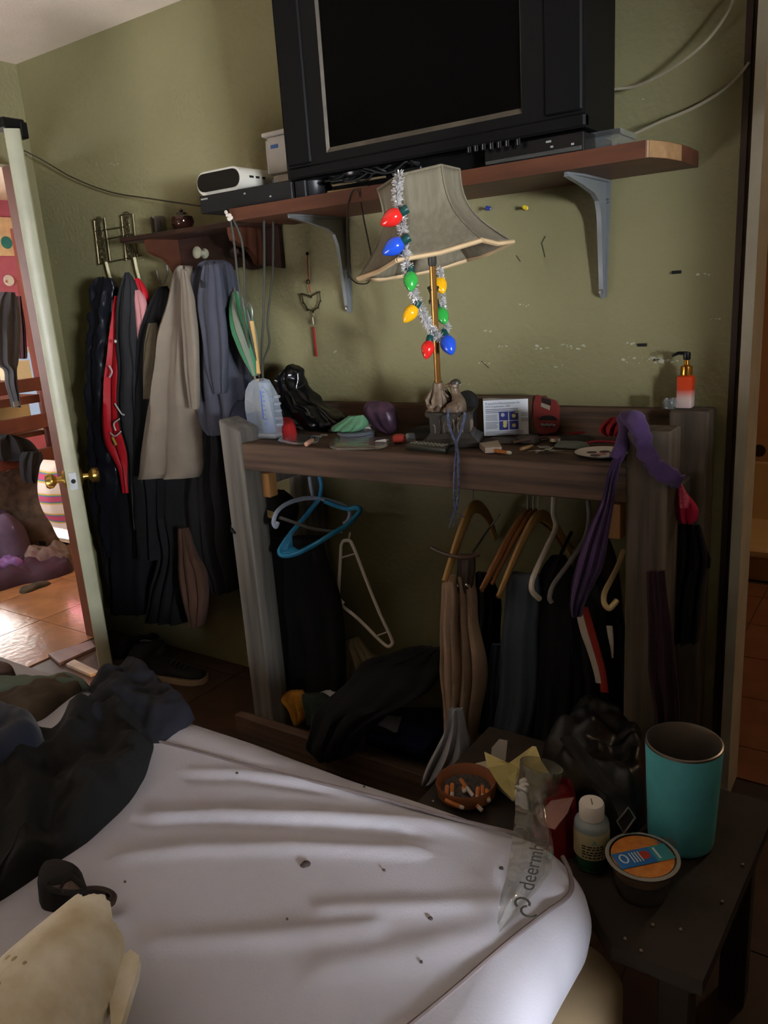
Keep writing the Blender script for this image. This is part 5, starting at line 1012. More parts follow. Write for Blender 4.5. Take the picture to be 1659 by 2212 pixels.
# ------------------------------------------------------------------ hangers and clothes under the desk
def bar_of(pts, r, mat, name, parent, flat=None, k=6): b = B(); b.tube(spline(pts, k), r, 8, flat=flat); return b.build(name, mat, parent)
RODZ = .925
def wood_hanger(topp, tip, x, lab, mat, tipy=-.42, w=.014, hook=True, grp='wooden hangers under the desk'):
    T_, E_ = at(*topp, y=-.2), at(*tip, y=tipy); t = thing('wooden_hanger', T_, lab, 'hanger', grp)
    mid = T_.lerp(E_, .45)+Vector((0, 0, .018)); E2 = Vector((2*T_.x-E_.x, min(-.02, 2*T_.y-E_.y), E_.z))
    P = spline([E_, mid, T_, Vector((2*T_.x-mid.x, 2*T_.y-mid.y, mid.z)), E2], 7); n = len(P)
    b = B(); b.tube(P, [w*(.75+.5*math.sin(PI*i/(n-1))) for i in range(n)], 10, flat=((1, .15, 0), .55)); b.build('hanger_arm', mat, t)
    if hook: bar_of([T_+Vector((0, 0, .01)), T_+Vector((0, 0, .035)), Vector((T_.x, -.185, RODZ+.012)), Vector((T_.x, -.2, RODZ+.018)), Vector((T_.x, -.22, RODZ+.006))], .002, steel, 'hanger_hook', t)
    return t
hw1 = M('pale_hanger_wood', (190, 148, 92), .45, var=.12, stretch=(1, .2, 1), scale=20); hw2 = M('brown_hanger_wood', (150, 98, 58), .45, var=.12, scale=20)
wood_hanger((1022, 1096), (960, 1258), 0, 'pale wooden hanger carrying the beige garment', hw1, w=.016)
wood_hanger((1140, 1112), (1040, 1275), 0, 'brown wooden hanger, first of the close pair above the grey trousers', hw2)
wood_hanger((1163, 1115), (1076, 1290), 0, 'paler wooden hanger, second of the close pair above the grey trousers', hw1, tipy=-.41)
wood_hanger((1152, 1110), (1062, 1262), 0, 'slim brown wooden hanger wedged between the close pair', hw2, tipy=-.38, w=.010)
def wire_hanger(name, pts, r, mat, lab, grp=None):
    t = thing(name, at(pts[0][0], pts[0][1], y=pts[0][2]), lab, 'hanger', grp); bar_of([at(p[0], p[1], y=p[2]) for p in pts], r, mat, 'hanger_bar', t, k=7); return t
whip = M('white_plastic_hanger', (205, 196, 182), .4); greyp = M('grey_plastic_hanger', (120, 116, 112), .4); blk = M('black_plastic_hanger', (22, 22, 24), .35); beig = M('beige_plastic_hanger', (205, 180, 130), .4)
wire_hanger('plastic_hanger', ((1196, 1072, -.2), (1195, 1110, -.2), (1200, 1140, -.22), (1180, 1185, -.30), (1158, 1232, -.38), (1149, 1258, -.41), (1150, 1278, -.42), (1166, 1294, -.40)), .007, whip, 'white tubular hanger beside the grey trousers')
wire_hanger('plastic_hanger', ((1234, 1150, -.2), (1215, 1190, -.28), (1195, 1240, -.36), (1178, 1275, -.40)), .005, blk, 'thin black hanger behind the white tubular hanger')
wire_hanger('plastic_hanger', ((1270, 1080, -.2), (1272, 1120, -.2), (1262, 1165, -.24), (1225, 1222, -.33), (1196, 1262, -.40), (1187, 1290, -.42), (1192, 1302, -.42)), .006, greyp, 'grey tubular hanger half hidden by the purple scarf')
wire_hanger('plastic_hanger', ((1346, 1190, -.2), (1335, 1222, -.26), (1320, 1252, -.34), (1306, 1280, -.40), (1305, 1302, -.42), (1315, 1314, -.42), (1326, 1305, -.41), (1332, 1297, -.40)), .007, beig, 'beige tubular hanger with a bent corner next to the timber post')
wire_hanger('clip_hanger', ((933, 1183, -.34), (955, 1194, -.36), (985, 1203, -.38), (1010, 1204, -.38), (1036, 1196, -.36)), .006, M('brown_clip_bar', (84, 64, 54), .4), 'thin brown curved clip hanger crossing the pale wooden hanger')
t = wire_hanger('wire_hanger', ((1080, 1110, -.2), (1058, 1140, -.22), (1030, 1180, -.28), (1020, 1196, -.32)), .003, steel, 'thin steel wire hanger leaning between wooden hangers')
# left cluster
bluep = M('teal_blue_plastic', (40, 128, 170), .35); greyw = M('blue_grey_plastic', (150, 160, 176), .35)
def ph_hanger(name, parts, lab, mats):
    t = thing(name, at(parts[0][1][0][0], parts[0][1][0][1], y=parts[0][1][0][2]), lab, 'hanger')
    for (nm, pts, r, mt) in parts: bar_of([at(p[0], p[1], y=p[2]) for p in pts], r, mt, nm, t, k=7)
    return t
ph_hanger('plastic_hanger', (('hook', ((690, 1030, -.2), (694, 1050, -.2), (690, 1075, -.21)), .006, bluep), ('hanger_body', ((690, 1078, -.21), (672, 1100, -.24), (652, 1125, -.28), (630, 1150, -.32), (610, 1178, -.36), (604, 1192, -.38), (612, 1200, -.38), (640, 1196, -.37), (680, 1176, -.32), (720, 1152, -.27), (752, 1132, -.22), (776, 1106, -.18), (772, 1096, -.17), (745, 1098, -.18), (700, 1082, -.21)), .008, bluep)), 'teal blue plastic hanger angled under the beam', None)
b = B(); P = [at(p[0], p[1], y=p[2]) for p in ((604, 1192, -.38), (628, 1150, -.33), (630, 1180, -.345), (648, 1192, -.365), (615, 1199, -.38))]; b.prism(P, (0, .006, 0)); t = bpy.data.objects.get('hanger_body'); b.build('corner_web', bluep, t.parent if t else None, smooth=False)
ph_hanger('plastic_hanger', (('hook', ((668, 1030, -.2), (672, 1055, -.2), (676, 1072, -.21)), .0055, greyw), ('hanger_body', ((600, 1128, -.38), (596, 1138, -.39), (591, 1128, -.39), (598, 1106, -.37), (620, 1088, -.32), (655, 1077, -.25), (690, 1077, -.21), (720, 1084, -.18), (745, 1094, -.16), (756, 1108, -.16), (752, 1124, -.17), (742, 1132, -.18)), .007, greyw), ('lower_bar', ((604, 1118, -.37), (640, 1130, -.32), (680, 1143, -.26), (740, 1150, -.19)), .005, greyp)), 'blue-grey plastic hanger with rolled ends, crossed over the teal one', None)
ph_hanger('plastic_hanger', (('hook', ((604, 1072, -.2), (600, 1090, -.2)), .004, blk), ('hanger_body', ((584, 1094, -.22), (560, 1106, -.27), (530, 1120, -.33), (508, 1128, -.37), (502, 1142, -.40), (508, 1150, -.40), (540, 1156, -.36), (580, 1162, -.3)), .006, blk)), 'black plastic hanger poking out past the timber post', None)
ph_hanger('plastic_hanger', (('hook', ((756, 1150, -.2), (754, 1162, -.2), (748, 1168, -.2)), .003, whip), ('hanger_body', ((737, 1178, -.22), (742, 1169, -.22), (752, 1168, -.22), (762, 1178, -.22), (790, 1250, -.22), (820, 1325, -.22), (846, 1380, -.22), (846, 1392, -.22), (836, 1396, -.22), (815, 1378, -.22), (775, 1338, -.22), (735, 1304, -.22), (731, 1288, -.22), (734, 1230, -.22), (737, 1178, -.22)), .0055, whip), ('strut', ((737, 1205, -.22), (767, 1196, -.22)), .003, whip), ('strut', ((812, 1374, -.22), (838, 1365, -.22)), .003, whip), ('corner_web', ((733, 1296, -.22), (741, 1305, -.22)), .008, whip)), 'white triangular hanger hanging sideways off the other hangers', None)
blackc = M('black_cotton', (16, 16, 18), .95, var=.25, bump=.15, bscale=120)
garment('black_trousers', [(1160, 596, 690), (1200, 590, 705), (1260, 590, 722), (1340, 596, 736), (1420, 602, 744), (1475, 606, 742), (1500, 612, 738)], -.25, .10, blackc, 'black trousers hanging between the two timber posts below the blue hanger', seed=2, folds=3, amp=.012)
g = garment('black_blouse', [(1058, 590, 610), (1075, 574, 626), (1110, 574, 640), (1180, 578, 620), (1250, 584, 612), (1300, 588, 606)], -.2, .08, blackc, 'black top with a pale label on the black hanger by the post', seed=6, folds=2, amp=.008)
b = B(); b.prism([at(p[0], p[1], y=-.265) for p in ((576, 1102), (592, 1107), (590, 1122), (574, 1115))], (0, .003, 0)); b.build('pale_label', M('cream_label', (200, 180, 120), .7), g, smooth=False)
beige = M('beige_linen', (168, 140, 116), .9, var=.15, bump=.2, bscale=80)
g = garment('beige_garment', [(1240, 962, 1008), (1270, 958, 1020), (1340, 956, 1030), (1400, 954, 1042), (1450, 952, 1046), (1500, 956, 1040), (1560, 962, 1030), (1620, 968, 1020), (1650, 974, 1018)], -.37, .09, beige, 'beige ragged-edged garment on the pale wooden hanger', seed=5, folds=4, amp=.022)
b = B(); cloth(b, [(1258, 958, 980, -.42), (1300, 957, 984, -.425), (1380, 955, 984, -.425), (1450, 952, 982, -.42), (1495, 955, 983, -.42), (1540, 962, 980, -.42), (1570, 968, 978, -.42)], th=.02, folds=2, amp=.006, seed=8); b.build('ragged_edge', M('beige_pale_linen', (186, 160, 138), .9, var=.15), g, angle=80)
b = B(); cloth(b, [(1198, 990, 1026, -.37), (1230, 990, 1026, -.37), (1262, 986, 1022, -.37), (1278, 990, 1018, -.37)], th=.05, folds=2, amp=.004, seed=3); b.build('waistband', M('dark_brown_band', (66, 54, 48), .8), g, angle=80)
b = B()
for px in (989, 1010): b.lathe([(.001, 0), (.006, .002), (.005, .005), (.001, .006)], at(px, 1264, y=-.405), (0, -1, 0), 9)
b.build('rivet_pair', chrome, g)
garment('white_cloth', [(1530, 972, 1000), (1570, 966, 1006), (1610, 946, 1012), (1650, 926, 1000), (1680, 916, 970), (1692, 914, 940)], -.46, .07, M('grey_white_cotton', (170, 172, 178), .9, var=.15, bump=.2), 'pale grey white cloth trailing below the beige garment', seed=4, folds=3, amp=.012)
garment('grey_trousers', [(1236, 1100, 1160), (1260, 1094, 1164), (1330, 1090, 1166), (1420, 1082, 1164), (1500, 1078, 1160), (1560, 1072, 1150), (1598, 1068, 1140)], -.33, .10, M('slate_grey_denim', (70, 78, 88), .9, var=.12, bump=.2, bscale=140, stretch=(1, 1, .3)), 'slate grey trousers hanging from the close pair of wooden hangers', seed=3, folds=2, amp=.006)
garment('grey_shirt', [(1390, 1062, 1090), (1440, 1056, 1092), (1500, 1052, 1090), (1560, 1050, 1085), (1590, 1054, 1078)], -.29, .06, M('blue_grey_cotton', (72, 80, 96), .9, var=.15), 'bluish grey shirt hanging behind the slate grey trousers', seed=9, folds=3, amp=.008)
garment('black_dress', [(1235, 1030, 1060), (1300, 1028, 1080), (1400, 1030, 1078), (1500, 1034, 1068), (1580, 1032, 1060)], -.22, .08, blackc, 'black dress hanging behind the beige garment', seed=9, folds=3, amp=.01)
garment('black_shirt', [(1200, 1190, 1220), (1235, 1168, 1240), (1300, 1160, 1262), (1400, 1158, 1268), (1500, 1152, 1262), (1580, 1148, 1250), (1620, 1150, 1250)], -.30, .14, blackc, 'black shirt hanging beside the slate grey trousers', seed=4, folds=4, amp=.014)
g = garment('track_jacket', [(1240, 1230, 1290), (1290, 1225, 1330), (1360, 1235, 1345), (1440, 1240, 1350), (1520, 1240, 1350), (1600, 1235, 1345)], -.31, .12, blackc, 'black track top with a white and a red stripe down the sleeve', seed=5, folds=3, amp=.010)
for nm, pts, mt in (('white_stripe', ((1252, 1322), (1262, 1365), (1278, 1410), (1290, 1450), (1295, 1475)), M('white_stripe_cloth', (190, 178, 165), .8)), ('red_stripe', ((1262, 1312), (1276, 1360), (1290, 1410), (1300, 1450), (1306, 1495)), M('rust_red_stripe', (150, 42, 34), .8))):
    b = B(); P = spline([at(p[0], p[1], y=-.392) for p in pts], 6); b.tube(P, [.010]*len(P), 8, flat=((0, 1, 0), .3)); b.build(nm, mt, g)
garment('white_lining', [(1352, 1313, 1327), (1370, 1316, 1328), (1400, 1322, 1329), (1422, 1325, 1328)], -.395, .02, M('white_stripe_cloth', (190, 178, 165), .8), 'narrow white wedge of cloth beside the striped track top', seed=2, folds=1, amp=.001)
garment('plum_dress', [(1150, 1262, 1310), (1220, 1240, 1330), (1300, 1236, 1340), (1380, 1230, 1345)], -.22, .08, M('dark_plum_cloth', (48, 26, 36), .95, var=.2), 'dark plum dress hanging behind the purple scarf', seed=8, folds=3, amp=.01)
# black garment beyond the right post
g = garment('black_hoodie', [(1128, 1456, 1512), (1150, 1452, 1520), (1200, 1448, 1532), (1226, 1446, 1530), (1260, 1444, 1522), (1320, 1442, 1514), (1386, 1440, 1508)], -.25, .12, blackc, 'black garment hanging from the rear post beside the bathroom door', seed=6, folds=3, amp=.012)
b = B(); cloth(b, [(1180, 1516, 1526, -.25), (1205, 1516, 1537, -.25), (1226, 1518, 1536, -.25)], th=.03, folds=1, amp=.003, seed=2); b.build('sleeve_end', blackc, g, angle=80)
garment('plum_trousers', [(1240, 1400, 1440), (1320, 1402, 1448), (1420, 1405, 1462), (1500, 1410, 1465), (1580, 1412, 1465)], -.45, .06, M('dark_plum_cloth', (48, 26, 36), .95, var=.2), 'dark plum trousers hanging at the foot of the front timber post', seed=3, folds=2, amp=.008)
# heap on the lower shelf
SHZ = .0355
def sheap(name, px, z, h, mat, lab, cat, seed, **k): b = B(); heap(b, px, z, h, seed=seed, **k); o = b.build(name, mat, angle=70); tag(o, lab, cat); return o
def floorheap(name, x0, x1, y0, y1, h, mat, lab, cat, seed, z=SHZ, **k):
    cx, cy = (x0+x1)/2, (y0+y1)/2; rng = random.Random(seed)
    out = [(cx+(x1-x0)/2*math.cos(a)*rng.uniform(.85, 1.1), cy+(y1-y0)/2*math.sin(a)*rng.uniform(.85, 1.1), z) for a in [2*PI*i/11 for i in range(11)]]
    b = B(); heap(b, out, z, h, seed=seed, plane=1, **k); o = b.build(name, mat, angle=70); tag(o, lab, cat); return o
c = at(790, 1440, y=-.12)
garment('crinkled_bag', [(1372, 755, 775, -.10), (1392, 748, 792, -.10), (1420, 746, 812, -.11), (1450, 745, 838, -.12), (1480, 746, 815, -.13), (1498, 748, 780, -.14)], -.11, .12, clear('crinkled_plastic', (190, 180, 160), .35, .25, haze=.65, hazecol=(190, 172, 136)), 'crinkled dingy plastic bag standing behind the black trousers', 'bag', seed=3, folds=5, amp=.014, wob=.012)
garment('grey_cloth', [(1400, 900, 955, -.10), (1412, 860, 955, -.10), (1435, 836, 950, -.11), (1450, 838, 930, -.12)], -.1, .08, M('slate_cotton', (72, 70, 76), .9, var=.2), 'slate grey cloth draped at the back beneath the hanging rod', seed=5, folds=4, amp=.01)
b = B(); cloth(b, [(1395, 910, 958, -.24), (1425, 800, 956, -.27), (1450, 770, 950, -.31), (1490, 735, 920, -.36), (1530, 690, 850, -.43), (1570, 676, 800, -.455), (1600, 668, 772, -.465), (1632, 690, 752, -.47)], th=.12, folds=3, amp=.012, seed=6, wob=.008); b.v = [(x, min(y, -.02), max(z, .01)) for x, y, z in b.v]; o = b.build('black_leggings', blackc, angle=80); tag(o, 'black leggings sprawled diagonally over the lower rail', 'clothing')
garment('yellow_cloth', [(1492, 622, 655, -.33), (1505, 612, 662, -.335), (1525, 628, 662, -.34), (1550, 636, 660, -.35), (1566, 640, 655, -.35)], -.33, .05, M('ochre_cotton', (176, 122, 36), .9, var=.25, bump=.3), 'ochre yellow cloth crumpled beside the left timber post'.replace('left ', ''), seed=5, folds=3, amp=.008)
garment('grey_cushion', [(1492, 672, 722, -.28), (1505, 668, 735, -.29), (1520, 674, 736, -.30), (1530, 690, 722, -.31)], -.28, .08, M('grey_white_cotton', (170, 172, 178), .9, var=.15), 'pale grey lump of cloth below the black trousers', seed=7, folds=2, amp=.006)
garment('green_cloth', [(1500, 655, 700, -.34), (1530, 662, 730, -.35), (1560, 664, 712, -.36)], -.34, .05, M('dark_green_cotton', (40, 50, 46), .9, var=.2), 'dark green cloth stuffed behind the lower rail', seed=8, folds=2, amp=.008)
def sheet_box(name, px, z, h, mat, lab, cat): 
    b = B(); P = [at(*p, z=z) for p in px]; b.prism([Vector((p.x, p.y, z)) for p in P], (0, 0, h)); o = b.build(name, mat, smooth=False); tag(o, lab, cat); return o
bk = sheet_box('blue_folder', [(800, 1596), (838, 1540), (952, 1540), (955, 1585), (918, 1634)], .11, .02, M('navy_blue_card', (36, 44, 84), .5, var=.15), 'navy blue glossy folder lying on the lower shelf', 'folder')
b = B(); b.prism([Vector(tuple(at(*p, z=.132)[:2])+(.1305,)) for p in ((812, 1568), (838, 1545), (868, 1548), (858, 1582), (838, 1582))], (0, 0, .0015)); b.build('white_print', M('grey_print_panel', (150, 148, 152), .5), bk, smooth=False)
b = B(); b.box((bk.location.x-.15, bk.location.y-.06, SHZ), (bk.location.x+.15, bk.location.y+.10, .109), ch=.004); o = b.build('storage_box', M('dark_navy_board', (26, 28, 44), .7)); tag(o, 'dark navy low box under the blue folder', 'box')
b = B(); P = [at(p[0], p[1], z=.14) for p in ((780, 1588), (800, 1570), (830, 1578), (850, 1590))]; b.tube(spline(P, 6), .012, 8, flat=((0, 0, 1), .5)); o = b.build('black_strap', M('black_webbing', (18, 18, 18), .7)); tag(o, 'black strap curled across the blue folder', 'strap')

# ------------------------------------------------------------------ bed
sheet_m = M('pinkish_grey_sheet', (196, 195, 205), .85, var=.05, scale=3, bump=.12, bscale=260, rgb2=(188, 185, 194), sheen=.1)
BZ, BX0, BX1, BY0, BY1 = .56, -2.5, -.338, -2.72, -1.046
bed = thing('bed', ((BX0+BX1)/2, (BY0+BY1)/2, 0), 'bed with a rumpled pinkish grey fitted sheet over a thin mattress', 'bed')
def rrect(x0, x1, y0, y1, r, n=18, seg=60):
    out = []
    for cx, cy, a0 in ((x1-r, y1-r, 0), (x0+r, y1-r, 90), (x0+r, y0+r, 180), (x1-r, y0+r, 270)):
        arc = [Vector((cx+r*math.cos(math.radians(a0+90*i/n)), cy+r*math.sin(math.radians(a0+90*i/n)), 0)) for i in range(n+1)]
        if out:
            p = out[-1]
            for s in range(1, seg): out.append(p.lerp(arc[0], s/seg))
        out += arc
    p = out[-1]
    for s in range(1, seg): out.append(p.lerp(out[0], s/seg))
    return out
folds = []   # (point list on the sheet, height, width)
def fold(px, h, w): folds.append(([at(p[0], p[1], z=BZ).xy for p in px], h, w))
fold([(330, 1765), (480, 1757), (700, 1762), (900, 1775), (1000, 1790)], .016, .016)
fold([(300, 1775), (480, 1772), (700, 1782), (900, 1800)], -.010, .012)
fold([(260, 1852), (420, 1830), (640, 1826), (900, 1838)], .013, .016)
fold([(420, 1668), (520, 1668), (700, 1690), (820, 1720)], .008, .012); fold([(400, 1682), (520, 1682), (700, 1708)], -.008, .010)
fold([(0, 2005), (120, 1998), (250, 1985)], .012, .02); fold([(0, 2090), (60, 2070)], .01, .02)
fold([(700, 1960), (900, 1955), (1080, 1950)], .007, .022); fold([(330, 2035), (560, 2020), (800, 2000)], .009, .022)
fold([(700, 2085), (900, 2050), (1050, 2010)], .007, .03)
fold([(1110, 1960), (1085, 1900), (1090, 1830)], -.006, .012)
fold([(420, 1560), (600, 1622), (780, 1670)], -.006, .008)
fold([(0, 1415), (120, 1465), (215, 1500)], -.012, .015); fold([(20, 1440), (100, 1460), (190, 1475)], .01, .012)
fold([(1155, 1950), (1190, 1905), (1215, 1875)], .008, .008); fold([(1172, 1960), (1210, 1915), (1232, 1890)], -.008, .006)
def segd(p, pts):
    d = 9
    for a, c in zip(pts, pts[1:]):
        e = c-a; t = max(0, min(1, (p-a).dot(e)/e.length_squared)); d = min(d, (a+e*t-p).length)
    return d
def sheetz(x, y):
    p = Vector((x, y)); z = .0
    for pts, h, w in folds:
        d = segd(p, pts)
        if d < w*3.5: z += h*.62*math.exp(-(d/(w*.85))**2)
    z += (.004*noise.noise(Vector((x*1.6, y*2.4, .3)))+(.0006)*noise.noise(Vector((x*6, y*20+x*3, 2.3))))
    return z
b = B(); prof = []   # (inset, z) from underneath up and over the rounded edge
r_ = .085
prof = [(.30, .386), (.055, .386), (.040, .395), (.018, .43), (.004, .465), (0, .495), (.004, .518), (.014, .536), (.030, .549), (.052, .556), (.078, BZ)]
O = [rrect(BX0+i, BX1-i, BY0+i, BY1-i, max(.02, .155-i*.6)) for i, z in prof]
n = len(O[0]); vs = []
for (i, z), ring in zip(prof, O):
    for p in ring:
        w = max(0, (z-.50)/.06); dz = sheetz(p.x, p.y)*w if w > 0 else 0
        # tugs in the side of the sheet
        k = .004*noise.noise(Vector((p.x*7, p.y*7, z*3))) if .39 < z < .55 else 0
        vs.append(Vector((p.x+k, p.y+k, z+dz)))
base = O[-1]; c = Vector((-1.15, -1.75, 0)); RN = 130
for s in range(1, RN):
    f = 1-(s/RN)
    for p in base:
        q = c+(p-c)*f; vs.append(Vector((q.x, q.y, BZ+sheetz(q.x, q.y))))
m = len(vs)//n
fs = [(i*n+j, i*n+(j+1) % n, (i+1)*n+(j+1) % n, (i+1)*n+j) for i in range(m-1) for j in range(n)]+[tuple((m-1)*n+j for j in range(n)), tuple(range(n-1, -1, -1))]
b.add(vs, fs); b.build('fitted_sheet', sheet_m, bed, angle=80)
seam_m = M('grey_sheet_piping', (120, 108, 106), .9)
def onsheet(px, dz=.001): 
    out = []
    for p in px:
        q = at(p[0], p[1], z=BZ); out.append(Vector((q.x, q.y, BZ+sheetz(q.x, q.y)+dz)))
    return out
b = B(); P = onsheet([(328, 1600), (420, 1623), (560, 1661), (700, 1696), (820, 1726), (940, 1758), (1040, 1783), (1110, 1800)])
b.tube(spline(P, 8), .0034, 7)
P = onsheet([(1215, 1845), (1228, 1868), (1236, 1890), (1232, 1915), (1215, 1938), (1180, 1968), (1120, 2018), (1060, 2068), (990, 2128), (910, 2194), (850, 2240)], .0005)
P[0].z -= .006; P[1].z -= .009; P[2].z -= .012; P[3].z -= .012; P[4].z -= .008; P[5].z -= .003
b.tube(spline(P, 8), .0036, 7); b.build('sheet_piping', seam_m, bed)
b = B()
for p in ((662, 1864, .008), (655, 1868, .006), (512, 1673, .003), (930, 1985, .004), (1083, 1873, .004), (787, 1700, .0025), (270, 1905, .002), (935, 1730, .0025), (830, 1880, .0025), (620, 1985, .002), (910, 2080, .0025)):
    q = onsheet([p[:2]])[0]; b.lathe([(.0005, -.001), (p[2], 0), (p[2]*.7, .002), (.0005, .0026)], q, (.2, .1, 1), 7)
b.build('dark_crumb', M('dark_crumb', (70, 62, 58), .9), bed, kind='stuff')
b = B(); R1 = [rrect(BX0+i, -.306-i, BY0+i, -1.05-i, .07, 12, 20) for i, z in ((.01, .13), (0, .15), (0, .345), (.012, .372), (.05, .385))]; n = len(R1[0]); vs = [Vector((p.x, p.y, z)) for R_, z in zip(R1, (.13, .15, .345, .372, .385)) for p in R_]
b.add(vs, [(i*n+j, i*n+(j+1) % n, (i+1)*n+(j+1) % n, (i+1)*n+j) for i in range(4) for j in range(n)]+[tuple(range(n-1, -1, -1)), tuple(4*n+j for j in range(n))]); b.build('box_spring', M('cream_ticking', (182, 160, 124), .9, var=.1, scale=8, bump=.2, bscale=40), bed, angle=60)
for x, y in ((-.42, -1.16), (-2.38, -1.16), (-.42, -2.6), (-2.38, -2.6)): b = B(); b.lathe([(.025, 0), (.03, .13)], (x, y, 0), n=12); b.build('bed_leg', blackrub, bed)

# clothes and things on the bed
blackj = M('black_twill', (24, 24, 24), .9, var=.12, bump=.3, bscale=120); navyj = M('blackish_navy_twill', (27, 28, 37), .88, var=.1, bump=.2, bscale=120)
B_ = BZ+.002
t = thing('jacket', at(150, 1700, z=BZ), 'large black and navy jacket spread across the head of the sheet', 'clothing')
b = B(); heap(b, [(-60, 1990), (0, 1955), (55, 1918), (120, 1872), (185, 1828), (240, 1778), (280, 1738), (312, 1688), (328, 1640), (334, 1600), (300, 1560), (240, 1545), (160, 1555), (90, 1600), (20, 1640), (-80, 1690)], BZ-.004, .062, seed=4, amp=.034, freq=8, ridge=.016, rdir=(.55, .85), rings=26, n=128, power=3.2); b.build('jacket_body', blackj, t, angle=80)
b = B(); heap(b, [(175, 1590), (215, 1604), (270, 1612), (345, 1610), (385, 1585), (420, 1556), (404, 1530), (362, 1500), (332, 1468), (305, 1446), (280, 1440), (232, 1462), (200, 1478), (190, 1490), (205, 1510), (190, 1545)], BZ-.002, .05, seed=7, amp=.03, freq=9, ridge=.010, rdir=(.3, 1), rings=24, n=128, power=2.6); b.build('jacket_hood', navyj, t, angle=80)
b = B(); heap(b, [(-80, 1560), (-20, 1560), (40, 1572), (85, 1592), (100, 1612), (88, 1640), (40, 1665), (0, 1682), (-80, 1720)], BZ+.03, .075, seed=3, amp=.02, freq=8, ridge=.008, rdir=(.2, 1), rings=18, n=90); o = b.build('navy_fleece', M('navy_fleece', (36, 41, 56), .95, var=.12, sheen=.2, bump=.2, bscale=200), angle=80); tag(o, 'folded navy fleece on top of the black jacket', 'clothing')
b = B(); heap(b, [(-40, 1560), (30, 1575), (90, 1556), (150, 1510), (178, 1490), (160, 1470), (125, 1472), (90, 1485), (40, 1512), (-40, 1530)], BZ, .04, seed=5, amp=.024, freq=10, rings=16, n=90); o = b.build('brown_cloth', M('dark_brown_camo', (62, 52, 42), .9, rgb2=(84, 72, 58), scale=14), angle=80); tag(o, 'dark brown camouflage cloth bunched beyond the jacket', 'cloth')
b = B(); heap(b, [(-40, 1520), (40, 1515), (110, 1500), (190, 1488), (175, 1472), (100, 1478), (30, 1474), (-40, 1476)], BZ, .035, seed=8, amp=.012, freq=10, rings=14, n=72); o = b.build('green_cloth', M('grey_green_cotton', (96, 110, 98), .9, var=.12), angle=80); tag(o, 'grey green cloth under the brown camouflage cloth', 'cloth')
b = B(); heap(b, [(-40, 1478), (10, 1478), (34, 1470), (34, 1458), (10, 1450), (-40, 1450)], BZ, .04, seed=2, amp=.004, n=48); o = b.build('brown_wallet', M('dark_brown_leather', (66, 44, 40), .6)); tag(o, 'small dark brown leather case at the far edge of the sheet', 'wallet')
# mesh sided pouch
pc = at(165, 1930, z=BZ); meshy = M('black_pouch_fabric', (28, 24, 24), .75, bump=.2, bscale=150)
t = thing('mesh_pouch', (pc.x, pc.y, BZ), 'small dark pouch with mesh panels and a loop beside the foam roll', 'pouch')
b = B(); heap(b, [(84, 1940), (90, 1962), (112, 1972), (150, 1966), (185, 1948), (190, 1925), (180, 1912), (140, 1900), (105, 1905), (90, 1920)], BZ, .055, seed=3, amp=.003, rings=12, n=72); b.build('pouch_body', meshy, t, angle=80)
zt_ = .045; cx = at(142, 1905, z=BZ+zt_)
b = B(); P = [at(*p, z=BZ+zt_) for p in ((100, 1918), (112, 1890), (124, 1886), (150, 1892), (172, 1908), (182, 1922), (160, 1928), (128, 1926), (100, 1918))]; b.tube(spline(P, 4), .0045, 7); P2 = [at(*p, z=BZ+zt_) for p in ((146, 1892), (136, 1908), (127, 1926))]; b.tube(P2, .0025, 6); b.build('panel_rim', meshy, t)
b = B(); b.add([at(*p, z=BZ+zt_-.002) for p in ((102, 1917), (113, 1891), (124, 1888), (150, 1893), (172, 1909), (181, 1921), (160, 1927), (128, 1925))], [tuple(range(7, -1, -1))]); b.build('mesh_panel', M('grey_brown_mesh', (100, 86, 78), .8, var=.3, scale=200), t, smooth=False, thick=.001)
b = B(); P = [at(*p, z=BZ+.03) for p in ((180, 1924), (205, 1922), (228, 1926), (244, 1936), (240, 1950), (228, 1948), (222, 1936))]; b.tube(spline(P, 5), .006, 8); b.build('loop_strap', M('brown_black_strap', (52, 38, 34), .7), t)
# torn foam roll
fm = M('yellowed_foam', (248, 243, 226), .8, rgb2=(204, 188, 150), scale=13, bump=.6, bscale=30)
R_ = .080; zc = BZ+R_+.004
A, C_ = at(48, 2256, z=zc), at(212, 1992, z=zc); ax = (C_-A); L_ = ax.length; A = A-ax.normalized()*.12; L_ += .12; ax.normalize(); sd = Vector((-ax.y, ax.x, 0)); 
rg = random.Random(3); n = 64
t = thing('foam_roll', ((A+C_)/2)-Vector((0, 0, R_)), 'yellowed foam roll with a torn ragged end lying on the sheet', 'foam roll')
lens = [0]*n
for j in range(n):
    a = 2*PI*j/n; lens[j] = L_*(1+.03*math.sin(a*3+1)+.02*math.sin(a*7))-.05*max(0, math.cos(a-math.radians(185)))+rg.uniform(-.004, .004)
    if 4 <= j <= 10 : lens[j] -= .06
b = B(); vs = []; NS = 18
for inner in (0, 1):
    for i in range(NS+1):
        s = i/NS
        for j in range(n):
            a = 2*PI*j/n; l_ = lens[j]*s; f = l_/L_; r = (R_*(1.0-.40*max(0, f-.62)/.38*(.9)) if not inner else R_*.62*(1-.35*max(0, f-.6)/.4)); r *= 1+.02*noise.noise(Vector((math.cos(a)*2, math.sin(a)*2, f*5)))
            p = A+ax*l_+sd*(math.cos(a)*r)+Vector((0, 0, math.sin(a)*r)); vs.append(p)
k = (NS+1)*n
fs = [(i*n+j, (i+1)*n+j, (i+1)*n+(j+1) % n, i*n+(j+1) % n) for i in range(NS) for j in range(n)]+[(k+i*n+j, k+i*n+(j+1) % n, k+(i+1)*n+(j+1) % n, k+(i+1)*n+j) for i in range(NS) for j in range(n)]
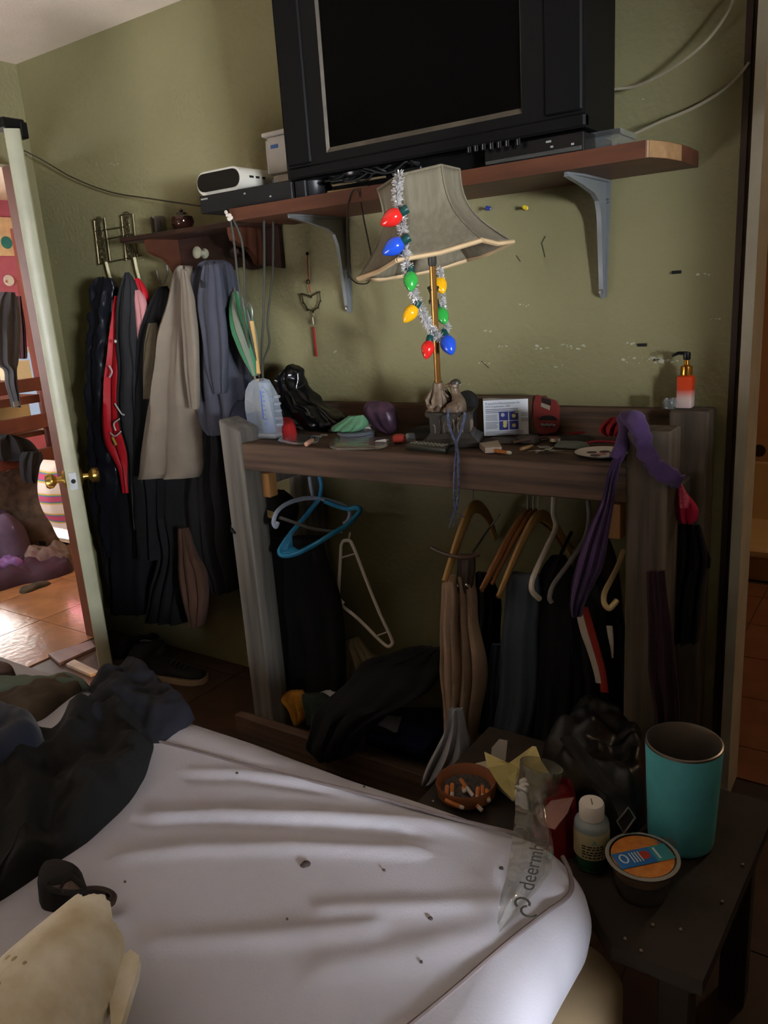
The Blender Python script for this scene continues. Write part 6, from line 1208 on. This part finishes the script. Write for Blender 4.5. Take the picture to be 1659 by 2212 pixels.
fs += [(NS*n+j, k+NS*n+j, k+NS*n+(j+1) % n, NS*n+(j+1) % n) for j in range(n)]+[(j, (j+1) % n, k+(j+1) % n, k+j) for j in range(n)]
b.add(vs, fs); b.build('foam_tube', fm, t, angle=70)
b = B(); q0 = at(255, 2040, z=zc+.02); 
P = [at(p[0], p[1], z=zc+.005) for p in ((236, 2150), (252, 2070), (264, 2052), (272, 2060), (282, 2050), (301, 2064), (297, 2096), (280, 2150), (262, 2212), (240, 2225))]
b.prism(P, (0, 0, -.015)); b.build('torn_flap', fm, t, smooth=False)
b = B()
for j in range(16):
    a = rg.uniform(.3, 1.9); f = rg.uniform(.2, .56); p = A+ax*(L_*f)+sd*(math.cos(a)*R_*.985)+Vector((0, 0, math.sin(a)*R_*.985)); nrm = sd*math.cos(a)+Vector((0, 0, math.sin(a))); r = rg.uniform(.003, .008); b.lathe([(r*1.1, -.001), (r*.7, .0015), (.0005, .0022)], p, nrm, 9)
b.build('brown_stain', M('brown_foam_stain', (176, 160, 120), .85, var=.2), t, kind='stuff')

# ------------------------------------------------------------------ low bench by the bed
bench_m = M('dark_worn_bench_wood', (46, 39, 33), .6, rgb2=(60, 50, 42), scale=12, bump=.2)
NZ = .45
t = thing('low_bench', (-.5, -.85, 0), 'low dark worn wooden bench between the bed and the hanging clothes', 'bench')
P = [(-.778, -.63), (-.158, -.63), (-.186, -1.122), (-.322, -1.122), (-.395, -1.038), (-.778, -1.038)]
b = B(); b.prism([(x, y, NZ) for x, y in P], (0, 0, -.026)); b.build('bench_top', bench_m, t, smooth=False)
b = B(); Q = [(-.76, -.648), (-.18, -.648), (-.205, -1.09), (-.33, -1.09), (-.405, -1.02), (-.76, -1.02)]
for a, c in zip(Q, Q[1:]+Q[:1]):
    d = Vector((c[0]-a[0], c[1]-a[1], 0)).normalized(); nn = Vector((-d.y, d.x, 0))*-.018; b.prism([Vector((a[0], a[1], NZ-.026)), Vector((c[0], c[1], NZ-.026)), Vector((c[0], c[1], NZ-.026))+nn, Vector((a[0], a[1], NZ-.026))+nn], (0, 0, -.035))
b.build('apron', bench_m, t, smooth=False)
for x, y in ((-.73, -.675), (-.21, -.675), (-.235, -1.06), (-.73, -.985)): b = B(); b.box((x-.025, y-.025, 0), (x+.025, y+.025, NZ-.026), ch=.003); b.build('leg', bench_m, t)
b = B(); b.prism([(-.26, -1.03, 0), (-.24, -1.03, 0), (-.225, -1.05, 0), (-.26, -1.06, 0)], (0, 0, .30)); o = b.build('wood_offcut', M('dark_red_wood', (84, 52, 36), .6)); tag(o, 'upright dark reddish offcut beneath the front of the bench', 'offcut')
b = B(); b.box((-.20, -1.17, 0), (-.13, -1.10, .10), ch=.004); o = b.build('small_box', M('dark_board', (60, 50, 40), .7)); tag(o, 'small dark box on the floor tiles beneath the bench corner', 'box')
NE = NZ+.0012
def N_(px, py, dz=0): return at(px, py, z=NZ+dz)
# ashtray with cigarette ends
c = N_(1008, 1722); R_ = .062
t = thing('ashtray', (c.x, c.y, NE), 'round brown wooden ashtray full of cigarette ends on the bench', 'ashtray')
b = B(); b.lathe([(R_*.7, 0), (R_*.95, .012), (R_, .036), (R_*.97, .040), (R_*.9, .036), (R_*.8, .014), (.001, .012)], (c.x, c.y, NE), n=36); b.build('bowl', M('brown_ashtray_wood', (130, 78, 44), .5, var=.15), t)
b = B(); b.lathe([(R_*.84, .019), (.001, .021)], (c.x, c.y, NE), n=24, cap=False); b.build('ash', M('grey_ash', (96, 88, 84), .95, rgb2=(60, 54, 50), scale=120, bump=.8, bscale=90), t, kind='stuff')
for p0, p1, f, w_ in (((966, 1698), (964, 1722), .8, 'outermost of the two upright cigarette ends side by side in the ashtray'), ((977, 1694), (976, 1720), .75, 'inner one of the two upright cigarette ends side by side in the ashtray'), ((995, 1684), (1022, 1720), .5, 'long slanting cigarette end with white paper across the ashtray'),
        ((962, 1728), (1002, 1746), .8, 'orange cigarette end lying along the ashtray rim next to the bed'), ((1033, 1702), (1030, 1732), .65, 'first of three cigarette ends in a row, beside the long slanting one'), ((1042, 1698), (1043, 1726), .7, 'middle of the three cigarette ends in a row in the ashtray'), ((1052, 1706), (1056, 1732), .8, 'last of three cigarette ends in a row, by the ashtray wall'),
        ((1030, 1740), (1042, 1752), .3, 'short white stub lying below the row of cigarette ends'), ((1000, 1700), (1004, 1712), .4, 'tiny stub half buried in ash at the middle of the ashtray')):
    A, C_ = at(*p0, z=NZ+.032), at(*p1, z=NZ+.026); cig(A, C_, .0042, w_, 'cigarette ends in the ashtray', at_=f)
# yellow paper, white slip
ypm = M('pale_yellow_paper', (214, 200, 132), .75, var=.08, bump=.2, bscale=20); ypm2 = M('pale_paper', (214, 206, 180), .75)
t = thing('yellow_paper', N_(1120, 1680), 'crumpled pale yellow papers heaped on the bench behind the ashtray', 'paper')
def sheetpoly(pts, zs, mat, name):
    b = B(); P = [at(p[0], p[1], z=NZ+z) for p, z in zip(pts, zs)]; c = sum(P, Vector())/len(P); c.z += .004
    b.add(P+[c], [(i, (i+1) % len(P), len(P)) for i in range(len(P))]); return b.build(name, mat, t, thick=.001, smooth=False)
sheetpoly([(1015, 1652), (1048, 1644), (1085, 1660), (1110, 1700), (1108, 1732), (1060, 1690), (1024, 1668)], [.03, .045, .04, .02, .008, .012, .02], ypm2, 'paper_leaf')
sheetpoly([(1046, 1624), (1060, 1640), (1100, 1648), (1150, 1612), (1158, 1613), (1170, 1645), (1216, 1712), (1190, 1728), (1120, 1735), (1075, 1690), (1052, 1655)], [.06, .05, .055, .06, .062, .05, .012, .01, .012, .03, .045], ypm, 'paper_leaf')
sheetpoly([(1054, 1658), (1100, 1650), (1122, 1660), (1120, 1700), (1112, 1732), (1080, 1700)], [.058, .066, .06, .05, .03, .045], M('olive_yellow_paper', (178, 168, 104), .75, var=.1), 'paper_leaf')
t = thing('paper_slip', N_(1075, 1640), 'white torn paper slip standing up behind the yellow papers', 'paper')
b = B(); y_ = N_(1080, 1668).y; b.prism([at(*p, y=y_) for p in ((1060, 1652), (1062, 1615), (1078, 1597), (1096, 1600), (1092, 1640), (1088, 1662), (1066, 1660))], (0, .0012, 0)); b.build('slip', M('off_white_paper', (196, 188, 176), .75), t, smooth=False)
# clear bag with a blue-grey printed word: bag mouth on the bench, tail over the mattress corner
bagc = clear('clear_bag_thick', (240, 240, 236), .30, .12, haze=.16, hazecol=(196, 196, 186))
t = thing('clear_bag', onsheet([(1110, 1990)])[0], 'clear plastic bag with grey lettering draped over the mattress corner', 'bag')
b = B(); rows = [((1074, 2012), (1080, 2030)), ((1082, 1960), (1118, 1990)), ((1092, 1910), (1165, 1940)), ((1100, 1868), (1190, 1900)), ((1106, 1830), (1192, 1866)), ((1110, 1800), (1196, 1838))]
rows = [[onsheet([a], .010)[0], onsheet([c], .010)[0]] for a, c in rows]
for i, r in enumerate(rows): 
    r[0].z += .002; 
rows[-1][1].z -= .012; rows[-2][1].z -= .008
rows.append([at(1113, 1745, z=NZ+.09), at(1190, 1790, z=NZ+.09)]); rows.append([at(1112, 1700, z=NZ+.10), at(1180, 1730, z=NZ+.10)]); rows.append([at(1118, 1660, z=NZ+.085), at(1185, 1690, z=NZ+.085)])
Ls, Rs = spline([r[0] for r in rows], 6), spline([r[1] for r in rows], 6)
def fb(u, v):
    i = v*(len(Ls)-1); k = min(int(i), len(Ls)-2); f = i-k; a, c = Ls[k].lerp(Ls[k+1], f), Rs[k].lerp(Rs[k+1], f); p = a.lerp(c, u); p.z += .006*math.sin(PI*u)+.005*noise.noise(p*30)+.004*math.sin(u*14+v*3)*u; return p
b.grid(14, 60, fb); b.build('bag_film', bagc, t, angle=80)
lt = M('grey_bag_print', (86, 86, 80), .6)
A, C_ = onsheet([(1150, 1962)], .022)[0], onsheet([(1183, 1830)], .022)[0]
dr = (C_-A); up_ = Vector((0, 0, 1)).cross(dr).normalized()
text('printed_word', 'deermhil', A+dr*.06, dr, up_, .034, lt, t)
b = B(); q = onsheet([(1128, 1978)], .022)[0]; b.tube([q+Vector((math.cos(a*.55)*.012*(1-.03*a), math.sin(a*.55)*.010, 0)) for a in range(9)], .0022, 6, flat=((0, 0, 1), .3)); b.tube([q+Vector((.016+math.cos(2.2+a*.5)*.012, -.010+math.sin(2.2+a*.5)*.010, 0)) for a in range(9)], .0022, 6, flat=((0, 0, 1), .3)); b.build('printed_swirl', lt, t)
# clear cup bottom standing in the bag
c = N_(1165, 1745); c.y += .04
b = B(); ax = (at(1170, 1655, z=NZ+.14)-at(1150, 1760, z=NZ+.05)).normalized(); b.lathe([(.034, 0), (.037, .004), (.040, .07), (.041, .085), (.039, .085), (.036, .01), (.001, .008)], at(1152, 1745, z=NZ+.045), ax, 28); o = b.build('clear_cup', clear('clear_cup_plastic', (236, 236, 230), .4, .1, haze=.14, hazecol=(170, 170, 150))); tag(o, 'tilted clear plastic cup resting on the yellow papers', 'cup')
b = B(); q = at(1136, 1700, z=NZ+.125)
for k in range(7): b.lathe([(.001, 0), (.007, .003), (.004, .008)], q+Vector((random.uniform(-.012, .012), random.uniform(-.015, .015), random.uniform(-.004, .004))), (random.uniform(-1, 1), random.uniform(-1, 1), 1), 6)
o = b.build('white_tissue', M('white_tissue', (200, 196, 190), .9)); tag(o, 'white torn tissue bits caught in the clear cup', 'tissue')
# red wrapped thing
rm = M('dark_red_wrapper', (120, 24, 30), .35, var=.25, bump=.3, bscale=18)
t = thing('red_package', N_(1200, 1800), 'dark red crinkled packet with a pale label beside the white capped bottle', 'packet')
b = B(); heap(b, [(1150, 1790), (1165, 1830), (1200, 1855), (1240, 1850), (1250, 1800), (1245, 1750), (1215, 1738), (1180, 1748), (1158, 1765)], NZ, .085, seed=4, amp=.012, freq=16, rings=14, n=72); b.build('packet_body', rm, t, angle=60)
b = B(); b.add([at(p[0], p[1], z=NZ+z) for p, z in (((1162, 1762), .094), ((1190, 1730), .099), ((1240, 1722), .097), ((1226, 1756), .102), ((1198, 1792), .094), ((1172, 1784), .09))], [(5, 4, 3, 2, 1, 0)]); b.build('pale_label', M('dusty_pink_label', (150, 112, 104), .6), t, thick=.001, smooth=False)
# bottle with white cap and cream label
c = N_(1276, 1872); c.x -= .002; sb = .045/65*65
base = Vector((c.x, c.y+.01, NE)); topz = at(1274, 1732, y=base.y).z-NZ
t = thing('squeeze_bottle', base, 'slim bottle of green liquid with a white cap and cream label', 'bottle')
Rb = .0305; Hb = topz
b = B(); b.lathe([(Rb*.9, 0), (Rb, .004), (Rb, Hb*.66), (Rb*.95, Hb*.71), (Rb*.62, Hb*.77), (Rb*.6, Hb*.82)], base, n=30); b.build('bottle_body', M('milky_plastic', (150, 160, 162), .3, var=.05, spec=.5), t)
b = B(); b.lathe([(Rb*.915, .001), (Rb*1.012, .005), (Rb*1.012, Hb*.22)], base, n=30, cap=False); b.build('green_liquid', M('dark_green_liquid', (36, 84, 58), .25, var=.1), t)
b = B(); b.lathe([(Rb*.66, Hb*.77), (Rb*.72, Hb*.775), (Rb*.72, Hb*.965), (Rb*.66, Hb), (.001, Hb)], base, n=30); b.build('cap', M('white_ribbed_cap', (226, 220, 210), .5, var=.03), t)
b = B(); q = base+Vector((0, 0, Hb+.0002)); b.box((q.x-.001, q.y-.008, q.z), (q.x+.001, q.y+.008, q.z+.0008), rot=rotz(.5)); b.build('cap_groove', M('tan_scratch', (150, 130, 104), .6), t, smooth=False)
lb = B(); vdir = math.atan2(CAM.y-base.y, CAM.x-base.x); rl = Rb*1.02
def cyl(u, v): a = vdir-1.5+3.0*u; return base+Vector((math.cos(a)*rl, math.sin(a)*rl, Hb*(.22+.40*v)))
lb.grid(24, 2, cyl); lb.build('paper_label', M('cream_label_paper', (206, 194, 150), .6, var=.04), t)
dk = M('dark_brown_ink', (56, 44, 34), .7)
def ring_bar(a0, a1, v0, v1, mat, nm):
    q = B(); k = 8; 
    def g(u, v): a = vdir+a0+(a1-a0)*u; return base+Vector((math.cos(a)*(rl+.0004), math.sin(a)*(rl+.0004), Hb*(.22+.40*(v0+(v1-v0)*v))))
    q.grid(k, 1, g); return q.build(nm, mat, t)
rg = random.Random(2)
for v in (.52, .42, .30, .20, .08):
    a = -.55
    while a < .6: w_ = rg.uniform(.12, .26); ring_bar(a, min(a+w_, .68), v, v+.055, dk, 'label_word'); a += w_+.06
q = B(); q.add([base+Vector((math.cos(vdir+a)*(rl+.0005), math.sin(vdir+a)*(rl+.0005), Hb*(.22+.40*v))) for a, v in ((-.02, .64), (.34, .64), (.16, .86))], [(0, 1, 2)]); q.build('label_mark', M('pale_blue_mark', (150, 176, 170), .6), t, smooth=False)
# fruit cup
c = N_(1386, 1925); c.z = NE; Rc = .058
t = thing('fruit_cup', c, 'clear fruit cup of orange pieces with a blue band across its lid', 'fruit cup')
fcup = clear('cup_plastic', (220, 214, 205), .35, .15, haze=.4, hazecol=(96, 90, 84)); Hc = .066
b = B(); b.lathe([(Rc*.66, 0), (Rc*.70, .003), (Rc*.92, Hc-.006), (Rc*.94, Hc-.002), (Rc*1.04, Hc), (Rc*1.05, Hc+.003), (Rc*.9, Hc+.003)], c, n=36); b.build('cup_wall', fcup, t)
b = B(); b.lathe([(Rc*.80, Hc*.62), (Rc*.88, Hc-.008), (Rc*.88, Hc+.0034)], c, n=30); b.build('orange_pieces', M('orange_fruit', (206, 116, 44), .4, rgb2=(226, 150, 70), scale=60, bump=.4), t)
b = B(); b.lathe([(Rc*1.04, Hc+.0036), (Rc*1.0, Hc+.0048), (Rc*.93, Hc+.0048)], c, n=36, cap=False); b.build('lid_rim', M('frosted_rim', (150, 148, 138), .4), t)
u_ = (at(1440, 1852, z=NZ+Hc)-at(1338, 1874, z=NZ+Hc)).normalized(); v_ = Vector((-u_.y, u_.x, 0)); lc = c+Vector((0, 0, Hc+.0042))
b = B(); b.prism([lc+u_*(-Rc*.84)+v_*(-Rc*.36), lc+u_*(Rc*.30)+v_*(-Rc*.36), lc+u_*(Rc*.30)+v_*(Rc*.28), lc+u_*(-Rc*.84)+v_*(Rc*.28)], (0, 0, .0006)); b.build('blue_band', M('bright_blue_band', (52, 120, 190), .45), t, smooth=False)
b = B(); b.prism([lc+u_*(Rc*.30)+v_*(-Rc*.36), lc+u_*(Rc*.84)+v_*(-Rc*.36), lc+u_*(Rc*.84)+v_*(Rc*.28), lc+u_*(Rc*.30)+v_*(Rc*.28)], (0, 0, .0006)); b.build('teal_band', M('teal_band', (66, 148, 152), .45), t, smooth=False)
b = B(); b.lathe([(Rc*.17, .0007), (.001, .0009)], lc+u_*(Rc*.06), n=16); b.build('red_emblem', M('red_emblem', (190, 60, 40), .5), t)
wt = M('white_lid_print', (225, 228, 226), .5)
b = B(); q = lc+u_*(-Rc*.58)+Vector((0, 0, .001)); b.tube([q+u_*(math.cos(a*PI/8)*Rc*.11)+v_*(math.sin(a*PI/8)*Rc*.17) for a in range(17)], .0014, 5, flat=((0, 0, 1), .4))
for k in range(4): q0_ = lc+u_*(-Rc*.36+Rc*.09*k)+Vector((0, 0, .0008)); b.prism([q0_+v_*(-Rc*.22), q0_+u_*(Rc*.03)+v_*(-Rc*.22), q0_+u_*(Rc*.03)+v_*(Rc*.18), q0_+v_*(Rc*.18)], (0, 0, .0004))
q0_ = lc+u_*(Rc*.40)+Vector((0, 0, .0008)); b.prism([q0_+v_*(-Rc*.26), q0_+u_*(Rc*.06)+v_*(-Rc*.26), q0_+u_*(Rc*.06)+v_*(Rc*.2), q0_+v_*(Rc*.2)], (0, 0, .0004)); b.build('lid_print', wt, t)
b = B(); q = c+Vector((math.cos(1.1)*Rc*1.0, math.sin(1.1)*Rc*1.0, Hc+.002)); b.lathe([(.016, 0), (.016, .0015)], q, (0, 0, 1), 16); b.build('pull_tab', fcup, t)
# teal tumbler
c = N_(1466, 1822); c.z = NE; c.y += .012
zt_ = at(1470, 1600, y=c.y).z-NZ; Rt = .0655
teal = M('matte_teal_coat', (112, 220, 232), .5, var=.05, scale=40, bump=.06, bscale=300)
t = thing('tumbler', c, 'tall matte teal steel tumbler without a lid on the bench', 'tumbler')
b = B(); b.lathe([(Rt*.80, 0), (Rt*.86, .004), (Rt*.88, .012), (Rt*1.0, zt_-.012), (Rt*1.0, zt_-.004)], c, n=44); b.f = [f for f in b.f if len(f) < 30 or f[0] != 4*44]; b.build('tumbler_body', teal, t)
b = B(); b.lathe([(Rt*1.0, zt_-.004), (Rt*1.0, zt_), (Rt*.96, zt_+.001), (Rt*.93, zt_-.004), (Rt*.80, .02), (.001, .016)], c, n=44, cap=False); b.build('steel_lining', M('brushed_steel', (150, 142, 134), .35, .9), t)
# black bag, glass-fronted phone
bg = M('black_vinyl', (20, 20, 21), .38, var=.2, spec=.5, bump=.25, bscale=60)
t = thing('black_bag', N_(1300, 1700), 'black vinyl bag slumped on the bench behind the bottle and tumbler', 'bag')
b = B(); heap(b, [(1170, 1650), (1230, 1740), (1300, 1800), (1350, 1812), (1395, 1780), (1398, 1690), (1390, 1620), (1340, 1575), (1260, 1570), (1200, 1600)], NZ, .10, seed=6, amp=.05, freq=9, rings=18, n=100, ridge=.006, rdir=(1, .3)); b.build('bag_body', bg, t, angle=75)
b = B(); P = [at(p[0], p[1], z=NZ+z) for p, z in (((1225, 1595), .11), ((1262, 1640), .125), ((1300, 1690), .12), ((1340, 1730), .10), ((1360, 1780), .08))]; b.tube(spline(P, 6), .016, 9, flat=((0, 0, 1), .35)); b.build('bag_strap', M('black_webbing', (18, 18, 18), .7), t)
t = thing('clear_case', N_(1355, 1760), 'small clear edged black case leaning on the black bag', 'case')
P = [at(p[0], p[1], z=NZ+z) for p, z in (((1337, 1772), .085), ((1352, 1798), .07), ((1376, 1764), .10), ((1362, 1742), .115))]; nn = (P[1]-P[0]).cross(P[3]-P[0]).normalized()*.008
b = B(); b.prism(P, nn); b.build('case_body', M('glossy_black', (14, 14, 15), .22), t, smooth=False)
b = B(); P = [p+nn for p in P] if nn.z > 0 else P; b.tube(P+[P[0]], .0018, 6); b.build('case_edge', M('pale_grey_edge', (130, 126, 120), .3), t)
for px, py in ((1003, 0),): pass
b = B()
for px, py in ((1454, 1878), (1462, 1884), (1350, 2030), (1385, 2056), (1560, 1950), (1605, 1870), (1410, 2000), (1470, 2010)):
    q = N_(px, py); b.lathe([(.0005, 0), (.003, .001), (.002, .003), (.0005, .0035)], (q.x, q.y, NE), (.1, .1, 1), 6)
o = b.build('crumb', M('pale_crumb', (150, 140, 124), .8)); o['kind'] = 'stuff'; tag(o, 'pale crumbs scattered on the dark bench top', 'crumbs')
